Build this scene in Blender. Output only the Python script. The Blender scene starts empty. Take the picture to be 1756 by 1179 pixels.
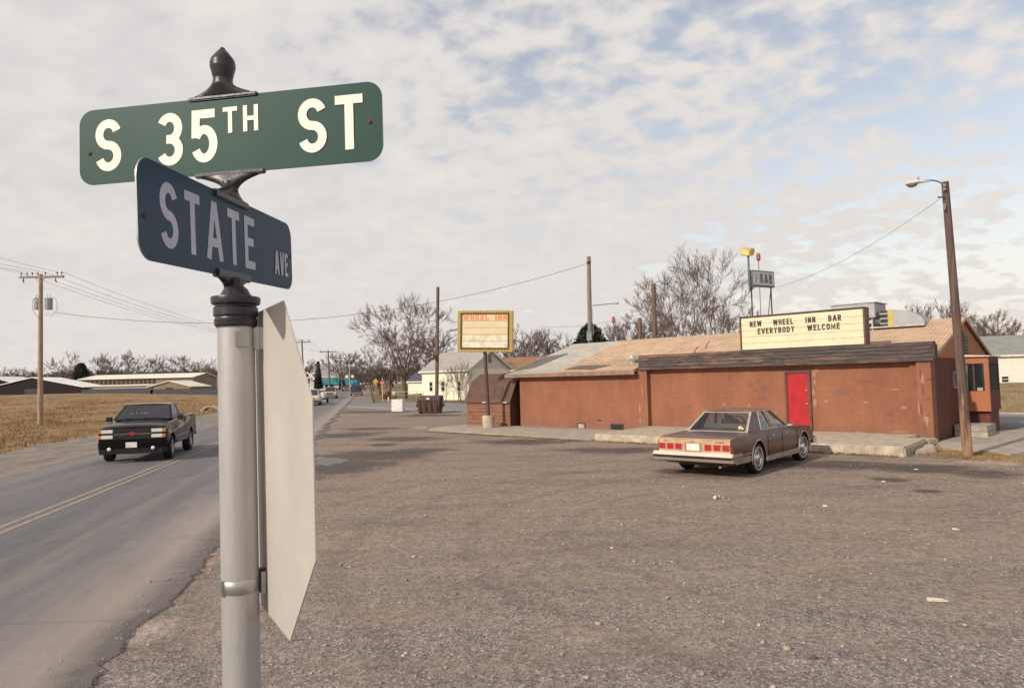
import bpy, bmesh, math, random
import numpy as np
from mathutils import Vector, Matrix

sc = bpy.context.scene
col = sc.collection
R_ = math.radians

# ------------------------------------------------------------------ camera
FPX, EYE, ROLL, HOR = 1190.0, 2.25, 0.024, 651.6      # focal length in photo pixels, eye height (m), roll, horizon row
PW, PH = 1756, 1179
pit = math.atan((HOR - PH / 2) / FPX)
fw = np.array([0, math.cos(pit), math.sin(pit)]); up_ = np.array([0, -math.sin(pit), math.cos(pit)]); rt_ = np.array([1., 0, 0])
rt = rt_ * math.cos(ROLL) - up_ * math.sin(ROLL); up = up_ * math.cos(ROLL) + rt_ * math.sin(ROLL)
cd = bpy.data.cameras.new('camera'); cam = bpy.data.objects.new('camera', cd); col.objects.link(cam)
cd.sensor_width = 36; cd.lens = FPX / PW * 36; cd.clip_start = 0.05; cd.clip_end = 6000
m = Matrix.Identity(4)
for i in range(3):
    m[i][0] = rt[i]; m[i][1] = up[i]; m[i][2] = -fw[i]
m[2][3] = EYE
cam.matrix_world = m
sc.camera = cam

# ------------------------------------------------------------------ light
SUN_EL, SUN_AZ = 29.0, 228.5          # azimuth clockwise from +Y, where the sun stands
SUN_STRENGTH, SKY_STRENGTH = 3.9, 0.106
sc.view_settings.view_transform = 'Standard'; sc.view_settings.look = 'None'
sc.view_settings.gamma = 1; sc.view_settings.use_curve_mapping = False
sc.view_settings.exposure = -0.09
sd = bpy.data.lights.new('sun', 'SUN'); sd.energy = SUN_STRENGTH; sd.angle = R_(1.2); sd.color = (1.0, 0.90, 0.77)
so = bpy.data.objects.new('sun', sd); col.objects.link(so)
sv = Vector((math.sin(R_(SUN_AZ)) * math.cos(R_(SUN_EL)), math.cos(R_(SUN_AZ)) * math.cos(R_(SUN_EL)), math.sin(R_(SUN_EL))))
so.rotation_euler = sv.to_track_quat('Z', 'Y').to_euler()

def build_world():
    w = bpy.data.worlds.new('World'); sc.world = w; w.use_nodes = True
    nt = w.node_tree; N = nt.nodes; L = nt.links; N.clear()
    def n(t, **k):
        o = N.new(t)
        for a, b in k.items(): setattr(o, a, b)
        return o
    def math_(op, a, b=None, c=None, clamp=False):
        o = n('ShaderNodeMath', operation=op); o.use_clamp = clamp
        for i, v in enumerate((a, b, c)):
            if v is None: continue
            if isinstance(v, (int, float)): o.inputs[i].default_value = v
            else: L.new(v, o.inputs[i])
        return o.outputs[0]
    sky = n('ShaderNodeTexSky', sky_type='NISHITA'); sky.sun_disc = False
    sky.sun_elevation = R_(SUN_EL); sky.sun_rotation = R_(SUN_AZ); sky.air_density = 1.0; sky.dust_density = 1.5; sky.ozone_density = 1.0
    tc = n('ShaderNodeTexCoord'); sep = n('ShaderNodeSeparateXYZ'); L.new(tc.outputs['Generated'], sep.inputs[0])
    x, y, z = sep.outputs
    zz = math_('ADD', math_('MAXIMUM', z, 0.0), 0.30)
    px = math_('DIVIDE', x, zz); py = math_('DIVIDE', y, zz)
    cmb = n('ShaderNodeCombineXYZ'); L.new(px, cmb.inputs[0]); L.new(py, cmb.inputs[1])
    mp = n('ShaderNodeMapping'); L.new(cmb.outputs[0], mp.inputs[0]); mp.inputs['Rotation'].default_value = (0, 0, R_(35)); mp.inputs['Scale'].default_value = (1.0, 1.2, 1)
    def noise(scale, detail, rough, vec, dist=0.0):
        o = n('ShaderNodeTexNoise'); o.inputs['Scale'].default_value = scale; o.inputs['Detail'].default_value = detail
        o.inputs['Roughness'].default_value = rough; o.inputs['Distortion'].default_value = dist; L.new(vec, o.inputs['Vector']); return o.outputs['Fac']
    small = noise(13.0, 5, 0.5, mp.outputs[0], 0.2)
    mid = noise(4.2, 4, 0.55, mp.outputs[0], 0.3)
    big = noise(1.2, 3, 0.5, mp.outputs[0])
    # the layer thins out towards the right hand side of the view (azimuth about 60 degrees) and overhead
    az = math_('ADD', math_('MULTIPLY', x, 0.85), math_('MULTIPLY', y, 0.10))
    dens = math_('ADD', math_('MULTIPLY', small, 1.0), math_('ADD', math_('MULTIPLY', mid, 0.70), math_('MULTIPLY', big, 0.50)))
    dens = math_('SUBTRACT', dens, math_('MULTIPLY', math_('MAXIMUM', az, -0.55), 0.46))
    dens = math_('SUBTRACT', dens, math_('MULTIPLY', z, 0.33))
    mr = n('ShaderNodeMapRange', interpolation_type='SMOOTHSTEP'); L.new(dens, mr.inputs[0])
    mr.inputs[1].default_value = 0.57; mr.inputs[2].default_value = 0.95; mr.inputs[3].default_value = 0.22; mr.inputs[4].default_value = 1.0
    # haze near the horizon closes the gaps
    hz = math_('POWER', math_('SUBTRACT', 1.0, math_('MAXIMUM', z, 0.0), clamp=True), 3.4)
    cover = math_('MAXIMUM', mr.outputs[0], math_('MULTIPLY', hz, 0.97))
    # cloud colour: cream tops, grey bellies in thick mottles
    cr = n('ShaderNodeValToRGB'); L.new(math_('ADD', math_('MULTIPLY', small, 0.5), math_('MULTIPLY', mid, 0.5)), cr.inputs[0])
    cr.color_ramp.elements[0].position = 0.34; cr.color_ramp.elements[0].color = (6.5, 6.4, 6.62, 1)
    cr.color_ramp.elements[1].position = 0.64; cr.color_ramp.elements[1].color = (8.15, 7.75, 7.35, 1)
    hm = n('ShaderNodeMix', data_type='RGBA'); L.new(math_('MULTIPLY', hz, 0.65), hm.inputs[0]); L.new(cr.outputs[0], hm.inputs[6]); hm.inputs[7].default_value = (8.05, 7.45, 6.95, 1)
    tint = n('ShaderNodeMix', data_type='RGBA', blend_type='MULTIPLY'); tint.inputs[0].default_value = 1
    L.new(sky.outputs[0], tint.inputs[6]); tint.inputs[7].default_value = (2.7, 2.1, 1.68, 1)
    mx = n('ShaderNodeMix', data_type='RGBA'); L.new(cover, mx.inputs[0]); L.new(tint.outputs[2], mx.inputs[6]); L.new(hm.outputs[2], mx.inputs[7])
    bg = n('ShaderNodeBackground'); bg.inputs['Strength'].default_value = SKY_STRENGTH
    L.new(mx.outputs[2], bg.inputs[0]); out = n('ShaderNodeOutputWorld'); L.new(bg.outputs[0], out.inputs[0])
build_world()

# ------------------------------------------------------------------ measuring helpers: a line of sight cut at a real distance
def ray(u, v): return fw * FPX + rt * (u - PW / 2) - up * (v - PH / 2)
def gnd(u, v, z=0.0):
    d = ray(u, v); t = (z - EYE) / d[2]; p = d * t; return Vector((p[0], p[1], p[2] + EYE))
def at(u, v, Y):
    d = ray(u, v); p = d * (Y / d[1]); return Vector((p[0], p[1], p[2] + EYE))
RDIR = -0.206                                   # heading of the main road, from +Y
rd = Vector((math.sin(RDIR), math.cos(RDIR), 0)); rn = Vector((rd.y, -rd.x, 0))
def RP(perp, along, z=0.0): p = rn * perp + rd * along; return Vector((p.x, p.y, z))
BR = Vector((12.81, 21.30, 0)); PHI = 0.808     # right front corner of the bar and its heading
bex = Vector((math.sin(PHI), -math.cos(PHI), 0)); bey = Vector((math.cos(PHI), math.sin(PHI), 0))
BROT = PHI - math.pi / 2
def BL(x, y, z=0.0): p = BR + bex * x + bey * y; return Vector((p.x, p.y, z))
def sst(a, b, x): t = np.clip((x - a) / (b - a), 0, 1); return t * t * (3 - 2 * t)
def G(x, y):
    """ground height"""
    x = np.asarray(x, float); y = np.asarray(y, float)
    perp = x * rn.x + y * rn.y; along = x * rd.x + y * rd.y
    qx = (x - BR.x) * bex.x + (y - BR.y) * bex.y; qy = (x - BR.x) * bey.x + (y - BR.y) * bey.y
    z = 0.85 * sst(60, 260, along)
    z = z + (1.75 - z) * sst(-14, -60, perp) * sst(35, 140, along) * 0.95
    z = z + 0.65 * sst(17.6, 32, qy + 0.14 * qx) * sst(2, 12, perp) * (1 - sst(60, 260, along))
    return z
def g(x, y): return float(G(x, y))

# ------------------------------------------------------------------ materials
MATS = {}
def nodes_of(name):
    m_ = bpy.data.materials.new(name); m_.use_nodes = True; MATS[name] = m_
    nt = m_.node_tree; b = nt.nodes['Principled BSDF']
    return m_, nt, nt.nodes, nt.links, b
def pm(name, c, rough=0.7, metal=0.0, var=0.12, scale=3.0, bump=0.0, bscale=40.0, c2=None, emit=None, stretch=None, coat=0.0, spec=0.5, detail=5, coords='Object', lo=0.35, hi=0.65):
    """principled with a noise driven second tone, fine grain and bump"""
    m_, nt, N, L, b = nodes_of(name)
    tc = N.new('ShaderNodeTexCoord'); mp = N.new('ShaderNodeMapping'); L.new(tc.outputs[coords], mp.inputs[0])
    if stretch: mp.inputs['Scale'].default_value = stretch
    no = N.new('ShaderNodeTexNoise'); no.inputs['Scale'].default_value = scale; no.inputs['Detail'].default_value = detail; no.inputs['Roughness'].default_value = 0.6
    L.new(mp.outputs[0], no.inputs['Vector'])
    cr = N.new('ShaderNodeValToRGB'); L.new(no.outputs['Fac'], cr.inputs[0])
    if c2 is None: c2 = tuple(max(0, k * (1 - 2 * var)) for k in c); c = tuple(min(1, k * (1 + var)) for k in c)
    cr.color_ramp.elements[0].position = lo; cr.color_ramp.elements[1].position = hi
    cr.color_ramp.elements[0].color = (*c2, 1); cr.color_ramp.elements[1].color = (*c, 1)
    L.new(cr.outputs[0], b.inputs['Base Color'])
    b.inputs['Roughness'].default_value = rough; b.inputs['Metallic'].default_value = metal
    b.inputs['Specular IOR Level'].default_value = spec
    if coat: b.inputs['Coat Weight'].default_value = coat; b.inputs['Coat Roughness'].default_value = 0.08
    if bump:
        n2 = N.new('ShaderNodeTexNoise'); n2.inputs['Scale'].default_value = bscale; n2.inputs['Detail'].default_value = 4; L.new(mp.outputs[0], n2.inputs['Vector'])
        bp = N.new('ShaderNodeBump'); bp.inputs['Strength'].default_value = bump; bp.inputs['Distance'].default_value = 0.02
        L.new(n2.outputs['Fac'], bp.inputs['Height']); L.new(bp.outputs[0], b.inputs['Normal'])
    if emit: b.inputs['Emission Color'].default_value = (*emit[:3], 1); b.inputs['Emission Strength'].default_value = emit[3]
    return m_

def srgb(r, g_, b_):
    f = lambda c: (c / 255 / 12.92) if c / 255 <= 0.04045 else ((c / 255 + 0.055) / 1.055) ** 2.4
    return (f(r), f(g_), f(b_))

# ------------------------------------------------------------------ mesh building
def tag(o, label=None, cat=None, group=None, kind=None):
    if label: o['label'] = label
    if cat: o['category'] = cat
    if group: o['group'] = group
    if kind: o['kind'] = kind
    return o
def thing(name, label, cat, loc=(0, 0, 0), rz=0.0, group=None):
    o = bpy.data.objects.new(name, None); col.objects.link(o); o.location = loc; o.rotation_euler = (0, 0, rz)
    o.empty_display_size = 0.2
    return tag(o, label, cat, group)
def link(name, me, mat, parent=None, loc=None, rot=None):
    o = bpy.data.objects.new(name, me); col.objects.link(o)
    if mat is not None and not me.materials: me.materials.append(mat)
    if parent is not None: o.parent = parent
    if loc is not None: o.location = loc
    if rot is not None: o.rotation_euler = rot
    return o
def copy_tree(o, parent=None):
    c = o.copy(); col.objects.link(c); c.parent = parent
    for ch in list(o.children): copy_tree(ch, c)
    return c

class MB:
    def __init__(s): s.v = []; s.f = []
    def add(s, vs, fs):
        k = len(s.v); s.v += [tuple(p) for p in vs]; s.f += [tuple(i + k for i in f) for f in fs]; return s
    def box(s, x0, x1, y0, y1, z0, z1, M=None):
        vs = [Vector((x, y, z)) for z in (z0, z1) for y in (y0, y1) for x in (x0, x1)]
        if M is not None: vs = [M @ p for p in vs]
        return s.add(vs, [(0, 2, 3, 1), (4, 5, 7, 6), (0, 1, 5, 4), (2, 6, 7, 3), (0, 4, 6, 2), (1, 3, 7, 5)])
    def hexa(s, pts):   # 4 bottom points then 4 top points, both counterclockwise
        return s.add(pts, [(3, 2, 1, 0), (4, 5, 6, 7), (0, 1, 5, 4), (1, 2, 6, 5), (2, 3, 7, 6), (3, 0, 4, 7)])
    def tube(s, pts, rad, n=8, cap=True):
        pts = [Vector(p) for p in pts]; k = len(s.v); rr = rad if isinstance(rad, (list, tuple)) else [rad] * len(pts)
        prev = None
        for i, p in enumerate(pts):
            d = (pts[min(i + 1, len(pts) - 1)] - pts[max(i - 1, 0)]).normalized()
            a = prev if prev is not None else (Vector((0, 0, 1)) if abs(d.z) < 0.9 else Vector((1, 0, 0)))
            a = (a - d * a.dot(d)).normalized(); b = d.cross(a); prev = a
            for j in range(n):
                t = 2 * math.pi * j / n; s.v.append(tuple(p + (a * math.cos(t) + b * math.sin(t)) * rr[i]))
        for i in range(len(pts) - 1):
            for j in range(n):
                a0 = k + i * n + j; a1 = k + i * n + (j + 1) % n; s.f.append((a0, a1, a1 + n, a0 + n))
        if cap: s.f.append(tuple(k + j for j in range(n))[::-1]); s.f.append(tuple(k + (len(pts) - 1) * n + j for j in range(n)))
        return s
    def lathe(s, prof, n=20, c=(0, 0, 0), M=None, cap=True):
        k = len(s.v)
        for (r, z) in prof:
            for j in range(n):
                t = 2 * math.pi * j / n; p = Vector((c[0] + r * math.cos(t), c[1] + r * math.sin(t), c[2] + z))
                s.v.append(tuple(M @ p if M is not None else p))
        for i in range(len(prof) - 1):
            for j in range(n):
                a0 = k + i * n + j; a1 = k + i * n + (j + 1) % n; s.f.append((a0, a1, a1 + n, a0 + n))
        if cap: s.f.append(tuple(k + j for j in range(n))[::-1]); s.f.append(tuple(k + (len(prof) - 1) * n + j for j in range(n)))
        return s
    def prism(s, poly, f0, f1):
        """poly 2d points, f0/f1 map (a,b)->3d for the two ends"""
        n = len(poly); A = [f0(*p) for p in poly]; B = [f1(*p) for p in poly]
        return s.add(A + B, [tuple(range(n))[::-1], tuple(range(n, 2 * n))] + [(i, (i + 1) % n, (i + 1) % n + n, i + n) for i in range(n)])
    def mesh(s, name, smooth=None):
        me = bpy.data.meshes.new(name); me.from_pydata(s.v, [], s.f); me.validate(); me.update()
        bm = bmesh.new(); bm.from_mesh(me); bmesh.ops.recalc_face_normals(bm, faces=bm.faces); bm.to_mesh(me); bm.free()
        if smooth is not None:
            me.shade_smooth(); me.set_sharp_from_angle(angle=R_(smooth))
        return me
    def build(s, name, mat, parent=None, smooth=None, loc=None, bevel=0.0, rot=None):
        me = s.mesh(name, smooth)
        if bevel:
            bm = bmesh.new(); bm.from_mesh(me)
            bmesh.ops.bevel(bm, geom=[e for e in bm.edges if len(e.link_faces) == 2 and e.calc_face_angle(0) > 0.5], offset=bevel, segments=2, affect='EDGES', clamp_overlap=True)
            bm.to_mesh(me); bm.free()
            me.shade_smooth(); me.set_sharp_from_angle(angle=R_(40))
        return link(name, me, mat, parent, loc, rot)

def np_mesh(name, V, F, mat=None, smooth=False):
    """fast mesh from arrays, all faces with the same number of corners"""
    me = bpy.data.meshes.new(name); V = np.asarray(V, np.float32); F = np.asarray(F, np.int32); k = F.shape[1]
    me.vertices.add(len(V)); me.vertices.foreach_set('co', V.ravel())
    me.loops.add(F.size); me.loops.foreach_set('vertex_index', F.ravel())
    me.polygons.add(len(F)); me.polygons.foreach_set('loop_start', np.arange(0, F.size, k, dtype=np.int32)); me.polygons.foreach_set('loop_total', np.full(len(F), k, np.int32))
    if smooth: me.polygons.foreach_set('use_smooth', np.ones(len(F), bool))
    me.update(calc_edges=True)
    if mat: me.materials.append(mat)
    return me

# ------------------------------------------------------------------ a stroke alphabet for all lettering
def arc(cx, cy, rx, ry, a0, a1, n=14):
    return [(cx + rx * math.cos(R_(a0 + (a1 - a0) * i / n)), cy + ry * math.sin(R_(a0 + (a1 - a0) * i / n))) for i in range(n + 1)]
def glyph(ch, w, t):
    h = t / 2; l, r, b, T, M, c = h, w - h, h, 1 - h, 0.5, w / 2; rx = (r - l) / 2; q = (T - M) / 2
    D = {
        'I': [[(c, 0), (c, 1)]], 'L': [[(l, 1), (l, b), (w, b)]], 'T': [[(0, T), (w, T)], [(c, T), (c, 0)]],
        'H': [[(l, 0), (l, 1)], [(r, 0), (r, 1)], [(l, M), (r, M)]], 'E': [[(w, T), (l, T), (l, b), (w, b)], [(l, M + .02), (w * .88, M + .02)]],
        'N': [[(l, 0), (l, 1)], [(r, 0), (r, 1)], [(l, 1 - h), (r, h)]], 'V': [[(h * .8, 1), (c - t * .10, 0)], [(c + t * .10, 0), (w - h * .8, 1)]],
        'W': [[(h * .8, 1), (w * .28, 0)], [(w * .26, 0), (c, .95)], [(c, .95), (w * .74, 0)], [(w * .72, 0), (w - h * .8, 1)]], 'M': [[(l, 0), (l, T), (c, .25), (r, T), (r, 0)]],
        'A': [[(h * .8, 0), (c - t * .10, 1)], [(c + t * .10, 1), (w - h * .8, 0)], [(w * .24, .3), (w * .76, .3)]], 'Y': [[(h, 1), (c, .45), (w - h, 1)], [(c, .5), (c, 0)]],
        'C': [[*arc(c, T - rx, rx, rx, 8, 180, 10), *arc(c, b + rx, rx, rx, 180, 352, 10)]],
        'O': [[*arc(c, T - rx, rx, rx, 0, 180, 12), *arc(c, b + rx, rx, rx, 180, 360, 12), (r, T - rx)]],
        'U': [[(l, 1), *arc(c, b + rx, rx, rx, 180, 360, 12), (r, 1)]],
        'D': [[(c, b), (l, b), (l, T), (c, T), *arc(c, M, rx, T - M, 90, -90, 16)[1:]]],
        'B': [[(c, M), (l, M), (l, T), (c, T), *arc(c, M + q, rx * .95, q, 90, -90, 10)[1:]], [(c, M), *arc(c, M - q, rx, q, 90, -90, 10)[1:], (l, b), (l, M)]],
        'R': [[(l, 0), (l, T), (c, T), *arc(c, M + q, rx, q, 90, -90, 10)[1:], (l, M)], [(c, M), (w - h * .8, 0)]],
        'S': [[*arc(c, M + q, rx, q, 18, 270, 16), *arc(c, M - q, rx, q, 90, -162, 16)[1:]]],
        '3': [[*arc(c, M + q, rx * .95, q, 155, -88, 16), (c - .07, M)], arc(c, M - q, rx, q, 92, -155, 16)],
        '5': [[(w - h * .6, T), (l + .02, T), (l + .01, M - .03)], arc(c, b + .27, rx, .27, 152, -155, 20)],
        'P': [[(l, 0), (l, T), (c, T), *arc(c, M + q, rx, q, 90, -90, 10)[1:], (l, M)]],
    }
    return D[ch]
def stroke(mb, pts, t, f, z):
    """a flat ribbon of width t along pts, mapped by f(x, y, z)"""
    n = len(pts); P = [Vector((*p, 0)) for p in pts]; Lp = []; Rp = []
    for i in range(n):
        d0 = (P[i] - P[i - 1]).normalized() if i > 0 else None; d1 = (P[i + 1] - P[i]).normalized() if i < n - 1 else None
        if d0 is None: d0 = d1
        if d1 is None: d1 = d0
        n0 = Vector((-d0.y, d0.x, 0)); n1 = Vector((-d1.y, d1.x, 0)); mm = n0 + n1
        mm = mm.normalized() if mm.length > 1e-6 else n0
        k = 1 / max(0.5, mm.dot(n0)); Lp.append(P[i] + mm * t / 2 * k); Rp.append(P[i] - mm * t / 2 * k)
    vs = [f(p.x, p.y, z) for p in Lp + Rp]
    mb.add(vs, [(i, i + n, i + n + 1, i + 1) for i in range(n - 1)])
WID = {'I': .22, 'M': .66, 'W': .78, ' ': .45, 'L': .46, 'E': .48, 'T': .50, 'A': .60, 'V': .56, 'Y': .56}
def text(mb, s, f, x, y, hgt, wk=1.0, t=0.17, gap=0.16, z0=0.0, width=None):
    """lay out s from (x, y) on the plane f; width fits the line to a length"""
    ws = [(WID.get(c, .52)) * wk for c in s]
    tot = sum(ws) * hgt + gap * hgt * (len(s) - 1); k = (width / tot) if width else 1.0
    cx = x; j = 0
    for c, w in zip(s, ws):
        if c != ' ':
            ww = w if c != 'I' else max(w, t)
            for st in glyph(c, ww * k, t):
                stroke(mb, [(cx + p[0] * hgt, y + p[1] * hgt) for p in st], t * hgt, f, z0 + 0.00004 * j); j += 1
        cx += (w * hgt + gap * hgt) * k
    return mb

# ------------------------------------------------------------------ ground materials
def ellmask(nt, vec, items, soft=0.35):
    """sum of soft elliptical marks at world places (x, y, rx, ry, angle), roughened by noise"""
    N, L = nt.nodes, nt.links; last = None
    no = N.new('ShaderNodeTexNoise'); no.inputs['Scale'].default_value = 1.1; no.inputs['Detail'].default_value = 7; no.inputs['Roughness'].default_value = 0.65; L.new(vec, no.inputs['Vector'])
    for (x, y, rx, ry, a) in items:
        mp = N.new('ShaderNodeMapping'); mp.vector_type = 'TEXTURE'
        mp.inputs['Location'].default_value = (x, y, 0); mp.inputs['Rotation'].default_value = (0, 0, a); mp.inputs['Scale'].default_value = (rx, ry, 1e3)
        L.new(vec, mp.inputs[0]); ln = N.new('ShaderNodeVectorMath'); ln.operation = 'LENGTH'; L.new(mp.outputs[0], ln.inputs[0])
        ad = N.new('ShaderNodeMath'); ad.operation = 'MULTIPLY_ADD'; L.new(no.outputs['Fac'], ad.inputs[0]); ad.inputs[1].default_value = 1.9; L.new(ln.outputs['Value'], ad.inputs[2])
        mr = N.new('ShaderNodeMapRange'); mr.interpolation_type = 'SMOOTHSTEP'; L.new(ad.outputs[0], mr.inputs[0])
        mr.inputs[1].default_value = 1.75 - soft; mr.inputs[2].default_value = 1.75 + soft; mr.inputs[3].default_value = 1; mr.inputs[4].default_value = 0
        if last is None: last = mr.outputs[0]
        else:
            mx = N.new('ShaderNodeMath'); mx.operation = 'MAXIMUM'; L.new(last, mx.inputs[0]); L.new(mr.outputs[0], mx.inputs[1]); last = mx.outputs[0]
    return last
def mixc(nt, fac, a, b, mode='MIX'):
    m_ = nt.nodes.new('ShaderNodeMix'); m_.data_type = 'RGBA'; m_.blend_type = mode
    for k, v in ((0, fac), (6, a), (7, b)):
        if isinstance(v, (int, float)): m_.inputs[k].default_value = v
        elif isinstance(v, tuple): m_.inputs[k].default_value = (*v[:3], 1)
        else: nt.links.new(v, m_.inputs[k])
    return m_.outputs[2]
def tex(nt, kind, vec, scale, detail=5, rough=0.6, **k):
    o = nt.nodes.new(kind); o.inputs['Scale'].default_value = scale
    if 'Noise' in kind: o.inputs['Detail'].default_value = detail; o.inputs['Roughness'].default_value = rough
    for a, b in k.items(): o.inputs[a].default_value = b
    nt.links.new(vec, o.inputs['Vector']); return o
def ramp(nt, fac, *st):
    cr = nt.nodes.new('ShaderNodeValToRGB'); nt.links.new(fac, cr.inputs[0]); e = cr.color_ramp.elements
    while len(e) < len(st): e.new(0.5)
    for i, (p, c) in enumerate(st):
        e[i].position = p; e[i].color = (*((c, c, c) if isinstance(c, (int, float)) else c), 1)
    return cr.outputs[0]
def mapping(nt, scale=(1, 1, 1), rot=0, src='Object'):
    tc = nt.nodes.new('ShaderNodeTexCoord'); mp = nt.nodes.new('ShaderNodeMapping'); nt.links.new(tc.outputs[src], mp.inputs[0])
    mp.inputs['Scale'].default_value = scale; mp.inputs['Rotation'].default_value = (0, 0, rot); return mp.outputs[0]
def bumpn(nt, b, h, strength, dist, prev=None):
    bp = nt.nodes.new('ShaderNodeBump'); bp.inputs['Strength'].default_value = strength; bp.inputs['Distance'].default_value = dist
    nt.links.new(h, bp.inputs['Height'])
    if prev is not None: nt.links.new(prev, bp.inputs['Normal'])
    nt.links.new(bp.outputs[0], b.inputs['Normal']); return bp.outputs[0]

def ell_px(u, v, ru, rv):
    """an ellipse on the ground seen at (u, v) with half sizes given in photo pixels"""
    c = gnd(u, v); a = gnd(u + ru, v); b = gnd(u, v - rv); 
    return (c.x, c.y, (a - c).length, (b - c).length, math.atan2(a.y - c.y, a.x - c.x))

def gravel_material():
    m_, nt, N, L, b = nodes_of('gravel')
    V = mapping(nt); Vs = mapping(nt, (0.55, 1.5, 1), R_(-30))
    big = tex(nt, 'ShaderNodeTexNoise', Vs, 0.55, 6, 0.62)
    base = ramp(nt, big.outputs['Fac'], (0.33, (0.222, 0.182, 0.158)), (0.47, (0.292, 0.230, 0.182)), (0.60, (0.325, 0.255, 0.198)), (0.75, (0.255, 0.210, 0.180)))
    med = tex(nt, 'ShaderNodeTexNoise', V, 5.0, 6, 0.7)
    c = mixc(nt, 1.0, base, ramp(nt, med.outputs['Fac'], (0.3, 0.78), (0.7, 1.18)), 'MULTIPLY')
    # loose grey gravel lies thick close to the corner and thins out to packed dirt
    sep = N.new('ShaderNodeSeparateXYZ'); L.new(V, sep.inputs[0])
    mr = N.new('ShaderNodeMapRange'); L.new(sep.outputs[1], mr.inputs[0]); mr.inputs[1].default_value = 4; mr.inputs[2].default_value = 12; mr.inputs[3].default_value = 0.22; mr.inputs[4].default_value = -0.12
    g1 = tex(nt, 'ShaderNodeTexNoise', Vs, 0.9, 5, 0.65)
    ga = N.new('ShaderNodeMath'); ga.operation = 'ADD'; L.new(g1.outputs['Fac'], ga.inputs[0]); L.new(mr.outputs[0], ga.inputs[1])
    gm = ramp(nt, ga.outputs[0], (0.46, 0.0), (0.68, 0.9))
    vo = tex(nt, 'ShaderNodeTexVoronoi', V, 52.0)
    bw = N.new('ShaderNodeRGBToBW'); L.new(vo.outputs['Color'], bw.inputs[0])
    stones = ramp(nt, bw.outputs[0], (0.1, (0.125, 0.115, 0.115)), (0.5, (0.240, 0.210, 0.194)), (0.75, (0.34, 0.285, 0.245)), (0.93, (0.52, 0.45, 0.39)))
    c = mixc(nt, gm, c, stones)
    vo2 = tex(nt, 'ShaderNodeTexVoronoi', V, 21.0); bw2 = N.new('ShaderNodeRGBToBW'); L.new(vo2.outputs['Color'], bw2.inputs[0])
    c = mixc(nt, 0.8, c, ramp(nt, bw2.outputs[0], (0.12, 0.72), (0.5, 1.0), (0.9, 1.28)), 'MULTIPLY')
    fine = tex(nt, 'ShaderNodeTexNoise', V, 60.0, 3, 0.8)
    c = mixc(nt, 0.75, c, ramp(nt, fine.outputs['Fac'], (0.3, 0.62), (0.7, 1.38)), 'MULTIPLY')
    # curved tyre tracks
    cen = gnd(1480, 905)
    for r, w_ in ((4.2, .10), (5.7, .12), (7.4, .14), (8.9, .14)):
        d = N.new('ShaderNodeVectorMath'); d.operation = 'DISTANCE'; L.new(V, d.inputs[0]); d.inputs[1].default_value = (cen.x, cen.y, 0)
        wob = N.new('ShaderNodeMath'); wob.operation = 'MULTIPLY_ADD'; L.new(big.outputs['Fac'], wob.inputs[0]); wob.inputs[1].default_value = 1.1; L.new(d.outputs['Value'], wob.inputs[2])
        s = N.new('ShaderNodeMath'); s.operation = 'SUBTRACT'; L.new(wob.outputs[0], s.inputs[0]); s.inputs[1].default_value = r + .55
        ab = N.new('ShaderNodeMath'); ab.operation = 'ABSOLUTE'; L.new(s.outputs[0], ab.inputs[0])
        k = ramp(nt, ab.outputs[0], (w_ * .5, 0.80), (w_ * 1.6, 1.04), (w_ * 4.5, 1.0))
        c = mixc(nt, 0.5, c, k, 'MULTIPLY')
    # wet, oil-dark ground
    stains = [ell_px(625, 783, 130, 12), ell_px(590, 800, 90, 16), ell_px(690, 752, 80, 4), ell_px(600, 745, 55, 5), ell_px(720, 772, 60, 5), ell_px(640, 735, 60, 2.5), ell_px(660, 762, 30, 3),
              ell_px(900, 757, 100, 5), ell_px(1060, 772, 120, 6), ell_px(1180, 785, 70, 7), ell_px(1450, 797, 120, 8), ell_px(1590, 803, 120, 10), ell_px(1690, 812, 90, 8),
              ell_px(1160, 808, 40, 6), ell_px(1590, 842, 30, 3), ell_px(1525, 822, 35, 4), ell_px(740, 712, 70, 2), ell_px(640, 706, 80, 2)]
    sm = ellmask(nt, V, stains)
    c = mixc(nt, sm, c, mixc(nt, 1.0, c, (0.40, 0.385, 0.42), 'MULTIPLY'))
    pale = [ell_px(1700, 792, 70, 5), ell_px(1600, 795, 50, 3), ell_px(250, 1085, 60, 18)]
    pmk = ellmask(nt, V, pale, 0.25)
    c = mixc(nt, pmk, c, mixc(nt, 1.0, c, (1.38, 1.38, 1.42), 'MULTIPLY'))
    c = mixc(nt, 1.0, c, (0.93, 0.895, 0.90), 'MULTIPLY')
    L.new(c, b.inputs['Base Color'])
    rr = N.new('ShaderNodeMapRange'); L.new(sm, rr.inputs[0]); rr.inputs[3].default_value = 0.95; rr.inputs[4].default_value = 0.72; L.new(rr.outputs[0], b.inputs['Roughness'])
    b.inputs['Specular IOR Level'].default_value = 0.25
    n1 = bumpn(nt, b, vo.outputs['Distance'], 0.55, 0.012)
    n2 = bumpn(nt, b, vo2.outputs['Distance'], 0.35, 0.02, n1)
    n3 = bumpn(nt, b, med.outputs['Fac'], 0.5, 0.05, n2)
    bumpn(nt, b, big.outputs['Fac'], 0.3, 0.25, n3)
    return m_

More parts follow.
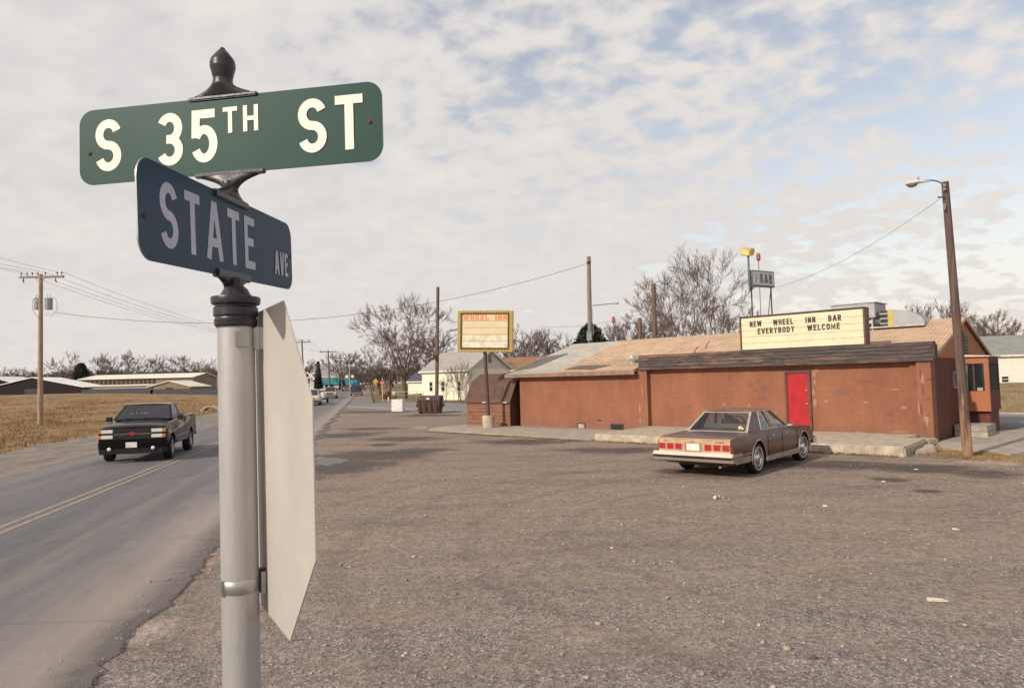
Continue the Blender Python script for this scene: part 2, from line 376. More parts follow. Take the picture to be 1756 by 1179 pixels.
def asphalt_material(name, edges=(-9.2, -2.2), base=((0.136, 0.127, 0.136), (0.182, 0.168, 0.172))):
    m_, nt, N, L, b = nodes_of(name)
    V = mapping(nt); Vs = mapping(nt, (1.6, 0.12, 1))
    big = tex(nt, 'ShaderNodeTexNoise', Vs, 1.1, 6, 0.6)
    c = ramp(nt, big.outputs['Fac'], (0.35, base[0]), (0.68, base[1]))
    fine = tex(nt, 'ShaderNodeTexNoise', V, 140.0, 2, 0.8); med = tex(nt, 'ShaderNodeTexNoise', V, 6.0, 5, 0.7)
    c = mixc(nt, 0.8, c, ramp(nt, fine.outputs['Fac'], (0.3, 0.7), (0.7, 1.32)), 'MULTIPLY')
    c = mixc(nt, 1.0, c, ramp(nt, med.outputs['Fac'], (0.3, 0.88), (0.7, 1.10)), 'MULTIPLY')
    # tan dust blown in from the edges and between the wheel tracks
    sep = N.new('ShaderNodeSeparateXYZ'); L.new(V, sep.inputs[0])
    ns = tex(nt, 'ShaderNodeTexNoise', mapping(nt, (1.5, 0.25, 1)), 1.4, 6, 0.65)
    w_ = N.new('ShaderNodeMath'); w_.operation = 'MULTIPLY_ADD'; L.new(ns.outputs['Fac'], w_.inputs[0]); w_.inputs[1].default_value = 1.5; L.new(sep.outputs[0], w_.inputs[2])
    e0, e1 = edges
    du = N.new('ShaderNodeMapRange'); L.new(w_.outputs[0], du.inputs[0]); du.inputs[1].default_value = e1 - 0.9; du.inputs[2].default_value = e1 + 0.85
    du.inputs[3].default_value = 0; du.inputs[4].default_value = 0.85
    c = mixc(nt, du.outputs[0], c, (0.36, 0.29, 0.24))
    for pos, wd, amt in ((-4.15, 0.35, 0.55), (-7.7, 0.4, 0.3)):
        s = N.new('ShaderNodeMath'); s.operation = 'SUBTRACT'; L.new(w_.outputs[0], s.inputs[0]); s.inputs[1].default_value = pos + .75
        a = N.new('ShaderNodeMath'); a.operation = 'ABSOLUTE'; L.new(s.outputs[0], a.inputs[0])
        c = mixc(nt, ramp(nt, a.outputs[0], (0.0, amt), (wd, 0.0)), c, (0.26, 0.215, 0.175))
    # transverse and wandering cracks
    cn = tex(nt, 'ShaderNodeTexVoronoi', mixc(nt, 0.06, V, tex(nt, 'ShaderNodeTexNoise', V, 2.0).outputs['Color']), 0.35); cn.feature = 'DISTANCE_TO_EDGE'
    ck = ramp(nt, cn.outputs['Distance'], (0.002, 0.55), (0.012, 1.0))
    c = mixc(nt, 0.35, c, ck, 'MULTIPLY')
    L.new(c, b.inputs['Base Color']); b.inputs['Roughness'].default_value = 0.85; b.inputs['Specular IOR Level'].default_value = 0.35
    c2_ = mixc(nt, du.outputs[0], (1, 1, 1), ramp(nt, tex(nt, 'ShaderNodeTexVoronoi', V, 55.0).outputs['Distance'], (0.05, 0.82), (0.5, 1.3)))
    c = mixc(nt, 1.0, c, c2_, 'MULTIPLY'); L.new(c, b.inputs['Base Color'])
    bumpn(nt, b, fine.outputs['Fac'], 0.35, 0.01)
    return m_

def grass_ground_material(name, cols, scale=0.35):
    m_, nt, N, L, b = nodes_of(name)
    V = mapping(nt); Vs = mapping(nt, (1.0, 0.45, 1), 0.2)
    big = tex(nt, 'ShaderNodeTexNoise', Vs, scale, 7, 0.66)
    c = ramp(nt, big.outputs['Fac'], (0.34, cols[0]), (0.46, cols[1]), (0.58, cols[2]), (0.72, cols[3]))
    med = tex(nt, 'ShaderNodeTexNoise', V, 4.0, 6, 0.75)
    c = mixc(nt, 1.0, c, ramp(nt, med.outputs['Fac'], (0.32, 0.55), (0.68, 1.35)), 'MULTIPLY')
    fine = tex(nt, 'ShaderNodeTexNoise', V, 30.0, 3, 0.8)
    c = mixc(nt, 0.6, c, ramp(nt, fine.outputs['Fac'], (0.3, 0.6), (0.7, 1.35)), 'MULTIPLY')
    L.new(c, b.inputs['Base Color']); b.inputs['Roughness'].default_value = 1.0; b.inputs['Specular IOR Level'].default_value = 0.1
    bumpn(nt, b, med.outputs['Fac'], 0.8, 0.2)
    return m_

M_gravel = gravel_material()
M_road = asphalt_material('road_asphalt')
M_street = asphalt_material('street_asphalt', edges=(-99, 99), base=((0.20, 0.188, 0.20), (0.26, 0.24, 0.24)))
M_field = grass_ground_material('dry_field', ((0.16, 0.105, 0.068), (0.31, 0.20, 0.108), (0.41, 0.275, 0.145), (0.25, 0.16, 0.095)))
M_lawn = grass_ground_material('dry_lawn', ((0.19, 0.15, 0.085), (0.33, 0.24, 0.135), (0.42, 0.29, 0.165), (0.28, 0.215, 0.115)), 0.5)
M_dirt = pm('shoulder_dirt', (0.31, 0.255, 0.215), 0.95, c2=(0.18, 0.155, 0.14), scale=1.4, bump=0.6, bscale=25, stretch=(1.2, 0.5, 1), spec=0.15, detail=8)
M_far = grass_ground_material('far_ground', ((0.15, 0.11, 0.07), (0.24, 0.18, 0.10), (0.27, 0.20, 0.11), (0.16, 0.12, 0.07)), 0.05)

# ------------------------------------------------------------------ ground sheets
def sheet(name, frame, xs, ys, dz, mat, kind='structure', edge=None, thick=0.0, clip=None):
    """grid in a frame (origin, ex, ey, rotz); z follows the land. clip(x) gives the y range at that column"""
    o, ex, ey, rz = frame; V = []; F = []; nx, ny = len(xs), len(ys)
    for i, x in enumerate(xs):
        y0, y1 = (ys[0], ys[-1]) if clip is None else clip(x)
        for j in range(ny):
            t = (ys[j] - ys[0]) / (ys[-1] - ys[0]); y = y0 + t * (y1 - y0)
            xx, yy = (x, y) if edge is None else edge(i, j, x, y, nx, ny)
            w = o + ex * xx + ey * yy
            V.append((xx, yy, g(w.x, w.y) + dz))
    for i in range(nx - 1):
        for j in range(ny - 1):
            a = i * ny + j; F.append((a, a + ny, a + ny + 1, a + 1))
    if thick:
        k = len(V); V += [(x, y, z - thick) for x, y, z in V]
        rim = [(i * ny, (i + 1) * ny) for i in range(nx - 1)] + [((nx - 1) * ny + j, (nx - 1) * ny + j + 1) for j in range(ny - 1)] + [((i + 1) * ny - 1, i * ny + ny - 1) for i in range(nx - 1, 0, -1)] + [(j + 1, j) for j in range(ny - 1)]
        F += [(a, a + k, b_ + k, b_) for a, b_ in rim]
    ob = link(name, np_mesh(name, V, F, smooth=False), mat); ob.location = o; ob.rotation_euler = (0, 0, rz)
    return tag(ob, kind=kind)
ROADF = (Vector((0, 0, 0)), rn, rd, -RDIR)
CANG = math.atan(-0.139); cex = (bex * math.cos(CANG) + bey * math.sin(CANG)); cey = (bey * math.cos(CANG) - bex * math.sin(CANG))
CROSSF = (BL(0, 5.3), cex, cey, BROT + CANG)       # cross street: y from 0 to 11.6, x positive to the right
WORLDF = (Vector((0, 0, 0)), Vector((1, 0, 0)), Vector((0, 1, 0)), 0.0)
def geo(a, b, n, p=2.0): return [a + (b - a) * (i / n) ** p for i in range(n + 1)]
xs = sorted(set([-x for x in geo(0, 1800, 60, 2.4)] + geo(0, 1800, 60, 2.4))); ys = [-60, -40, -20] + geo(0, 2600, 110, 2.3)
sheet('ground', WORLDF, xs, ys, -0.16, M_far)
random.seed(5)
def road_edge(i, j, x, y, nx, ny):
    if i == nx - 1: x += (0.05 * math.sin(y * 0.9) + 0.04 * math.sin(y * 2.3 + 1) + random.uniform(-.06, .06)) * (1 if y < 13 else 2.2) + (0.22 * max(0, math.sin(y * 0.55 + 2)) if 14 < y < 34 else 0)
    if i == 0: x += random.uniform(-.08, .08) + 0.06 * math.sin(y * 1.3)
    return x, y
ry = [-25 + 1.0 * i for i in range(28)] + [3 + 0.14 * i for i in range(int(25 / 0.14))] + [28 + .35 * i for i in range(1, 63)] + [50 + 1.2 * i for i in range(1, 50)] + [110 + 8 * i for i in range(1, 75)]
sheet('road', ROADF, [-9.15, -8.2, -7, -6, -5, -4, -3, -2.6, -2.12], ry, 0.03, M_road, edge=road_edge, thick=0.10)
def q_along(perp, qv):
    a = RP(perp, 0); b_ = RP(perp, 1); f = lambda p: (p - BR).dot(cey) - (CROSSF[0] - BR).dot(cey)
    return (qv - f(a)) / (f(b_) - f(a))
sheet('gravel_lot', WORLDF, [-60 + 0.0, -1], [0, 1], -0.5, M_gravel) if False else None
def lot():
    xs = [-3.0 + 0.5 * i for i in range(12)] + [3 + 1.5 * i for i in range(1, 45)]; ys = [i / 90 for i in range(91)]; V = []; F = []
    for x in xs:
        y1 = q_along(x, 0.4)
        for t in ys:
            w = RP(x, -30 + (y1 + 30) * t); V.append((w.x, w.y, g(w.x, w.y)))
    ny = len(ys)
    for i in range(len(xs) - 1):
        for j in range(ny - 1):
            a = i * ny + j; F.append((a, a + ny, a + ny + 1, a + 1))
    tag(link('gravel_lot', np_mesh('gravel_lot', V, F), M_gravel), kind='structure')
lot()
def shoulder_edge(i, j, x, y, nx, ny):
    if i == 0: x += 0.35 * math.sin(y * 0.31) + 0.2 * math.sin(y * 1.1) + random.uniform(-.15, .15)
    return x, y
sheet('road_shoulder', ROADF, [-13.4, -12, -10.5, -8.6], ry, 0.012, M_dirt, edge=shoulder_edge)
sheet('field', ROADF, [-700, -450, -300, -220, -160, -120, -95, -75, -60, -50, -42, -36, -31, -27, -24, -21, -18, -15.5, -12.6], [-30 + 4 * i for i in range(60)] + [210 + 40 * i for i in range(12)], 0.0, M_field)
sheet('far_shoulder', ROADF, [-2.6, -1.0, 0.6], [62 + 3 * i for i in range(120)], 0.02, M_dirt)
# cross street runs from the main road past the back of the bar
def street_edge(i, j, x, y, nx, ny):
    if j in (0, ny - 1): y += random.uniform(-.12, .12)
    return x, y
sheet('cross_street', CROSSF, [-62 + 2.0 * i for i in range(75)], [0.4, 3, 6, 9, 11.4], 0.028, M_street, edge=street_edge, thick=0.1)
sheet('lawn', CROSSF, [-49.5 + 2.5 * i for i in range(112)], [11.2 + 0.9 * i for i in range(25)] + [34 + 4 * i for i in range(1, 40)], 0.012, M_lawn,
      edge=lambda i, j, x, y, nx, ny: (x - (y - 11.2) * 0.67 + (random.uniform(-.7, .7) if i == 0 else 0), y + (random.uniform(-.2, .2) if j == 0 else 0)))
M_conc = pm('concrete', (0.47, 0.40, 0.335), 0.9, c2=(0.31, 0.265, 0.225), scale=2.2, bump=0.35, bscale=50, detail=8, spec=0.2)
M_conc_edge = pm('old_concrete', (0.56, 0.47, 0.37), 0.9, c2=(0.34, 0.28, 0.22), scale=3.5, bump=0.5, bscale=30, detail=8, spec=0.2)
sheet('street_sidewalk', CROSSF, [12 + 2.5 * i for i in range(40)], [19.6, 20.4, 21.2], 0.06, M_conc, thick=0.12)
sheet('street_kerb', CROSSF, [-25 + 2.5 * i for i in range(60)], [11.5, 11.62, 11.75], 0.10, M_conc, thick=0.2)
# paint on the road
def paint_material():
    m_, nt, N, L, b = nodes_of('worn_yellow_paint')
    V = mapping(nt, (1, 0.6, 1)); n1 = tex(nt, 'ShaderNodeTexNoise', V, 9, 6, 0.75)
    L.new(ramp(nt, n1.outputs['Fac'], (0.40, (0.24, 0.21, 0.20)), (0.60, (0.40, 0.29, 0.165))), b.inputs['Base Color']); b.inputs['Roughness'].default_value = 0.8
    return m_
M_paint = paint_material()
def strip(name, x0, x1, y0, y1, step, mat, dz):
    ys_ = [y0 + step * i for i in range(int((y1 - y0) / step) + 1)]
    return sheet(name, ROADF, [x0, x1], ys_, dz, mat)
for k in (-5.97, -5.72): strip('centre_line', k - .05, k + .05, -20, 300, 1.2, M_paint, 0.0345)

# ------------------------------------------------------------------ loose stones and grass
def scatter_stones():
    rng = np.random.default_rng(3)
    base = np.array([[1, 0, 0], [0, 1, 0], [-1, 0, 0], [0, -1, 0], [0, 0, 1], [0, 0, -1]], float)
    tri = np.array([[0, 1, 4], [1, 2, 4], [2, 3, 4], [3, 0, 4], [1, 0, 5], [2, 1, 5], [3, 2, 5], [0, 3, 5]])
    n = 75000
    Y = 2.2 + 15 * rng.random(n) ** 1.5; ang = rng.uniform(-0.75, 0.74, n); X = Y * np.tan(ang)
    clump = np.sin(X * 1.7 + 0.6 * Y) + np.sin(Y * 2.1 - X) + rng.normal(0, 1.1, n)
    perp = X * rn.x + Y * rn.y
    edge_ = (perp > -2.55) & (perp < -1.9) & (rng.random(n) < .8)
    keep = edge_ | (perp > -2.0) & (clump > -1.0 + 0.10 * Y)
    keep_idx = np.nonzero(keep)[0]; X, Y = X[keep], Y[keep]; n = len(X)
    s = 0.0032 + 0.0045 * rng.random(n) ** 3 + (rng.random(n) < 0.022) * rng.uniform(.006, .018, n)
    s = s * (0.8 + Y * 0.05)
    a = rng.uniform(0, 6.28, n); sx = s * rng.uniform(.7, 1.5, n); sy = s * rng.uniform(.6, 1.2, n); sz = s * rng.uniform(.4, .9, n)
    P = base[None] * np.stack([sx, sy, sz], 1)[:, None, :] * rng.uniform(.7, 1.3, (n, 6, 1))
    c, si = np.cos(a), np.sin(a)
    Q = np.stack([P[..., 0] * c[:, None] - P[..., 1] * si[:, None] + X[:, None], P[..., 0] * si[:, None] + P[..., 1] * c[:, None] + Y[:, None], P[..., 2] + (sz * .35 + np.where(perp[keep_idx] < -2.05, .03, 0))[:, None]], -1)
    F = (tri[None] + 6 * np.arange(n)[:, None, None]).reshape(-1, 3)
    m_, nt, N, L, b = nodes_of('loose_stone')
    V = mapping(nt); v = tex(nt, 'ShaderNodeTexVoronoi', V, 18); bw = N.new('ShaderNodeRGBToBW'); L.new(v.outputs['Color'], bw.inputs[0])
    L.new(ramp(nt, bw.outputs[0], (0.1, (0.17, 0.16, 0.16)), (0.45, (0.32, 0.28, 0.25)), (0.7, (0.40, 0.34, 0.28)), (0.92, (0.60, 0.54, 0.48))), b.inputs['Base Color']); b.inputs['Roughness'].default_value = 0.95
    tag(link('loose_gravel', np_mesh('loose_gravel', Q.reshape(-1, 3), F), m_), 'loose grey and tan gravel scattered over the packed lot', 'gravel', kind='stuff')
scatter_stones()

def blades(name, X, Y, Z, hgt, label, cat, mat, seed, per=5, lean=0.35, width=0.02, spread=0.10, parent=None):
    rng = np.random.default_rng(seed); n = len(X); k = n * per
    x = np.repeat(X, per) + rng.normal(0, spread, k); y = np.repeat(Y, per) + rng.normal(0, spread, k); z = np.repeat(Z, per)
    h = np.repeat(hgt, per) * rng.uniform(.5, 1.15, k); a = rng.uniform(0, 6.28, k); w = width * rng.uniform(.6, 1.4, k) * (0.6 + h * 2)
    lx, ly = rng.normal(0, lean, k) * h, rng.normal(0, lean, k) * h
    dx, dy = np.cos(a) * w, np.sin(a) * w
    V = np.stack([np.stack([x - dx, y - dy, z - .02], 1), np.stack([x + dx, y + dy, z - .02], 1), np.stack([x + lx + dx * .2, y + ly + dy * .2, z + h], 1)], 1).reshape(-1, 3)
    F = np.arange(3 * k).reshape(-1, 3)
    return tag(link(name, np_mesh(name, V, F), mat, parent), label, cat, kind='stuff')
M_blade = grass_ground_material('dry_grass_blade', ((0.19, 0.12, 0.072), (0.37, 0.24, 0.125), (0.50, 0.34, 0.175), (0.30, 0.19, 0.105)), 0.35)
def field_grass():
    rng = np.random.default_rng(8); n = 42000
    al = 14 + 105 * rng.random(n) ** 1.35; pe = -13.4 - (al * 1.05) * rng.random(n)
    cl = np.sin(pe * .5 + al * .13) + np.sin(al * .31 - pe * .2) + np.sin(pe * 1.3 + 1) * .5 + rng.normal(0, .8, n)
    k = cl > -0.7; al, pe, cl = al[k], pe[k], cl[k]
    X = rn.x * pe + rd.x * al; Y = rn.y * pe + rd.y * al
    h = 0.08 + 0.055 * np.clip(cl + 1, 0, 3) * rng.uniform(.6, 1.2, len(X))
    blades('dry_grass', X, Y, G(X, Y), h, 'golden dry winter grass covering the open field', 'grass', M_blade, 9, per=5, width=0.022, spread=0.16, lean=0.5)
field_grass()
def lawn_grass():
    rng = np.random.default_rng(18); n = 9000
    lx = -49 + 75 * rng.random(n); ly = 11.3 + 18 * rng.random(n) ** 1.6; lx = lx - (ly - 11.2) * .67
    e = rng.random(n) < .25; lx = np.where(e, -49.4 - (ly - 11.2) * .67 + rng.normal(0, .5, n), lx)
    X = CROSSF[0].x + cex.x * lx + cey.x * ly; Y = CROSSF[0].y + cex.y * lx + cey.y * ly
    blades('lawn_grass', X, Y, G(X, Y), rng.uniform(.06, .2, n), 'short dry grass on the lawns beyond the cross street', 'grass', M_blade, 19, per=5, width=.022, spread=.15, lean=.5)
lawn_grass()

# ------------------------------------------------------------------ shared materials
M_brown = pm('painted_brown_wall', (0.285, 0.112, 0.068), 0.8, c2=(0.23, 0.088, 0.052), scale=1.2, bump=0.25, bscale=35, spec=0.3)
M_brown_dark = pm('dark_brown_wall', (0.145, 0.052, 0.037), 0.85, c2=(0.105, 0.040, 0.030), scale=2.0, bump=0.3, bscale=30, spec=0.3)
M_gable = pm('gable_plywood', (0.40, 0.155, 0.072), 0.8, c2=(0.33, 0.125, 0.058), scale=1.6, bump=0.1, stretch=(1, 3, .4), spec=0.3)
M_frame = pm('door_frame_paint', (0.135, 0.070, 0.058), 0.8, c2=(0.085, 0.050, 0.046), scale=5)
M_trim = pm('dark_trim', (0.085, 0.052, 0.045), 0.8, c2=(0.05, 0.034, 0.032), scale=6)
def timber_material():
    m_, nt, N, L, b = nodes_of('weathered_timber')
    oi = N.new('ShaderNodeObjectInfo'); tc = N.new('ShaderNodeTexCoord'); ad = N.new('ShaderNodeVectorMath'); ad.operation = 'ADD'; L.new(tc.outputs['Object'], ad.inputs[0])
    sc_ = N.new('ShaderNodeVectorMath'); sc_.operation = 'SCALE'; sc_.inputs[0].default_value = (7, 3, 5); L.new(oi.outputs['Random'], sc_.inputs['Scale']); L.new(sc_.outputs[0], ad.inputs[1])
    def mpv(s):
        mp = N.new('ShaderNodeMapping'); mp.inputs['Scale'].default_value = s; L.new(ad.outputs[0], mp.inputs[0]); return mp.outputs[0]
    gr_ = tex(nt, 'ShaderNodeTexNoise', mpv((.9, 8, 22)), 2.0, 8, 0.7); bl = tex(nt, 'ShaderNodeTexNoise', mpv((.8, 2, 4)), 1.3, 6, 0.65)
    dark = mixc(nt, ramp(nt, gr_.outputs['Fac'], (0.35, 0.0), (0.7, 1.0)), (0.042, 0.036, 0.039), (0.170, 0.140, 0.132))
    bare = mixc(nt, ramp(nt, gr_.outputs['Fac'], (0.35, 0.0), (0.7, 1.0)), (0.16, 0.085, 0.055), (0.36, 0.21, 0.15))
    sh_ = N.new('ShaderNodeMath'); sh_.operation = 'MULTIPLY_ADD'; L.new(oi.outputs['Random'], sh_.inputs[0]); sh_.inputs[1].default_value = .14; L.new(bl.outputs['Fac'], sh_.inputs[2])
    c = mixc(nt, ramp(nt, sh_.outputs[0], (0.60, 0.0), (0.72, 0.85)), dark, bare)
    L.new(c, b.inputs['Base Color']); b.inputs['Roughness'].default_value = .92; b.inputs['Specular IOR Level'].default_value = .15
    bumpn(nt, b, gr_.outputs['Fac'], .9, .03); return m_
M_timber = timber_material()
M_red = pm('red_door_paint', (0.46, 0.012, 0.020), 0.55, c2=(0.33, 0.008, 0.013), scale=3.4, bump=0.06, spec=0.4)
M_chrome = pm('chrome', (0.62, 0.60, 0.58), 0.16, metal=1.0, var=0.05)
M_steel = pm('galvanised_steel', (0.50, 0.49, 0.47), 0.42, metal=0.75, c2=(0.36, 0.36, 0.35), scale=5)
M_black = pm('black_metal', (0.022, 0.020, 0.022), 0.5, var=0.2)
M_rubber = pm('tyre_rubber', (0.018, 0.017, 0.018), 0.85, var=0.2)
M_darkglass = pm('dark_glass', (0.020, 0.022, 0.026), 0.06, var=0.1, spec=0.9)
M_white = pm('white_paint', (0.78, 0.74, 0.66), 0.6, c2=(0.66, 0.62, 0.54), scale=3)
M_woodpole = pm('pole_wood', (0.205, 0.150, 0.112), 0.9, c2=(0.105, 0.077, 0.062), scale=3, bump=0.6, bscale=12, stretch=(8, 8, .5), spec=0.15)
M_greypole = pm('grey_pole_wood', (0.30, 0.255, 0.215), 0.9, c2=(0.17, 0.145, 0.125), scale=3, bump=0.6, bscale=12, stretch=(8, 8, .5), spec=0.15)
M_wire = pm('wire', (0.05, 0.047, 0.05), 0.6)
M_cream = pm('sign_cream', (0.74, 0.66, 0.46), 0.5, c2=(0.70, 0.60, 0.40), scale=3)
M_letter = pm('black_letter', (0.030, 0.026, 0.028), 0.5)
M_glass = None
def clear_glass():
    m_, nt, N, L, b = nodes_of('car_glass')
    tr = N.new('ShaderNodeBsdfTransparent'); tr.inputs[0].default_value = (0.82, 0.84, 0.85, 1)
    gl = N.new('ShaderNodeBsdfGlossy'); gl.inputs['Roughness'].default_value = 0.03; gl.inputs[0].default_value = (0.9, 0.9, 0.9, 1)
    fr = N.new('ShaderNodeLayerWeight'); fr.inputs[0].default_value = .5; pw_ = N.new('ShaderNodeMath'); pw_.operation = 'POWER'; L.new(fr.outputs['Facing'], pw_.inputs[0]); pw_.inputs[1].default_value = 4.0
    ad = N.new('ShaderNodeMath'); ad.operation = 'MULTIPLY_ADD'; L.new(pw_.outputs[0], ad.inputs[0]); ad.inputs[1].default_value = .6; ad.inputs[2].default_value = .035
    mx = N.new('ShaderNodeMixShader'); L.new(ad.outputs[0], mx.inputs[0]); L.new(tr.outputs[0], mx.inputs[1]); L.new(gl.outputs[0], mx.inputs[2])
    L.new(mx.outputs[0], nt.nodes['Material Output'].inputs[0]); return m_
M_glass = clear_glass()

def wall_material(name, c1, c2, blotch=True):
    """painted masonry: faint block joints, uneven coats of paint, scuffed patches of grey primer and bare spots"""
    m_, nt, N, L, b = nodes_of(name)
    V = mapping(nt); mp = N.new('ShaderNodeMapping'); tc = N.new('ShaderNodeTexCoord'); L.new(tc.outputs['Object'], mp.inputs[0]); mp.inputs['Rotation'].default_value = (R_(90), 0, 0)
    br = N.new('ShaderNodeTexBrick'); L.new(mp.outputs[0], br.inputs['Vector']); br.inputs['Scale'].default_value = 1.0
    br.inputs['Brick Width'].default_value = 0.4; br.inputs['Row Height'].default_value = 0.2; br.inputs['Mortar Size'].default_value = 0.012; br.inputs['Mortar Smooth'].default_value = 0.6
    br.inputs['Color1'].default_value = (1, 1, 1, 1); br.inputs['Color2'].default_value = (.97, .97, .97, 1); br.inputs['Mortar'].default_value = (.90, .90, .90, 1)
    n1 = tex(nt, 'ShaderNodeTexNoise', mapping(nt, (1, 1, .6)), 0.9, 7, 0.6)
    c = ramp(nt, n1.outputs['Fac'], (0.35, c2), (0.65, c1))
    c = mixc(nt, 0.9, c, br.outputs['Color'], 'MULTIPLY')
    st_ = tex(nt, 'ShaderNodeTexNoise', mapping(nt, (1.4, 1.4, .5)), 1.6, 6, 0.6); c = mixc(nt, 1.0, c, ramp(nt, st_.outputs['Fac'], (0.3, 0.90), (0.7, 1.07)), 'MULTIPLY')
    n2 = tex(nt, 'ShaderNodeTexNoise', V, 9, 6, 0.7); c = mixc(nt, 1.0, c, ramp(nt, n2.outputs['Fac'], (0.3, 0.90), (0.7, 1.08)), 'MULTIPLY')
    if blotch:
        v1 = tex(nt, 'ShaderNodeTexVoronoi', mixc(nt, 0.25, V, tex(nt, 'ShaderNodeTexNoise', V, 3.0).outputs['Color']), 0.9)
        vr = N.new('ShaderNodeRGBToBW'); L.new(v1.outputs['Color'], vr.inputs[0])
        spot = ramp(nt, v1.outputs['Distance'], (0.06, 1.0), (0.22, 0.0)); sel = ramp(nt, vr.outputs[0], (0.50, 0.0), (0.54, 0.62))
        c = mixc(nt, mixc(nt, 1.0, spot, sel, 'MULTIPLY'), c, (0.16, 0.10, 0.085))
        v2 = tex(nt, 'ShaderNodeTexVoronoi', mixc(nt, 0.25, V, tex(nt, 'ShaderNodeTexNoise', V, 7.0).outputs['Color']), 2.3); v2r = N.new('ShaderNodeRGBToBW'); L.new(v2.outputs['Color'], v2r.inputs[0])
        spot2 = ramp(nt, v2.outputs['Distance'], (0.04, 1.0), (0.09, 0.0)); sel2 = ramp(nt, v2r.outputs[0], (0.62, 0.0), (0.66, 0.8))
        c = mixc(nt, mixc(nt, 1.0, spot2, sel2, 'MULTIPLY'), c, (0.42, 0.30, 0.24))

        def fl(u, v):
            d = ray(u, v); n = np.array([bey.x, bey.y, 0]); t = (n @ np.array([BR.x, BR.y, -EYE])) / (n @ d); p = d * t; q = Vector((p[0] - BR.x, p[1] - BR.y, 0)); return q.dot(bex), p[2] + EYE
        def spots(L_, soft):
            out = []
            for (u, v, ru, rv) in L_:
                x, z = fl(u, v); out.append((x, z, ru * .019, rv * .017, 0))
            sw_ = N.new('ShaderNodeSeparateXYZ'); L.new(V, sw_.inputs[0]); cb = N.new('ShaderNodeCombineXYZ'); L.new(sw_.outputs[0], cb.inputs[0]); L.new(sw_.outputs[2], cb.inputs[1])
            return ellmask(nt, cb.outputs[0], out, soft)
        grey_ = spots([(1282, 659, 7, 7), (1296, 655, 7, 6), (1306, 665, 9, 6), (1302, 683, 11, 6), (1440, 673, 16, 8), (1522, 711, 9, 7), (1524, 722, 8, 5), (1247, 647, 4, 8), (1327, 634, 16, 6), (1443, 631, 11, 5), (1260, 640, 6, 6), (934, 723, 7, 6), (1063, 657, 9, 6), (1570, 660, 6, 10), (1490, 700, 5, 5), (1200, 640, 5, 5), (1020, 720, 10, 4), (1480, 655, 20, 3)], .45)
        c = mixc(nt, mixc(nt, 1.0, grey_, (.42, .42, .42), 'MULTIPLY'), c, (.115, .085, .082))
        pale_ = spots([(1391, 642, 3, 7), (1392, 655, 2.5, 7), (1390, 672, 2.5, 6), (1393, 690, 3, 8), (1395, 634, 5, 4), (1412, 688, 4, 3), (1097, 700, 2, 10), (1098, 722, 2, 8), (1101, 668, 1.5, 14), (1546, 699, 5, 3), (1236, 693, 3, 3), (1470, 742, 12, 3), (1540, 741, 14, 3), (1575, 700, 2, 14), (1582, 650, 2, 10), (1588, 720, 4, 12), (1480, 690, 5, 2), (1530, 668, 9, 1.5)], .3)
        c = mixc(nt, mixc(nt, 1.0, pale_, (.38, .38, .38), 'MULTIPLY'), c, (.50, .38, .31))
        dk_ = spots([(1578, 640, 1.3, 12), (1583, 668, 1.3, 14), (1580, 700, 1.3, 14), (1586, 728, 1.3, 12), (1594, 650, 4, 2), (1592, 684, 4, 1.5), (1590, 712, 5, 1.5), (1254, 700, 2, 3), (1178, 697, 2, 3)], .25)
        c = mixc(nt, mixc(nt, 1.0, dk_, (.6, .6, .6), 'MULTIPLY'), c, (.06, .035, .03))
        # splash-back dirt near the ground has a ragged top edge
        sep = N.new('ShaderNodeSeparateXYZ'); L.new(V, sep.inputs[0]); ad = N.new('ShaderNodeMath'); ad.operation = 'MULTIPLY_ADD'; L.new(n1.outputs['Fac'], ad.inputs[0]); ad.inputs[1].default_value = -0.6; L.new(sep.outputs[2], ad.inputs[2])
        c = mixc(nt, ramp(nt, ad.outputs[0], (0.0, 0.40), (0.16, 0.0)), c, (0.20, 0.12, 0.085))
    L.new(c, b.inputs['Base Color']); b.inputs['Roughness'].default_value = 0.85; b.inputs['Specular IOR Level'].default_value = 0.3
    n3 = bumpn(nt, b, br.outputs['Fac'], 0.25, -0.01)
    bumpn(nt, b, tex(nt, 'ShaderNodeTexNoise', V, 45, 3, 0.7).outputs['Fac'], 0.25, 0.01, n3)
    return m_
M_wall = wall_material('bar_wall_paint', (0.310, 0.131, 0.076), (0.255, 0.106, 0.063))

def shingle_material(name, c1, c2, mort, w=0.30, h=0.14):
    m_, nt, N, L, b = nodes_of(name)
    V = mapping(nt)
    br = N.new('ShaderNodeTexBrick'); L.new(V, br.inputs['Vector']); br.inputs['Scale'].default_value = 1.0
    br.inputs['Brick Width'].default_value = w; br.inputs['Row Height'].default_value = h; br.inputs['Mortar Size'].default_value = 0.014; br.inputs['Bias'].default_value = 0.0
    br.inputs['Color1'].default_value = (*c1, 1); br.inputs['Color2'].default_value = (*c2, 1); br.inputs['Mortar'].default_value = (*mort, 1)
    n1 = tex(nt, 'ShaderNodeTexNoise', V, 1.1, 6, 0.65); c = mixc(nt, 1.0, br.outputs['Color'], ramp(nt, n1.outputs['Fac'], (0.3, 0.84), (0.7, 1.12)), 'MULTIPLY')
    n2 = tex(nt, 'ShaderNodeTexNoise', V, 50, 3, 0.8); c = mixc(nt, 0.7, c, ramp(nt, n2.outputs['Fac'], (0.3, 0.75), (0.7, 1.22)), 'MULTIPLY')
    L.new(c, b.inputs['Base Color']); b.inputs['Roughness'].default_value = 0.95; b.inputs['Specular IOR Level'].default_value = 0.15
    bumpn(nt, b, n2.outputs['Fac'], 0.3, 0.01); return m_
M_tan_shingle = shingle_material('tan_shingle', (0.62, 0.46, 0.33), (0.53, 0.385, 0.27), (0.36, 0.25, 0.17))
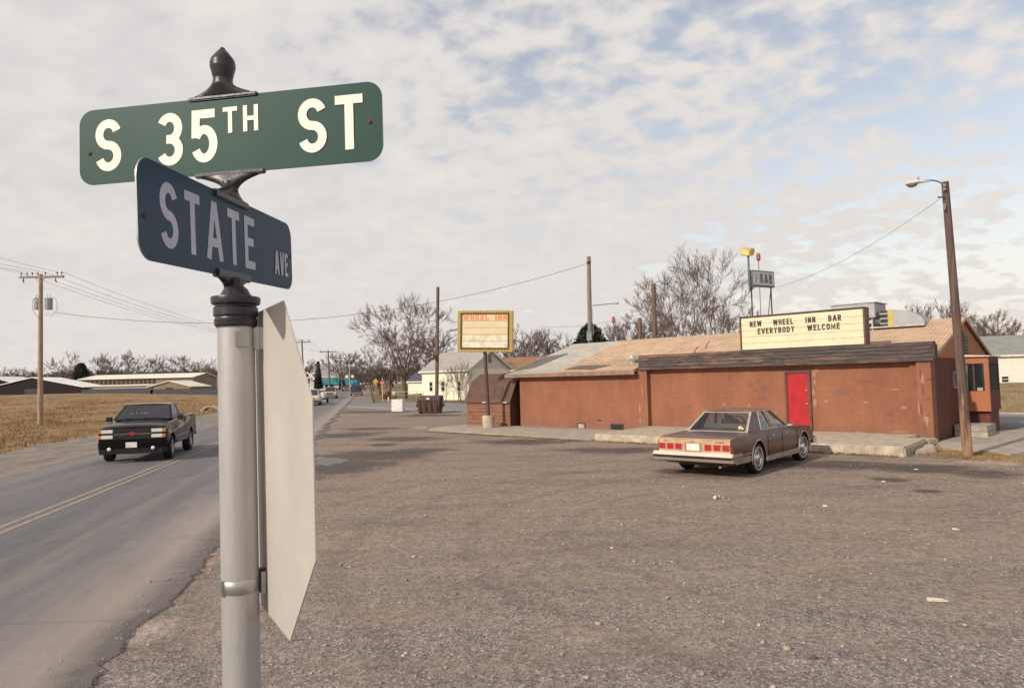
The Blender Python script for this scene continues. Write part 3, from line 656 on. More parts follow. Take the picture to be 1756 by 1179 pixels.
M_grey_shingle = shingle_material('grey_shingle', (0.54, 0.50, 0.445), (0.49, 0.455, 0.40), (0.34, 0.31, 0.275))
M_dark_patch = pm('dark_patch', (0.15, 0.115, 0.105), 0.9, c2=(0.11, 0.09, 0.085), scale=4)

def roof_slope(name, parent, x0, x1, y0, z0, y1, z1, mat, courses, step=0.018, rng=random):
    """one slope of shingle courses, each course lapping over the next; the mesh lies in its own plane so the pattern follows the slope"""
    L_ = math.hypot(y1 - y0, z1 - z0); a = math.atan2(z1 - z0, y1 - y0); mb = MB(); c = L_ / courses
    for k in range(courses):
        v0, v1 = k * c, (k + 1) * c + 0.02; n = max(1, int((x1 - x0) / 0.9))
        for i in range(n):
            xa = x0 + (x1 - x0) * i / n; xb = x0 + (x1 - x0) * (i + 1) / n; j = rng.uniform(-.004, .006)
            mb.add([(xa, v0 + j, 0), (xb, v0 + j, 0), (xb, v0 + j, step), (xa, v0 + j, step), (xb, v1, 0.002), (xa, v1, 0.002)], [(0, 1, 2, 3), (3, 2, 4, 5)])
    o = mb.build(name, mat, parent, loc=(0, y0, z0), rot=(a, 0, 0))
    return o
def roof_plate(name, parent, x0, x1, y0, z0, y1, z1, th, mat):
    return MB().hexa([(x0, y0, z0 - th), (x1, y0, z0 - th), (x1, y1, z1 - th), (x0, y1, z1 - th), (x0, y0, z0 - .004), (x1, y0, z0 - .004), (x1, y1, z1 - .004), (x0, y1, z1 - .004)]).build(name, mat, parent)

# ------------------------------------------------------------------ the bar
random.seed(11)
bar = thing('bar_building', 'long low brown painted bar with red door and weathered timber fascia', 'building', tuple(BR), BROT)
ZE, RY, RZ = 2.62, 5.05, 4.12       # eave, ridge
def wall_box(*a, mat=M_wall, name='wall'): return MB().box(*a).build(name, mat, bar)
# main block, wall set back behind the corner piers; opening for the door
wall_box(-10.17, -4.52, 0.24, 0.5, 0, 2.60)
wall_box(-3.78, -0.40, 0.242, 0.5, 0, 2.60)
wall_box(-4.52, -3.78, 0.24, 0.5, 2.30, 2.60)
wall_box(-4.52, -3.78, 0.24, 0.5, 0, 0.26)
wall_box(-10.6, -10.17, 0.0, 0.5, 0, 2.53, name='pier'); wall_box(-0.40, 0.0, 0.0, 0.5, 0, 2.53, name='pier')
MB().box(-0.62, -0.404, 0.15, 0.24, 0.1, 2.50).build('pier', M_wall, bar)
wall_box(-17.33, -10.602, 0.06, 0.5, 0, 2.44)
wall_box(-17.33, -17.05, 0.5, 10.0, 0, 2.50)
wall_box(-17.05, -0.2, 9.7, 10.0, 0, 2.5)
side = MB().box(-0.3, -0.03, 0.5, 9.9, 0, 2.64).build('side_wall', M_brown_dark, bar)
# gables
def gable(x0, x1, y0, y1, z0, zr, mat, nm='gable'):
    MB().prism([(y0, z0), (y1, z0), ((y0 + y1) / 2, zr)], lambda a, b: (x0, a, b), lambda a, b: (x1, a, b)).build(nm, mat, bar)
gable(-0.12, 0.0, 0.25, 9.85, 2.64, 4.02, M_gable)
gable(-17.3, -17.1, 0.1, 9.95, 2.50, 3.98, M_brown)
# louvred vent in the gable
lv = MB().box(0.002, 0.05, 4.55, 5.25, 2.78, 3.55).build('gable_vent', M_black, bar)
M_louvre = pm('louvre_black', (.035, .022, .02), .8)
for k in range(6): MB().hexa([(0.02, 4.6, 2.85 + k * .11), (0.075, 4.6, 2.83 + k * .11), (0.075, 5.2, 2.83 + k * .11), (0.02, 5.2, 2.85 + k * .11), (0.02, 4.6, 2.87 + k * .11), (0.075, 4.6, 2.845 + k * .11), (0.075, 5.2, 2.845 + k * .11), (0.02, 5.2, 2.87 + k * .11)]).build('louvre', M_louvre, lv)
# roofs
yf = -0.28
def rz_(y): return ZE + (RZ - ZE) * (y - 0.0) / RY
XS = -14.75
roof1 = roof_plate('roof', bar, XS, 0.08, 0.30, rz_(.30), RY, RZ, .1, M_tan_shingle)
roof_slope('shingle_courses', roof1, XS, 0.08, 0.30, rz_(.30), RY, RZ, M_tan_shingle, 35)['kind'] = 'stuff'
MB().hexa([(XS, yf, rz_(yf) - .1), (-10.62, yf, rz_(yf) - .1), (-10.62, .30, rz_(.3) - .1), (XS, .30, rz_(.3) - .1), (XS, yf, rz_(yf) - .004), (-10.62, yf, rz_(yf) - .004), (-10.62, .30, rz_(.3) - .004), (XS, .30, rz_(.3) - .004)]).build('eave', M_tan_shingle, roof1)
roof_slope('shingle_courses', roof1, XS, -10.62, yf, rz_(yf), .30, rz_(.30), M_tan_shingle, 4)['kind'] = 'stuff'
roof_plate('rear_roof', bar, -17.95, 0.08, 10.3, rz_(-.2), RY, RZ, .1, M_tan_shingle)
roof2 = roof_plate('roof', bar, -17.95, XS - .002, yf, rz_(yf) - .015, RY, RZ - .02, .1, M_grey_shingle); roof2['label'] = 'light grey shingle end of the roof'
roof_slope('shingle_courses', roof2, -17.95, XS - .002, yf, rz_(yf) - .015, RY, RZ - .02, M_grey_shingle, 39)['kind'] = 'stuff'
sl = math.atan2(RZ - ZE, RY)
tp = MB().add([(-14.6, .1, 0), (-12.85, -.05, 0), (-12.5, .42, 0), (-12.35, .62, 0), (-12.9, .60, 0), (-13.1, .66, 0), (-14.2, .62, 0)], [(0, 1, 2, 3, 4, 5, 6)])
tp.v = [(x, y, rz_(y) + .026 + (.0)) for x, y, z in tp.v]; tp.build('dark_patch', M_dark_patch, roof1)  # irregular patch near the eave, darker than the shingles around it
MB().box(-17.97, -10.56, yf - .04, yf, rz_(yf) - .17, rz_(yf) - .02).build('fascia_board', pm('fascia', (0.34, 0.20, 0.145), .85, c2=(.20, .125, .10), scale=3), bar)
# rake boards on the right gable
for (ya, yb) in ((10.2, RY),):
    za, zb = rz_(ya if ya < RY else -.1), RZ
    MB().hexa([(0.0, ya, za - .20), (0.07, ya, za - .20), (0.07, yb, zb - .20), (0.0, yb, zb - .20), (0.0, ya, za - .105), (0.07, ya, za - .105), (0.07, yb, zb - .105), (0.0, yb, zb - .105)]).build('rake_board', M_brown_dark, bar)
# timber fascia beam: five courses of old boards with staggered joints
for k in range(5):
    x = -10.48; z0 = 2.535 + k * .121; jo = 0
    while x < 0.08:
        ln = random.uniform(2.6, 4.4) if jo or k % 2 == 0 else random.uniform(1.5, 2.5); x1 = min(x + ln, 0.10 + random.uniform(-.02, .02))
        if 0.10 - x1 < .8: x1 = 0.10 + random.uniform(-.03, .03)
        d = random.uniform(-.022, .022)
        MB().box(x + .004, x1, -0.10 + d, 0.232, z0 + random.uniform(0, .006), z0 + .114).build('timber', M_timber, bar); x = x1; jo += 1
MB().box(-10.52, -10.485, -.05, .4, 2.53, 3.10).build('beam_end', M_timber, bar)
MB().box(-10.45, 0.04, 0.24, 0.36, 2.55, 3.08).build('beam_backing', M_trim, bar)
MB().box(0.105, 0.15, -0.12, .30, 2.60, 3.05).build('beam_end', M_trim, bar)
# door
frm = MB().box(-4.59, -4.52, 0.16, 0.26, .26, 2.34).box(-3.78, -3.70, 0.16, 0.26, .26, 2.34).box(-4.518, -3.782, 0.16, 0.26, 2.26, 2.338).build('door_frame', M_frame, bar)
door = MB().box(-4.515, -3.785, 0.20, 0.25, .275, 2.255).build('door', M_red, bar, bevel=.004)
MB().lathe([(.030, 0), (.030, .012), (.012, .02), (.012, .045), (.026, .05), (.030, .065), (.018, .08), (.001, .082)], 14, M=Matrix.Translation((-3.86, .20, 1.18)) @ Matrix.Rotation(R_(90), 4, 'X')).build('knob', pm('brass', (.72, .48, .20), .25, metal=1), door, smooth=40)
MB().lathe([(.024, 0), (.024, .012), (.001, .014)], 14, M=Matrix.Translation((-3.86, .20, 1.66)) @ Matrix.Rotation(R_(90), 4, 'X')).build('lock', M_steel, door, smooth=40)
MB().box(-4.53, -3.77, .10, .30, .235, .273).build('threshold', M_conc_edge, bar)
# basement windows low in the left wing wall
for (xa, xb, light) in ((-13.87, -13.43, 1), (-12.07, -11.42, 0)):
    fm = MB().box(xa, xb, .03, .09, .02, .07).box(xa, xb, .03, .09, .26, .31).box(xa, xa + .05, .031, .09, .07, .26).box(xb - .05, xb, .031, .09, .07, .26).build('basement_window', M_trim, bar)
    MB().box(xa + .05, xb - .05, .045, .058, .07, .26).build('pane', M_conc_edge if light else M_darkglass, fm)
MB().box(-12.75, -12.55, .035, .059, .42, .46).build('wall_slot', M_trim, bar)
# side window and entry vestibule
sw = MB().box(-.028, .03, 2.95, 3.75, 1.62, 2.18).build('side_window', pm('grey_frame', (.30, .30, .30), .6), bar)
MB().box(.03, .036, 3.02, 3.70, 1.68, 2.12).build('pane', M_darkglass, sw)
vs = MB().box(0.0, .86, 3.82, 3.90, .82, 1.50).box(0.0, .12, 3.82, 3.90, 1.50, 2.66).box(.72, .86, 3.82, 3.90, 1.50, 2.66).box(.12, .72, 3.82, 3.90, 2.44, 2.66).build('vestibule', M_gable, bar)
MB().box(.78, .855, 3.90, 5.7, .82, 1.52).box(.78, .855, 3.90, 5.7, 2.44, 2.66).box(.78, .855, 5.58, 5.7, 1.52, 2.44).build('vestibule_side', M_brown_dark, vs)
MB().box(.80, .83, 3.90, 5.58, 1.52, 2.44).build('side_screen', M_rubber, vs)
MB().box(.13, .71, 3.86, 3.875, 1.50, 2.44).build('window_pane', M_darkglass, vs)
MB().box(.40, .45, 3.815, 3.87, 1.50, 2.44).build('mullion', M_trim, vs)
MB().box(.15, .24, 3.845, 3.857, 1.51, 2.40).box(.50, .66, 3.845, 3.857, 1.51, 1.62).build('curtain', pm('curtain', (.40, .36, .30), .9), vs)
MB().hexa([(-.02, 3.72, 2.68), (.92, 3.72, 2.665), (.92, 5.8, 2.665), (-.02, 5.8, 2.68), (-.02, 3.72, 2.76), (.92, 3.72, 2.70), (.92, 5.8, 2.70), (-.02, 5.8, 2.76)]).build('vestibule_roof', pm('pale_metal_roof', (.62, .56, .50), .6), vs)
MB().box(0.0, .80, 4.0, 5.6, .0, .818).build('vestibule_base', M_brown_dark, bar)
# mushroom vent on the roof
Mv = Matrix.Translation((-11.35, .78, rz_(.78)))
MB().lathe([(.12, -.05), (.12, .12), (.26, .14), (.28, .17), (.26, .19), (.22, .25), (.18, .27), (.17, .30), (.12, .34), (.02, .36)], 22, M=Mv).build('roof_vent', pm('bright_aluminium', (.80, .78, .74), .30, metal=.8, c2=(.6, .58, .54), scale=6), roof1, smooth=35)
for xx, yy in ((-8.9, 2.6), (-9.05, 1.9)):
    MB().tube([(xx, yy, rz_(yy)), (xx + .12, yy, rz_(yy) + .22), (xx + .2, yy + .05, rz_(yy) + .28)], .02, 6).build('bent_pipe', M_trim, roof1)
MB().tube([(-10.0, RY, RZ - .1), (-10.0, RY, RZ + .35)], .13, 10).build('roof_pipe', M_steel, roof1)
MB().tube([(0.05, RY, RZ - .1), (0.05, RY, RZ + .55)], .012, 6).tube([(-.10, RY, RZ + .5), (.22, RY, RZ + .5)], .01, 5).build('aerial', M_steel, bar)

# ---- marquee board on the beam
mq = thing('marquee_sign', 'long cream letter board reading NEW WHEEL INN BAR EVERYBODY WELCOME on the timber beam', 'sign', tuple(BL(-6.02, -.06, 3.142)), BROT)
W_, H_ = 4.15, 1.17
MB().box(.0, W_ + .05, 0.02, .42, 0, H_).build('cabinet', M_trim, mq)
MB().box(-.04, W_ + .09, -.03, .44, H_ + .002, H_ + .05).build('top_frame', M_trim, mq)
M_bm = pm('brown_metal', (.16, .075, .05), .6)
MB().box(-.04, 0, -.03, .44, 0, H_).build('side_frame', M_bm, mq); MB().box(W_ + .05, W_ + .09, -.03, .44, 0, H_).build('side_frame', M_bm, mq)
for r in range(5):
    z0 = .012 + r * (H_ - .02) / 5
    MB().box(.02, W_ + .03, .0, .018, z0, z0 + (H_ - .02) / 5 - .008).build('panel', M_cream, mq)
    if r: 
        for k in range(28):
            if (k * 7 + r) % 5: MB().box(.06 + k * .148, .15 + k * .148, -.008, -.0005, z0 - .012, z0 + .002).build('track', pm('track', (.45, .38, .27), .6) if 'track' not in MATS else MATS['track'], mq)
gm = {}
def marquee_line(s, x, z, width):
    t = .20; hg = .205; ws = [WID.get(c, .52) for c in s]; tot = sum(ws) + .16 * (len(s) - 1); k = width / (tot * hg); cx = x
    for c, w in zip(s, ws):
        if c != ' ':
            key = (c, round(k, 2))
            if key not in gm:
                mb = MB()
                for j, st in enumerate(glyph(c, max(w * k, t) if c != 'I' else t, t)): stroke(mb, [(p[0] * hg, p[1] * hg) for p in st], t * hg, lambda a, b, z_: (a, -z_, b), .006 + j * .0003)
                # give every letter a real thickness
                me = mb.mesh('letter'); bm = bmesh.new(); bm.from_mesh(me); bmesh.ops.solidify(bm, geom=bm.faces, thickness=.004); bm.to_mesh(me); bm.free(); gm[key] = me
                me.materials.append(M_letter)
            link('letter', gm[key], None, mq, (cx, -.004, z))
        cx += (w + .16) * hg * k
marquee_line('NEW   WHEEL   INN   BAR', .34, .825, 3.17)
marquee_line('EVERYBODY   WELCOME', .63, .55, 2.83)

# ---- roof top machines
ac = thing('rooftop_air_unit', 'grey metal box air unit with rounded duct hood on the bar roof', 'air conditioner', tuple(BL(-3.2, 4.0, rz_(4.0))), BROT)
M_ac = pm('unit_metal', (.40, .40, .40), .5, metal=.3, c2=(.30, .30, .31), scale=3)
MB().box(-.95, .62, -.2, 1.2, .45, 1.02).build('housing', M_ac, ac, bevel=.02)
MB().box(-.98, .68, -.24, 1.24, 1.022, 1.05).build('lid', M_steel, ac)
for x in (-.8, .45): MB().box(x, x + .06, -.1, 1.1, -.3, .45).build('leg', M_steel, ac)
MB().box(.2, 2.2, -.15, 1.0, .05, .11).build('base_rail', M_steel, ac)
MB().box(.75, 1.0, .0, .8, .12, .70).build('filter_box', M_black, ac)
hood = MB()
hood.prism([(1.0, .12)] + [(1.0 + 1.2 * math.sin(R_(a)), .12 + .60 * math.cos(R_(a))) for a in range(0, 91, 9)], lambda a, b: (a, 0, b), lambda a, b: (a, .95, b))
hood.build('duct_hood', M_ac, ac, smooth=35)
MB().box(1.0, 1.18, -.02, -.002, .12, .70).build('yellow_band', pm('yellow_band', (.50, .40, .10), .6), ac)
for k in range(3): MB().box(.72, 1.0, -.012, -.002, .2 + k * .18, .24 + k * .18).build('pipe', M_steel, ac)

bs = thing('bar_sign', 'small faded BAR sign on tall legs with a yellow floodlight above the bar roof', 'sign', tuple(BL(-7.0, 3.0, rz_(3.0))), BROT)
gr = pm('sign_green', (.12, .20, .16), .6)
# the cabinet is turned a little towards the camera's right
Mz = Matrix.Rotation(R_(74), 4, 'Z'); zb = 5.86 - rz_(3.0); zt = zb + .66
def PB(x, y, z): return Mz @ Vector((x, y, z))
cab = MB(); cab.hexa([PB(0, -.11, zb), PB(1.35, -.11, zb), PB(1.35, .11, zb), PB(0, .11, zb), PB(0, -.11, zt), PB(1.35, -.11, zt), PB(1.35, .11, zt), PB(0, .11, zt)]); cab.build('cabinet', gr, bs)
fc = MB(); fc.hexa([PB(.05, -.122, zb + .06), PB(1.30, -.122, zb + .06), PB(1.30, -.112, zb + .06), PB(.05, -.112, zb + .06), PB(.05, -.122, zt - .06), PB(1.30, -.122, zt - .06), PB(1.30, -.112, zt - .06), PB(.05, -.112, zt - .06)]); fc.build('face', pm('faded_face', (.52, .50, .50), .6, c2=(.42, .40, .42), scale=8), bs)
lt = MB(); text(lt, 'BAR', lambda a, b, z: tuple(PB(a, -.124 - z, b)), .46, zb + .14, .40, t=.24, width=.74); lt.build('lettering', pm('faded_letter', (.16, .15, .17), .7), bs)
em = MB(); em.add([tuple(PB(.13 + a, -.125, zb + .16 + b)) for a, b in ((0, .16), (.07, .20), (.09, .36), (.13, .36), (.12, .2), (.22, .16), (.12, .13), (.11, 0), (.07, 0), (.08, .12))], [tuple(range(10))]); em.build('emblem', pm('faded_blue', (.22, .33, .52), .7), bs)
for p, tp_ in ((PB(.06, 0, 0), zb), (PB(1.25, 0, 0), zb)): MB().tube([(p.x, p.y, -.1), (p.x, p.y, tp_)], .03, 8).build('leg', M_trim, bs)
a_, b_ = PB(.62, 0, 0), PB(1.25, 0, 0); MB().tube([(a_.x, a_.y + .2, -.1), (b_.x, b_.y, zb - .05)], .018, 6).build('brace', M_trim, bs)
a_, b_ = PB(.62, 0, 0), PB(.75, 0, 0); MB().tube([(a_.x, a_.y + .2, .2), (b_.x, b_.y + .1, -.1)], .015, 6).build('brace', M_trim, bs)
p = PB(.06, 0, 0); MB().tube([(p.x, p.y - .16, zb - .2), (p.x, p.y - .16, zt + .62)], .045, 8).build('lamp_pole', pm('blue_grey_pole', (.14, .17, .20), .6), bs)
Mf = Matrix.Translation((p.x - .04, p.y - .16, zt + .72)) @ Matrix.Rotation(R_(12), 4, 'X') @ Matrix.Rotation(R_(14), 4, 'Y')
MB().box(-.22, .22, -.20, .22, -.11, .18, M=Mf).build('floodlight', pm('flood_yellow', (.62, .48, .12), .5), bs, bevel=.03)
MB().box(-.18, .18, -.212, -.202, -.07, .14, M=Mf).build('lens', pm('flood_lens', (.85, .70, .28), .3), bs)
def lantern(loc, h, label):
    t_ = thing('roof_lantern', label, 'lantern', tuple(loc), BROT, 'small red lanterns on thin poles')
    MB().tube([(0, 0, -.3), (0, 0, h)], .015, 6).build('pole', M_trim, t_)
    MB().lathe([(.03, h), (.09, h + .06), (.09, h + .26), (.05, h + .34)], 10).build('red_shade', pm('dull_red', (.36, .07, .06), .5) if 'dull_red' not in MATS else MATS['dull_red'], t_, smooth=40)
    MB().tube([(0, 0, h + .34), (0, 0, h + .5)], .03, 6).build('tip', M_white, t_)
lq = at(1309, 640, 30); lq.z = 4.05
lantern(lq, 3.12, 'small red lantern on a thin pole above the BAR sign')
lantern(BL(-15.2, 4.9, rz_(4.9)), .95, 'small red lantern on a thin pole near the shingle colour change')

# ---- slabs and steps
def ragged_slab(name, pts, z0, z1, mat, label=None, parent=None, bev=.04, seg=.35, jit=.03, kind='structure', zf=None):
    P = []
    for i in range(len(pts)):
        a, b_ = Vector(pts[i]), Vector(pts[(i + 1) % len(pts)]); n = max(1, int((b_ - a).length / seg))
        for k in range(n):
            q = a.lerp(b_, k / n); j = jit if k else 0; P.append((q.x + random.uniform(-j, j), q.y + random.uniform(-j, j)))
    mb = MB().prism(P, lambda a, b: (a, b, z0), lambda a, b: (a, b, z1 + (zf(a, b) if zf else 0)))
    o = mb.build(name, mat, parent, bevel=bev); o.location = tuple(BR); o.rotation_euler = (0, 0, BROT); tag(o, kind=kind); return o
ragged_slab('entrance_slab', [(-9.75, -4.2), (0.22, -4.02), (0.05, -1.1), (-.42, -1.0), (-.42, .2), (-10.15, .2)], -.1, .262, M_conc_edge)
ragged_slab('slab_step', [(-.40, -.98), (.10, -1.1), (.12, -.05), (-.39, -.03)], -.1, .20, M_conc_edge)
ragged_slab('slab_step', [(.235, -3.2), (.62, -2.6), (.34, -1.4), (.08, -1.5)], -.1, .13, M_conc_edge, jit=.05)
ragged_slab('left_walk', [(-19.4, -4.0), (-17.3, -3.75), (-9.8, -4.35), (-9.78, -4.2), (-10.3, .2), (-21, .2), (-20.8, -2.5)], -.1, .055, M_conc, jit=.06)
ragged_slab('entry_walk', [(.55, -1.75), (1.2, -1.7), (2.25, -2.5), (3.3, 1.0), (6.5, 7.0), (2.5, 7.0), (.05, 5.6), (.05, -.3)], -.1, .06, M_conc, jit=.03)
st = thing('entry_steps', 'grey concrete block steps below the side entry', 'steps', tuple(BR), BROT)
for i, (x0, x1, y0, y1, z0, z1) in enumerate([(.02, .48, 2.5, 3.98, .03, .22), (.485, .95, 2.5, 3.98, .03, .22), (.02, .50, 2.52, 3.98, .225, .42), (.505, .94, 2.51, 3.98, .225, .42)]):
    MB().box(x0, x1, y0, y1, z0, z1).build('block', M_conc, st, bevel=.015)
def dry_edge():
    rng = np.random.default_rng(4); X = []; Y = []
    def line(a, b, n, s):
        for t in rng.random(n):
            q = BL(a[0] + (b[0] - a[0]) * t + rng.normal(0, s), a[1] + (b[1] - a[1]) * t + rng.normal(0, s)); X.append(q.x); Y.append(q.y)
    line((-19.4, -4.05), (-9.8, -4.42), 900, .05); line((-9.7, -4.28), (.2, -4.1), 500, .04); line((-17.2, -.0), (-14.2, -.08), 260, .06); line((.25, -.3), (.15, 2.4), 420, .12)
    line((.5, -1.95), (2.0, -2.5), 420, .16); line((.6, -3.1), (1.9, -3.5), 420, .22); line((1.5, -3.2), (3.4, -3.6), 400, .30); line((-.2, -.9), (.4, -1.5), 120, .1); line((-20.6, -1.4), (-18.2, -1.4), 200, .1)
    line((2.6, -2.2), (5.5, 1.5), 300, .35)
    X, Y = np.array(X), np.array(Y); blades('dry_weeds', X, Y, np.zeros(len(X)) + .0, np.full(len(X), .07), 'dry orange weeds along the edges of the concrete slabs and lamp pole', 'weeds', M_blade, 5, per=5, width=.012, spread=.04, lean=.8)
dry_edge()

# ---- shed
sh = thing('gambrel_shed', 'brown wooden garden shed with curved gambrel roof beside the bar', 'shed', tuple(BL(-20.45, -.55)), BROT + R_(6))
M_shed = pm('shed_siding', (.27, .135, .085), .9, c2=(.19, .092, .060), scale=2.5, bump=.3, stretch=(.5, 1, 4), spec=.2)
M_shedroof = pm('shed_roof', (.155, .092, .070), .95, c2=(.105, .066, .055), scale=3, bump=.4, bscale=60, spec=.15)
SW, SD = 2.75, 2.5; hw = 1.23
for k in range(7):
    z0 = .02 + k * .176; j = random.uniform(-.008, .008)
    MB().hexa([(0, -.02 + j, z0), (SW, -.02 + j, z0), (SW, .05, z0), (0, .05, z0), (0, .0, z0 + .17), (SW, .0, z0 + .17), (SW, .05, z0 + .17), (0, .05, z0 + .17)]).build('plank', M_shed, sh)
gp = [(0, 0), (SD, 0), (SD, hw), (SD - .5, 2.12), (SD / 2, 2.5), (.5, 2.12), (0, hw)]
for xa in (.03, SW - .06): MB().prism([(a + (.05 if a == 0 else 0), b) for a, b in gp], lambda a, b: (xa, a, b), lambda a, b: (xa + .03, a, b)).build('end_wall', M_brown_dark, sh)
MB().box(.03, SW - .03, SD - .04, SD, 0, hw).build('rear_wall', M_shed, sh)
for (a, b) in (((-.10, hw - .06), (.46, 2.14)), ((.44, 2.13), (SD / 2, 2.56)), ((SD + .1, hw - .06), (SD - .46, 2.14)), ((SD - .44, 2.13), (SD / 2, 2.56))):
    MB().hexa([(-.08, a[0], a[1]), (SW + .08, a[0], a[1]), (SW + .08, b[0], b[1]), (-.08, b[0], b[1]), (-.08, a[0], a[1] + .04), (SW + .08, a[0], a[1] + .04), (SW + .08, b[0], b[1] + .04), (-.08, b[0], b[1] + .04)]).build('roof_panel', M_shedroof, sh)
for xa in (1.12, 2.35): MB().box(xa, xa + .33, -.135, -.112, hw - .06, hw + .0).build('patch', pm('pale_patch', (.48, .43, .38), .7) if 'pale_patch' not in MATS else MATS['pale_patch'], sh)
MB().box(SW - .03, SW + .005, .9, 1.7, .1, 1.8).build('door', M_trim, sh)

# ------------------------------------------------------------------ street sign at the corner
def frame_from(o, x, z):
    x = x.normalized(); y = z.cross(x).normalized(); z = x.cross(y).normalized()
    m_ = Matrix.Identity(4)
    for i in range(3): m_[i][0] = x[i]; m_[i][1] = y[i]; m_[i][2] = z[i]; m_[i][3] = o[i]
    return m_
M_post = pm('sign_post_metal', (0.50, 0.49, 0.48), 0.5, metal=0.3, c2=(0.33, 0.32, 0.315), scale=6, bump=.05, bscale=120, stretch=(1, 1, .25), spec=.4, detail=9)
M_cast = pm('dark_casting', (0.048, 0.040, 0.050), 0.38, metal=.2, c2=(0.030, 0.026, 0.032), scale=14, bump=.04, bscale=90)
M_signback = pm('sign_back', (0.54, 0.495, 0.45), 0.6, metal=.1, c2=(0.46, 0.42, 0.385), scale=4, bump=.05, bscale=150, detail=9)
M_green = pm('street_sign_green', (0.0105, 0.058, 0.046), 0.5, c2=(0.0075, 0.044, 0.035), scale=4, spec=.25, detail=9)
M_avenue_shaded = pm('avenue_sign_shaded', (0.030, 0.062, 0.105), 0.5, c2=(0.022, 0.047, 0.082), scale=4, spec=.25, detail=9)  # plate on the shaded side; the bluish shade is put into its colour
M_white_sheet = pm('white_sheeting', (0.86, 0.80, 0.70), 0.5, c2=(0.80, 0.73, 0.62), scale=9)
M_rust = pm('rust', (.16, .07, .035), .9, c2=(.09, .045, .03), scale=20)
pA, pB = at(404, 520, 1.33), at(416, 1179, 1.33)
ax = (pA - pB).normalized(); base = pB - ax * (pB.z / ax.z)
sp = thing('street_sign_post', 'galvanised corner post carrying S 35TH ST and STATE AVE name signs and an octagonal sign', 'street sign', tuple(base))
def W2(p): return Vector(p) - base
ptop = W2(at(404.5, 556, 1.33)); pax = frame_from(Vector((0, 0, 0)), Vector((1, 0, 0)), ax)
PR = .0338
MB().tube([(0, 0, -.3), tuple(ptop)], PR, 40).build('post', M_post, sp, smooth=40)
def fr_at(u, v, Y, x=Vector((1, 0, 0)), z=ax): return frame_from(W2(at(u, v, Y)), x, z)
F = fr_at(404.5, 558, 1.33)
MB().lathe([(.033, -.002), (.0345, -.004), (.0385, .0), (.0395, .010), (.0375, .013), (.0375, .016), (.0405, .0185), (.0405, .033), (.0375, .036), (.0375, .038), (.044, .041), (.0455, .050), (.0445, .054), (.030, .056), (.026, .062), (.022, .070), (.013, .078), (.010, .09)], 40, M=F).build('post_cap', M_cast, sp, smooth=38)
MB().lathe([(.0360, .0), (.0345, -.005), (.0335, -.006)], 40, M=F, cap=False).build('cap_lip', M_steel, sp, smooth=38)
# the two name signs as bent plates fixed in castings
def sign_frame(c):
    tl, tr, br_, bl = [W2(p) for p in c]; o = (tl + tr + br_ + bl) / 4; x = ((tr + br_) - (tl + bl)) / 2; z = ((tl + tr) - (bl + br_)) / 2
    return frame_from(o, x, z), x.length, ((tl - bl).length + (tr - br_).length) / 2
def plate(name, M, w, h, r, mat, th=.0024):
    pts = []
    for cx, cz, a0 in ((w / 2 - r, h / 2 - r, 0), (-w / 2 + r, h / 2 - r, 90), (-w / 2 + r, -h / 2 + r, 180), (w / 2 - r, -h / 2 + r, 270)):
        pts += [(cx + r * math.cos(R_(a0 + 9 * k)), cz + r * math.sin(R_(a0 + 9 * k))) for k in range(11)]
    mb = MB().prism(pts, lambda a, b: M @ Vector((a, th / 2, b)), lambda a, b: M @ Vector((a, -th / 2, b)))
    o = mb.build(name, mat, sp); o.data.materials.append(M_steel)
    for p in o.data.polygons: 
        if len(p.vertices) == 4: p.material_index = 1
    return o
def saddle(M, z0, z1, L_, T_, neck, n=24, steps=12):
    """casting that runs from a long slotted foot at z0 to a round neck at z1"""
    mb = MB(); k = 0
    for i in range(steps + 1):
        t = i / steps; e = (1 - t) ** 2.3; a = neck + (L_ - neck) * e; b = T_ + (neck - T_) * min(1, t * 1.6); z = z0 + (z1 - z0) * t
        for j in range(n):
            th = 2 * math.pi * j / n; c_, s_ = math.cos(th), math.sin(th); pw = 1.0
            mb.v.append(tuple(M @ Vector((a * c_, b * s_, z))))
    for i in range(steps):
        for j in range(n): a0 = i * n + j; a1 = i * n + (j + 1) % n; mb.f.append((a0, a1, a1 + n, a0 + n))
    mb.f.append(tuple(range(n))); mb.f.append(tuple(range(steps * n, steps * n + n)))
    return mb
M1, w1, h1 = sign_frame((at(137, 192, 1.385), at(655, 138, 1.29), at(656, 275, 1.29), at(139, 319, 1.385)))
s1 = plate('name_sign', M1, w1 + .002, h1, .031, M_green); s1['label'] = 'green S 35TH ST name plate'
f1 = lambda a, b, z: tuple(M1 @ Vector((a - w1 / 2, -.0014 - z, b - h1 / 2)))
lw = MB(); cap = h1 * .69; y1_ = h1 * .165; L1 = w1
text(lw, 'S', f1, L1 * .055, y1_, cap, t=.165, width=L1 * .090, z0=.0001)
lw.build('lettering', M_white_sheet, s1); lw = MB()
text(lw, '35', f1, L1 * .268, y1_, cap, t=.165, width=L1 * .205, z0=.0005)
lw.build('lettering', M_white_sheet, s1); lw = MB()
text(lw, 'TH', f1, L1 * .492, y1_ + cap * .51, cap * .49, t=.17, width=L1 * .116, z0=.0009, gap=.2)
lw.build('lettering', M_white_sheet, s1); lw = MB()
text(lw, 'ST', f1, L1 * .737, y1_, cap, t=.165, width=L1 * .205, z0=.0013)
lw.build('lettering', M_white_sheet, s1)
def rivet(M, x, z, par): MB().lathe([(.0045, 0), (.0042, .0015), (.0025, .0028), (.0002, .003)], 14, M=M @ Matrix.Translation((x, -.0012, z)) @ Matrix.Rotation(R_(90), 4, 'X')).build('bolt', M_rust, par, smooth=40)
rivet(M1, -w1 / 2 + .022, -.012, s1); rivet(M1, w1 / 2 - .024, -.001, s1)
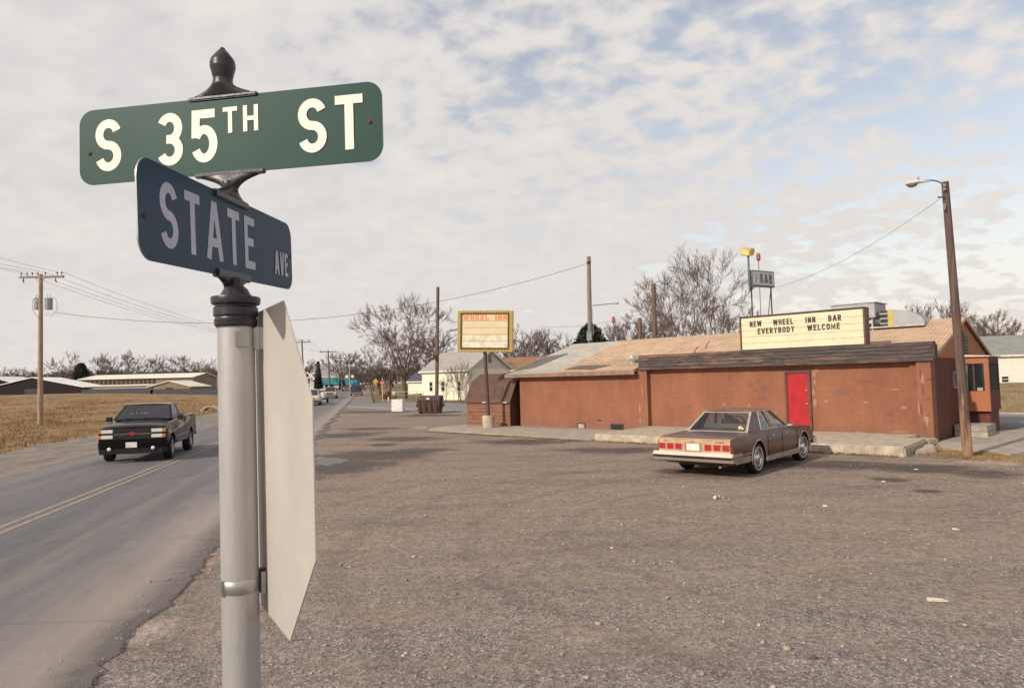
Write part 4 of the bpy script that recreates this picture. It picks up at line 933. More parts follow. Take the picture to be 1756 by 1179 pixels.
M2, w2, h2 = sign_frame((at(233, 261, 1.02), at(499, 388, 1.67), at(499.5, 496, 1.67), at(235, 444, 1.02)))
s2 = plate('name_sign', M2, w2, h2, .034, M_avenue_shaded); s2['label'] = 'STATE AVE name plate turned edge-on, its shade painted in as dark blue-green'
f2 = lambda a, b, z: tuple(M2 @ Vector((a - w2 / 2, -.0014 - z, b - h2 / 2)))
lw = MB(); cap = h2 * .68; y2_ = h2 * .165
text(lw, 'STATE', f2, w2 * .095, y2_, cap, t=.155, width=w2 * .565, gap=.22, z0=.0001)
M_white_shaded = pm('white_sheeting_shaded', (.50, .50, .57), .5, c2=(.42, .42, .49), scale=9)  # white letters with the plate's shade painted in as a greyer tone
lw.build('lettering', M_white_shaded, s2); lw = MB()
text(lw, 'AVE', f2, w2 * .828, y2_ + .003, cap * .50, t=.16, width=w2 * .125, gap=.12, z0=.0009)
lw.build('lettering', M_white_shaded, s2)
rivet(M2, -w2 / 2 + .018, -.012, s2); rivet(M2, w2 / 2 - .012, .0, s2)
def local(M, p): return M.inverted() @ Vector(p)
c_top = local(M1, W2(at(381, 163, 1.335))); c_bot = local(M1, W2(at(394, 292, 1.335)))
A1 = M1 @ Matrix.Translation((c_top.x, 0, 0)); B1 = M1 @ Matrix.Translation((c_bot.x, 0, 0))
MB().box(-.073, .073, -.006, .006, h1 / 2 - .004, h1 / 2 + .004, M=A1).build('upper_clamp', M_cast, sp, bevel=.002)
saddle(A1, h1 / 2 + .003, h1 / 2 + .033, .071, .0075, .0185).build('upper_saddle', M_cast, sp, smooth=50)
MB().lathe([(.0185, .028), (.0175, .034), (.0185, .036), (.0215, .050), (.0235, .056), (.0242, .060), (.0235, .0625), (.0242, .065), (.022, .074), (.0165, .082), (.0105, .090), (.0065, .094), (.0045, .098), (.001, .1005)], 32, M=A1 @ Matrix.Translation((0, 0, h1 / 2))).build('finial', M_cast, sp, smooth=50)
MB().box(-.073, .073, -.006, .006, -h1 / 2 - .005, -h1 / 2 + .004, M=B1).build('lower_clamp', M_cast, sp, bevel=.002)
saddle(B1, -h1 / 2 - .004, -h1 / 2 - .036, .071, .0075, .014).build('lower_saddle', M_cast, sp, smooth=50)
n0 = B1 @ Vector((0, 0, -h1 / 2 - .034))
zt2 = h2 / 2
nx = local(M2, n0).x
A2 = M2 @ Matrix.Translation((nx, 0, 0))
n1 = A2 @ Vector((0, 0, zt2 + .022))
MB().tube([tuple(n0 + Vector((0, 0, .004))), tuple(n1)], .0135, 24).build('neck', M_cast, sp, smooth=50)
MB().box(-.073, .073, -.007, .007, zt2 - .012, zt2 + .002, M=A2).build('clamp', M_cast, sp, bevel=.002)
saddle(A2, zt2 + .001, zt2 + .030, .071, .0075, .014).build('saddle', M_cast, sp, smooth=50)
MB().box(-.073, .073, -.007, .007, -zt2 - .004, -zt2 + .012, M=A2).build('clamp', M_cast, sp, bevel=.002)
saddle(A2, -zt2 - .003, -zt2 - .034, .071, .0075, .016).build('saddle', M_cast, sp, smooth=50)
n2 = A2 @ Vector((0, 0, -zt2 - .030)); n3 = F @ Vector((0, 0, .086))
MB().tube([tuple(n2), tuple(n3)], .0145, 24).build('neck', M_cast, sp, smooth=50)
# octagonal sign seen from behind
t_ = Vector((.521, -.854, 0)); oc = W2(at(539.5, 822, 1.045)) - t_ * .287
MO = frame_from(oc, t_, ax); oct_ = []
ha = .287; hb = ha * math.tan(R_(22.5))
cre = -.118
def flap(a, b, th):   
    return MO @ Vector((a, th, b))
zc = ha * 1.0
def halfw(z): return ha if abs(z) <= hb else ha - (abs(z) - hb)
mb = MB(); th = .0011
poly_r = [(-hb, -ha), (hb, -ha), (ha, -hb), (ha, hb), (hb, ha), (-hb, ha), (-ha, hb), (-ha, -hb)]
zl = ha - (abs(cre) - hb) if abs(cre) > hb else ha
poly_l = [(-ha, -hb), (-hb, -ha), (cre, -ha), (cre, ha), (-hb, ha), (-ha, hb)]
if abs(cre) < hb:
    mb.prism(poly_r, lambda a, b: flap(a, b, th), lambda a, b: flap(a, b, -th))
so_ = mb.build('octagonal_sign', M_signback, sp); so_['label'] = 'pale metal back of a stop sign'
ring_z = W2(at(410, 1000, 1.33)); 
for (uu, vv, dk) in ((411, 1000, 1), (405, 583, 0)):
    Fr = fr_at(uu, vv, 1.33); r2 = PR + .0018; hh = .0125
    pr = [(PR + .0004, -hh), (r2, -hh + .001), (r2, hh - .001), (PR + .0004, hh)]
    if dk: MB().lathe(pr, 40, M=Fr, cap=False).build('strap', M_steel, sp, smooth=60)
    side = Vector((.92, .40, 0)) if dk else Vector((.95, .15, 0))
    Fs = fr_at(uu, vv, 1.33, x=side)
    MB().box(PR - .002, PR + .030, -.010, .010, -.020, .024, M=Fs).build('bracket', M_cast if dk else M_steel, sp, bevel=.003)
    if not dk: MB().box(PR - .003, PR + .0035, -.014, .012, -.015, .015, M=fr_at(uu, vv, 1.33, x=Vector((.66, -.75, 0)))).build('clip', M_steel, sp, bevel=.0015)
    MB().box(PR + .004, PR + .012, -.013, -.010, -.02, .02, M=Fs).build('bracket_lip', M_steel, sp)
    Fb = fr_at(uu, vv, 1.33, x=Vector((-.62, -.78, 0)))
    if dk: MB().box(PR - .001, PR + .006, -.007, .007, -.0135, .0135, M=Fb).build('buckle', M_steel, sp, bevel=.001)


# ------------------------------------------------------------------ poles and wires
def pole(name, label, cat, base_, top_, r0, r1, mat=M_woodpole, group=None):
    b_ = Vector((base_[0], base_[1], g(base_[0], base_[1]))); t = thing(name, label, cat, tuple(b_), 0, group)
    tv = Vector(top_) - b_; MB().tube([(0, 0, -.5)] + [tuple(tv * k) for k in (0.001, .25, .5, .75, 1)], [r0 * 1.05, r0] + [r0 + (r1 - r0) * k for k in (.25, .5, .75, 1)], 14).build('pole', mat, t, smooth=50)
    return t, tv
# near left power pole with crossarm and two transformers
up1, tv = pole('utility_pole', 'tall weathered utility pole with crossarm and two grey transformers in the dry field', 'utility pole', at(69, 727, 46)[:2], at(70, 470, 46), .17, .12, pm('tan_pole_wood', (.42, .31, .215), .9, c2=(.26, .19, .14), scale=3, bump=.5, bscale=12, stretch=(8, 8, .5), spec=.15))
TB = up1.location.copy()
def LW(p): return tuple(Vector(p) - TB)
ca, cb = Vector(LW(at(34, 475.5, 46.9))), Vector(LW(at(109, 474, 45.1)))
arm = MB(); d_ = (cb - ca).normalized(); Ma = frame_from((ca + cb) / 2, d_, Vector((0, 0, 1))); hl = (cb - ca).length / 2
MB().box(-hl, hl, -.06, .06, -.065, .065, M=Ma).build('crossarm', M_greypole, up1)
ins = []
for i, q in enumerate((-.93, -.66, -.42, -.16, .18, .72, .92)):
    z0 = .065; p = Ma @ Vector((q * hl, 0, z0)); MB().tube([tuple(p), tuple(p + Vector((0, 0, .16)))], .02, 6).lathe([(.03, .14), (.055, .17), (.05, .22), (.02, .25)], 8, c=tuple(p)).build('insulator', M_trim, up1, smooth=40); ins.append(p + Vector((0, 0, .25)))
for q in (-.8, .68): 
    p = Ma @ Vector((q * hl, -.04, -.07)); MB().tube([tuple(p), tuple(p - Vector((0, 0, .16))), tuple(p - Vector((-.05, 0, .34)))], [.03, .045, .03], 6).build('cutout_fuse', M_trim, up1)
for q in (-.28, .28): MB().tube([tuple(Ma @ Vector((q * hl, -.07, -.04))), tuple(Ma @ Vector((0, -.07, -.42 + .0)))], .022, 6).build('arm_brace', M_steel, up1)
M_tr = pm('transformer_grey', (.33, .36, .38), .5, c2=(.24, .27, .29), scale=4)
for (u, v) in ((83.5, 521), (65, 521)):
    p = Vector(LW(at(u, v, 46.2 if u < 70 else 45.9)))
    c_ = MB().lathe([(.02, -.38), (.22, -.37), (.23, -.33), (.23, .30), (.245, .31), (.245, .35), (.18, .40), (.02, .42)], 18, c=tuple(p)).build('transformer', M_tr, up1, smooth=40)
    for dx in (-.1, .08): MB().lathe([(.035, .38), (.04, .5), (.025, .52), (.04, .56), (.02, .66)], 8, c=(p.x + dx, p.y, p.z)).build('bushing', M_white, c_)
for z_ in (-.12, .22): p = Vector(LW(at(75, 521, 46))); MB().tube([(p.x - .45, p.y, p.z + z_), (p.x + .3, p.y - .05, p.z + z_)], .035, 6).build('bracket', M_steel, up1)
def loop_wire(pts, r=.012): MB().tube(pts, r, 5).build('jumper_wire', M_wire, up1)
p = Vector(LW(at(92, 520, 45.8))); loop_wire([(p.x - .15, p.y, p.z + .45), (p.x + .12, p.y, p.z + .3), (p.x + .25, p.y, p.z), (p.x + .2, p.y, p.z - .5), (p.x - .1, p.y, p.z - .8), (p.x - .5, p.y, p.z - .75)])
p = Vector(LW(at(59, 520, 45.8))); loop_wire([(p.x + .2, p.y, p.z + .5), (p.x - .1, p.y, p.z + .25), (p.x - .15, p.y, p.z - .3), (p.x + .1, p.y, p.z - .8), (p.x + .4, p.y, p.z - 1.0)])
def wire(name, label, a, b, sag, r=.011, n=24, group=None):
    a, b = Vector(a), Vector(b); pts = []
    for i in range(n + 1):
        t = i / n; p = a.lerp(b, t); p.z -= sag * 4 * t * (1 - t); pts.append(tuple(p))
    return tag(MB().tube(pts, r, 5).build(name, M_wire), label, 'wire', group)
P2 = at(517, 582, 103)
wl = ['highest of the power lines running back from the transformer pole', 'second power line from the top running back from the transformer pole', 'third power line from the top running back from the transformer pole', 'lowest of the four bare power lines behind the transformer pole']
for i, q in enumerate((6, 4, 2, 0)):
    a = ins[q] + TB; b = P2 + Vector((-1.6 + i * 0.0 + (3 - i) * 1.0, 0, -.1))
    wire('power_line', wl[i], a, b, 1.2, .010, group='power lines from the transformer pole')
wl2 = ['highest power line leaving the photo at the left edge', 'second power line at the left edge above the crossarm', 'third power line at the left edge above the crossarm', 'lowest power line at the left edge near the crossarm']
for i, (q, v) in enumerate(((5, 440), (4, 449.5), (2, 456.5), (0, 461.5))):
    a = ins[q] + TB; ui = (105, 88, 66, 36)[i]; e2 = at(-420, v + (v - 471) * 420 / ui, 34); wire('power_line', wl2[i], a, e2, .25, .009, group='power lines over the left edge')
svc = [at(97, 536, 46), at(1006, 452, 46)]
wire('service_cable', 'thick twisted cable crossing from the transformer pole to the street light pole behind the bar', svc[0], svc[1], 2.0, .014, 60)
# farther power poles beside the road
def simple_pole(px, vt, Y, label, arm_=2.4, r=.15, mat=M_woodpole):
    tp_ = at(px, vt, Y); t, tv = pole('utility_pole', label, 'utility pole', (tp_.x + .3, tp_.y), tp_, r, r * .75, mat, 'utility poles far along the road')
    MB().box(tv.x - arm_ / 2, tv.x + arm_ / 2, tv.y - .06, tv.y + .06, tv.z - .45, tv.z - .3).build('crossarm', mat, t)
    for k in (-1, 0, 1): MB().tube([(tv.x + k * arm_ * .42, tv.y, tv.z - .3), (tv.x + k * arm_ * .42, tv.y, tv.z - .05)], .05, 6).build('insulator', M_trim, t)
    return t
simple_pole(517.5, 582, 103, 'nearest of the distant crossarm poles just right of the stop sign back', 2.6, .15, M_greypole)
simple_pole(562.5, 600, 140, 'distant crossarm pole above the turquoise truck', 3.4, .17)
simple_pole(584, 611, 165, 'distant thin pole to the right of the turquoise truck body', 3.2, .16)
simple_pole(600, 628, 210, 'farthest small crossarm pole by the road in the distance', 3.5, .18)
for i in range(3): wire('power_line', ('left', 'middle', 'right')[i] + ' wire between the two nearest distant crossarm poles', at(517 + (i - 1) * 12, 583, 103), at(562 + (i - 1) * 9, 601, 140), .8, .014, 10, 'power lines between distant poles')
for i in range(2): wire('power_line', ('lower', 'upper')[i] + ' faint wire over the far trees at left', at(205, 624 - i * 4, 150), at(470, 612 - i * 5, 150), 1.2, .015, 16, 'faint power lines at left')
# dark pole behind the dumpster
dp, tv = pole('wooden_pole', 'bare dark wooden pole standing right behind the dumpster', 'pole', at(748.5, 700, 54)[:2], at(751, 492, 54), .15, .12)
q = at(746, 612, 53.8) - dp.location; MB().box(q.x - .14, q.x + .1, q.y - .2, q.y - .02, q.z - .2, q.z + .2).build('meter_box', M_trim, dp)
# grey pole behind the bar
gp_, tv = pole('street_light_pole', 'tall grey pole with a bare horizontal arm behind the grey shingle roof', 'pole', at(1014, 700, 46)[:2], at(1009.5, 440, 46), .17, .13, M_greypole)
for (u0, v0, u1, v1, r) in ((1016, 523.5, 1061, 519.5, .035), (1057, 520, 1061, 519.5, .06)):
    a, b = at(u0, v0, 46) - gp_.location, at(u1, v1, 46) - gp_.location; MB().tube([tuple(a), tuple(b)], r, 8).build('arm', M_steel, gp_)
a = at(1016, 528, 46) - gp_.location; b = at(1017.5, 575, 46) - gp_.location; MB().tube([tuple(a), tuple(b)], .02, 5).build('conduit', M_steel, gp_)
a = at(1010, 573, 45.8) - gp_.location; MB().box(a.x - .15, a.x + .15, a.y - .15, a.y, a.z - .4, a.z + .2).build('service_box', M_tr, gp_)
a = at(1006, 450, 45.8) - gp_.location; MB().tube([tuple(a), (a.x + .3, a.y, a.z + .05)], .05, 6).build('cable_hook', M_trim, gp_)
bp_, tv = pole('wooden_pole', 'dark brown pole with small curved lamp arm before the bare trees behind the bar', 'pole', at(1126, 700, 43)[:2], at(1120.5, 487, 43), .16, .14)
a = [at(1122, 489, 43), at(1125, 483.5, 43), at(1133, 481.5, 43), at(1140, 484, 43)]; MB().tube([tuple(p - bp_.location) for p in a], .035, 7).build('lamp_arm', M_tr, bp_)
a = at(1139, 483.5, 43) - bp_.location; MB().box(a.x - .22, a.x + .2, a.y - .12, a.y + .12, a.z - .1, a.z + .03).build('lamp_head', M_tr, bp_, bevel=.03)
sp_, tv = pole('wooden_pole', 'short dark pole left of the taller brown pole', 'pole', at(1098, 700, 43)[:2], at(1097, 545, 43), .13, .12)
wire('thin_wire', 'thin wire running over the bar roof to the lamp on the right', at(1612, 341, 17.9), at(1320, 495, 30), .35, .005, 30)
wire('thin_wire', 'thin wire sloping over the trees behind the bar roof', at(925, 560, 46), at(1100, 537, 44), .3, .008, 12)

# leaning street lamp by the bar
def lamp_pole_material():
    m_, nt, N, L, b = nodes_of('lamp_pole_wood')
    V = mapping(nt, (9, 9, .35)); n1 = tex(nt, 'ShaderNodeTexNoise', V, 3, 9, .65); n2 = tex(nt, 'ShaderNodeTexNoise', mapping(nt, (4, 4, .8)), 1.6, 6, .65)
    c = ramp(nt, n1.outputs['Fac'], (.35, (.070, .050, .045)), (.65, (.185, .125, .098)))
    sep = N.new('ShaderNodeSeparateXYZ'); L.new(mapping(nt), sep.inputs[0]); ad = N.new('ShaderNodeMath'); ad.operation = 'MULTIPLY_ADD'; L.new(n2.outputs['Fac'], ad.inputs[0]); ad.inputs[1].default_value = -4.5; L.new(sep.outputs[2], ad.inputs[2])
    worn = ramp(nt, n1.outputs['Fac'], (.35, (.22, .11, .06)), (.65, (.46, .29, .18)))
    mr = N.new('ShaderNodeMapRange'); L.new(ad.outputs[0], mr.inputs[0]); mr.inputs[1].default_value = -1.6; mr.inputs[2].default_value = -.9; mr.inputs[3].default_value = .9; mr.inputs[4].default_value = 0
    L.new(mixc(nt, mr.outputs[0], c, worn), b.inputs['Base Color']); b.inputs['Roughness'].default_value = .9; b.inputs['Specular IOR Level'].default_value = .15
    bumpn(nt, b, n1.outputs['Fac'], .6, .02); return m_
lp0, lp1 = gnd(1660, 784), at(1620.5, 312, 17.88)
lp, tv = pole('street_lamp', 'tall leaning wooden pole with a cobra head street light at the corner of the bar', 'street lamp', lp0[:2], lp1, .118, .086, lamp_pole_material())
Lb = lp.location
pts = [at(1617, 316, 17.85), at(1612, 312.5, 17.85), at(1605, 310, 17.8), at(1594, 309, 17.8), at(1585, 309.5, 17.8)]
MB().tube([tuple(p - Lb) for p in pts], .022, 8).build('arm', M_steel, lp, smooth=50)
hc = at(1573, 313, 17.8) - Lb; Mh = frame_from(hc, Vector((1, 0, .10)), Vector((-.10, 0, 1)))
hd = MB(); N_ = 14; prof = [(-.30, .02, .015), (-.29, .065, .05), (-.22, .10, .07), (-.08, .11, .075), (.06, .085, .06), (.18, .045, .04), (.30, .03, .03)]
for (x, ry_, rz2) in prof:
    for j in range(N_): th_ = 2 * math.pi * j / N_; hd.v.append(tuple(Mh @ Vector((x, ry_ * math.cos(th_), max(-.02, rz2 * math.sin(th_))))))
for i in range(len(prof) - 1):
    for j in range(N_): a0 = i * N_ + j; a1 = i * N_ + (j + 1) % N_; hd.f.append((a0, a1, a1 + N_, a0 + N_))
hd.f.append(tuple(range(N_))); hd.f.append(tuple(range(len(hd.v) - N_, len(hd.v))))
hd.build('lamp_head', pm('lamp_head_paint', (.62, .60, .55), .5), lp, smooth=40)
MB().lathe([(.115, -.02), (.11, -.05), (.085, -.085), (.045, -.105), (.002, -.11)], 18, M=Mh @ Matrix.Translation((-.14, 0, 0)) @ Matrix.Diagonal((1.25, .85, 1, 1))).build('glass_bowl', pm('lamp_bowl', (.20, .19, .17), .15, spec=.8), lp, smooth=60)
MB().lathe([(.03, .07), (.03, .13), (.02, .14)], 10, M=Mh @ Matrix.Translation((.04, 0, 0))).build('photocell', M_tr, lp)
a = at(1616, 338, 17.8) - Lb; MB().tube([(a.x - .12, a.y, a.z), (a.x + .05, a.y, a.z)], .02, 6).build('wire_hook', M_trim, lp)
for v in (318, 324, 352, 357): a = at(1619, v, 17.76) - Lb; MB().box(a.x - .03, a.x + .03, a.y - .03, a.y, a.z - .03, a.z + .03).build('staple', M_steel, lp)

# ------------------------------------------------------------------ WHEEL INN sign
wi = thing('wheel_inn_sign', 'yellow bordered WHEEL INN sign on a brown post in a concrete drum', 'sign', tuple(gnd(838, 734.5)))
WB = wi.location
MB().lathe([(.27, -.1), (.285, .05), (.285, .58), (.27, .61), (.02, .62)], 26).build('concrete_base', M_conc_edge, wi, smooth=40)
ctop = at(831.5, 600, WB.y) - WB
MB().tube([(0, 0, .5), tuple(ctop)], .085, 16).build('post', pm('post_brown', (.11, .055, .050), .6, c2=(.075, .04, .038), scale=5), wi, smooth=50)
q = at(838, 614, WB.y) - WB; MB().box(q.x - .02, q.x + .13, q.y - .1, q.y + .05, q.z - .22, q.z + .18).build('switch_box', M_trim, wi)
wc = [at(784.5, 532.5, WB.y + .05) - WB, at(879, 532.5, WB.y - .35) - WB, at(879, 603, WB.y - .35) - WB, at(785.5, 603, WB.y + .05) - WB]
o_ = sum(wc, Vector()) / 4; MW = frame_from(o_, ((wc[1] + wc[2]) - (wc[0] + wc[3])), Vector((0, 0, 1))); ww = ((wc[1] - wc[0]).length + (wc[2] - wc[3]).length) / 2; wh = (wc[0].z - wc[3].z + wc[1].z - wc[2].z) / 2
M_yel = pm('faded_yellow', (.60, .44, .10), .6, c2=(.50, .36, .085), scale=4)
MB().box(-ww / 2, ww / 2, -.05, .30, -wh / 2, wh / 2, M=MW).build('cabinet', M_yel, wi)
rb = MB(); bw_ = .15
nY = 24
for k in range(nY):
    z0 = -wh / 2 + wh * k / nY
    for sx in (-1, 1): rb.box(min(sx * ww / 2, sx * (ww / 2 - bw_)), max(sx * ww / 2, sx * (ww / 2 - bw_)), -.085, -.052, z0 + .01, z0 + wh / nY - .022, M=MW)
nX = 34
for k in range(nX):
    x0 = -ww / 2 + bw_ + (ww - 2 * bw_) * k / nX
    for sz in (-1, 1): rb.box(x0 + .008, x0 + (ww - 2 * bw_) / nX - .016, -.085, -.052, min(sz * wh / 2, sz * (wh / 2 - bw_ * .75)), max(sz * wh / 2, sz * (wh / 2 - bw_ * .75)), M=MW)
o = rb.build('ribbed_border', M_yel, wi)
iw, ih = ww / 2 - bw_, wh / 2 - bw_ * .75
MB().box(-iw, -iw + .07, -.09, -.052, -ih, ih, M=MW).box(iw - .07, iw, -.09, -.052, -ih, ih, M=MW).box(-iw + .07, iw - .07, -.09, -.052, ih - .055, ih, M=MW).box(-iw + .07, iw - .07, -.09, -.052, -ih, -ih + .075, M=MW).build('inner_frame', M_trim, wi)
M_ysheet = pm('yellowed_panel', (.74, .62, .40), .5, c2=(.68, .55, .34), scale=2)
ph = (2 * ih - .14) / 5; rows = [(-ih + .08 + k * ph) for k in range(5)]
for k, z0 in enumerate(rows): MB().box(-iw + .072, iw - .072, -.066, -.054, z0 + .004, z0 + ph - (.012 if k != 1 else .03), M=MW).build('panel', M_ysheet if k > 1 else pm('pale_panel', (.74, .68, .54), .5) if 'pale_panel' not in MATS else MATS['pale_panel'], wi)
fW = lambda a, b, z: tuple(MW @ Vector((a, -.068 - z, b)))
x0, wd = -iw + .10, 2 * iw - .20; zt_ = rows[4] + .03; hg = ph * .86
lt = MB(); text(lt, 'WHEEL INN', fW, x0, zt_, hg, t=.27, width=wd, gap=.14, z0=.0005)
for kx in (.655, .78): pass
lt.build('lettering', pm('orange_letter', (.80, .15, .03), .5), wi)
l2 = MB()
def inner(mb, s, f, x, y, hgt, t, gap, z0, width, ti):
    ws = [(WID.get(c, .52)) for c in s]; tot = sum(ws) * hgt + gap * hgt * (len(s) - 1); k = width / tot; cx = x; j = 0
    for c, w in zip(s, ws):
        if c != ' ':
            w_ = w if c != 'I' else max(w, t)
            for st in glyph(c, w_ * k, t):
                stroke(mb, [(cx + p[0] * hgt, y + .04 * hgt + p[1] * hgt * .92) for p in st], ti * hgt, f, z0 + .0004 * j); j += 1
        cx += (w + gap) * hgt * k
inner(l2, 'WHEEL INN', fW, x0, zt_, hg, .27, .14, .004, wd, .07); l2.build('letter_inlay', M_ysheet, wi)

# ------------------------------------------------------------------ dumpster and white box
dm = thing('dumpster', 'rusty dark brown steel dumpster with side pockets at the far edge of the lot', 'dumpster', tuple(gnd(738, 708)), R_(-6))
M_dump = pm('dumpster_brown', (.115, .062, .045), .8, c2=(.065, .038, .032), scale=3, bump=.4, bscale=14)
W2_ = .86
MB().hexa([(-W2_ * .88, -.55, .08), (W2_ * .88, -.55, .08), (W2_ * .88, .6, .08), (-W2_ * .88, .6, .08), (-W2_, -.66, .90), (W2_, -.66, .90), (W2_, .7, 1.15), (-W2_, .7, 1.15)]).build('bin', M_dump, dm, bevel=.015)
MB().hexa([(-W2_ * .98, -.68, .92), (W2_ * .98, -.68, .92), (W2_ * .98, .72, 1.17), (-W2_ * .98, .72, 1.17), (-W2_ * .9, -.60, 1.16), (W2_ * .9, -.60, 1.16), (W2_ * .9, .7, 1.28), (-W2_ * .9, .7, 1.28)]).build('lid', M_dump, dm, bevel=.01)
for s_ in (-1, 1):
    MB().box(min(s_ * W2_ * .93, s_ * (W2_ + .12)), max(s_ * W2_ * .93, s_ * (W2_ + .12)), -.35, .4, .45, .68).build('fork_pocket', M_dump, dm, bevel=.01)
    MB().box(s_ * .7 - .06, s_ * .7 + .06, -.5, .5, 0, .08).build('skid', M_dump, dm)
for x in (-.6, -.2, .2, .6): MB().box(x - .02, x + .02, -.685, -.56, .2, .85).build('rib', M_dump, dm)
MB().box(-.13, .10, -.70, -.66, 1.0, 1.13).build('notice', M_white, dm)
wb = thing('white_block', 'white painted square block with brown scrapes left of the dumpster', 'block', tuple(gnd(683, 705)), R_(-10))
MB().box(-.46, .46, -.3, .3, 0, .95).build('block', pm('scraped_white', (.80, .76, .68), .8, c2=(.42, .32, .22), scale=3.2, stretch=(1.5, 1, 3.5), lo=.36, hi=.46, bump=.3), wb, bevel=.02)

# ------------------------------------------------------------------ vehicles: x runs forward from the rear bumper, y to the vehicle's left
def body_mesh(st, ring, name='body'):
    """loft closed rings given as half outlines (y, z) from bottom centre to top centre"""
    V = []; F = []; n = None
    for s in st:
        h = ring(*s[1:]); pts = [(y, z) for y, z in h] + [(-y, z) for y, z in h[-2:0:-1]]
        n = len(pts); V += [(s[0], y, z) for y, z in pts]
    for i in range(len(st) - 1):
        for j in range(n): a = i * n + j; b_ = i * n + (j + 1) % n; F.append((a, a + n, b_ + n, b_))
    F.append(tuple(range(n))); F.append(tuple(range((len(st) - 1) * n, len(st) * n))[::-1])
    mb = MB(); mb.add(V, F); return mb
def cut(o, cutters):
    """subtract meshes once and bake the result"""
    for c in cutters:
        md = o.modifiers.new('b', 'BOOLEAN'); md.operation = 'DIFFERENCE'; md.object = c; md.solver = 'EXACT'
    bpy.context.view_layer.update(); dg = bpy.context.evaluated_depsgraph_get(); me = bpy.data.meshes.new_from_object(o.evaluated_get(dg))
    o.modifiers.clear(); o.data = me
    for c in cutters: bpy.data.objects.remove(c)
    me.shade_smooth(); me.set_sharp_from_angle(angle=R_(32))
    return o
M_dark_in = pm('interior', (.05, .04, .042), .9, var=.2)
M_taillight = pm('red_lens', (.48, .015, .02), .25, c2=(.36, .01, .014), scale=30, spec=.8, emit=None)
M_amber = pm('amber_lens', (.72, .22, .03), .25, spec=.8)
M_headlight = pm('headlight_glass', (.80, .77, .70), .12, c2=(.62, .60, .55), scale=12, spec=.9)
M_plate = pm('licence_plate', (.74, .72, .68), .5)
def wheel(parent, x, y, r, w, side, kind, turn=0.0):
    """tyre with sub-parts; side = +1 for the outer face towards +y"""
    M = Matrix.Translation((x, y, r)) @ Matrix.Rotation(turn, 4, 'Z') @ Matrix.Rotation(R_(-90 * side), 4, 'X')
    ri = r * (.60 if kind != 'slot' else .62); h = w / 2
    t = MB().lathe([(ri, -h * .8), (r * .90, -h), (r * .975, -h * .85), (r, -h * .55), (r, h * .55), (r * .975, h * .85), (r * .90, h), (ri, h * .8), (ri * .98, h * .3), (ri * .98, -h * .3), (ri, -h * .8)], 32, M=M, cap=False).build('wheel', M_rubber, parent, smooth=30)
    if kind == 'whitewall':
        MB().lathe([(r * .70, h * .90), (r * .71, h * 1.01), (r * .76, h * 1.02), (r * .77, h * .93)], 32, M=M, cap=False).build('whitewall', M_white, t, smooth=40)
        MB().lathe([(ri, h * .5), (ri, h * .86), (ri * .93, h * .95), (ri * .86, h * .72), (ri * .55, h * .62), (ri * .50, h * .85), (ri * .40, h * 1.0), (ri * .12, h * 1.1), (.002, h * 1.1)], 30, M=M).build('hubcap', M_chrome, t, smooth=30)
        sp_ = MB()
        for k in range(18):
            a = 2 * math.pi * k / 18; q = M @ Matrix.Rotation(a, 4, 'Z'); sp_.box(ri * .56, ri * .84, -.006, .006, h * .55, h * .80, M=q)
        sp_.build('spokes', M_steel, t)
    elif kind == 'slot':
        MB().lathe([(ri, h * .2), (ri, h * .92), (ri * .94, h * .98), (ri * .90, h * .7), (ri * .88, h * .2), (.002, h * .15)], 30, M=M).build('rim', M_steel, t, smooth=30)
        sp_ = MB()
        for k in range(5):
            q = M @ Matrix.Rotation(2 * math.pi * k / 5, 4, 'Z'); sp_.hexa([q @ Vector(p) for p in ((.02, -.05, h * .45), (ri * .9, -.038, h * .55), (ri * .9, .038, h * .55), (.02, .05, h * .45), (.02, -.045, h * .78), (ri * .9, -.03, h * .84), (ri * .9, .03, h * .84), (.02, .045, h * .78))])
        sp_.lathe([(.07, h * .5), (.07, h * .9), (.02, h * .95)], 14, M=M); sp_.build('spokes', M_chrome, t)
    else:
        MB().lathe([(ri, h * .5), (ri, h * .88), (ri * .8, h * .7), (ri * .3, h * .9), (.002, h * .9)], 20, M=M).build('rim', M_steel, t, smooth=30)
    return t
def quad_plate(mb, P, th=.012, n_in=None):
    """thin solid from four corners (ccw seen from outside)"""
    P = [Vector(p) for p in P]; n = (P[1] - P[0]).cross(P[3] - P[0]).normalized()
    mb.hexa([p - n * th for p in P] + [p + n * .001 for p in P]); return mb
def lerp(a, b, t): return tuple(a[i] + (b[i] - a[i]) * t for i in range(3))
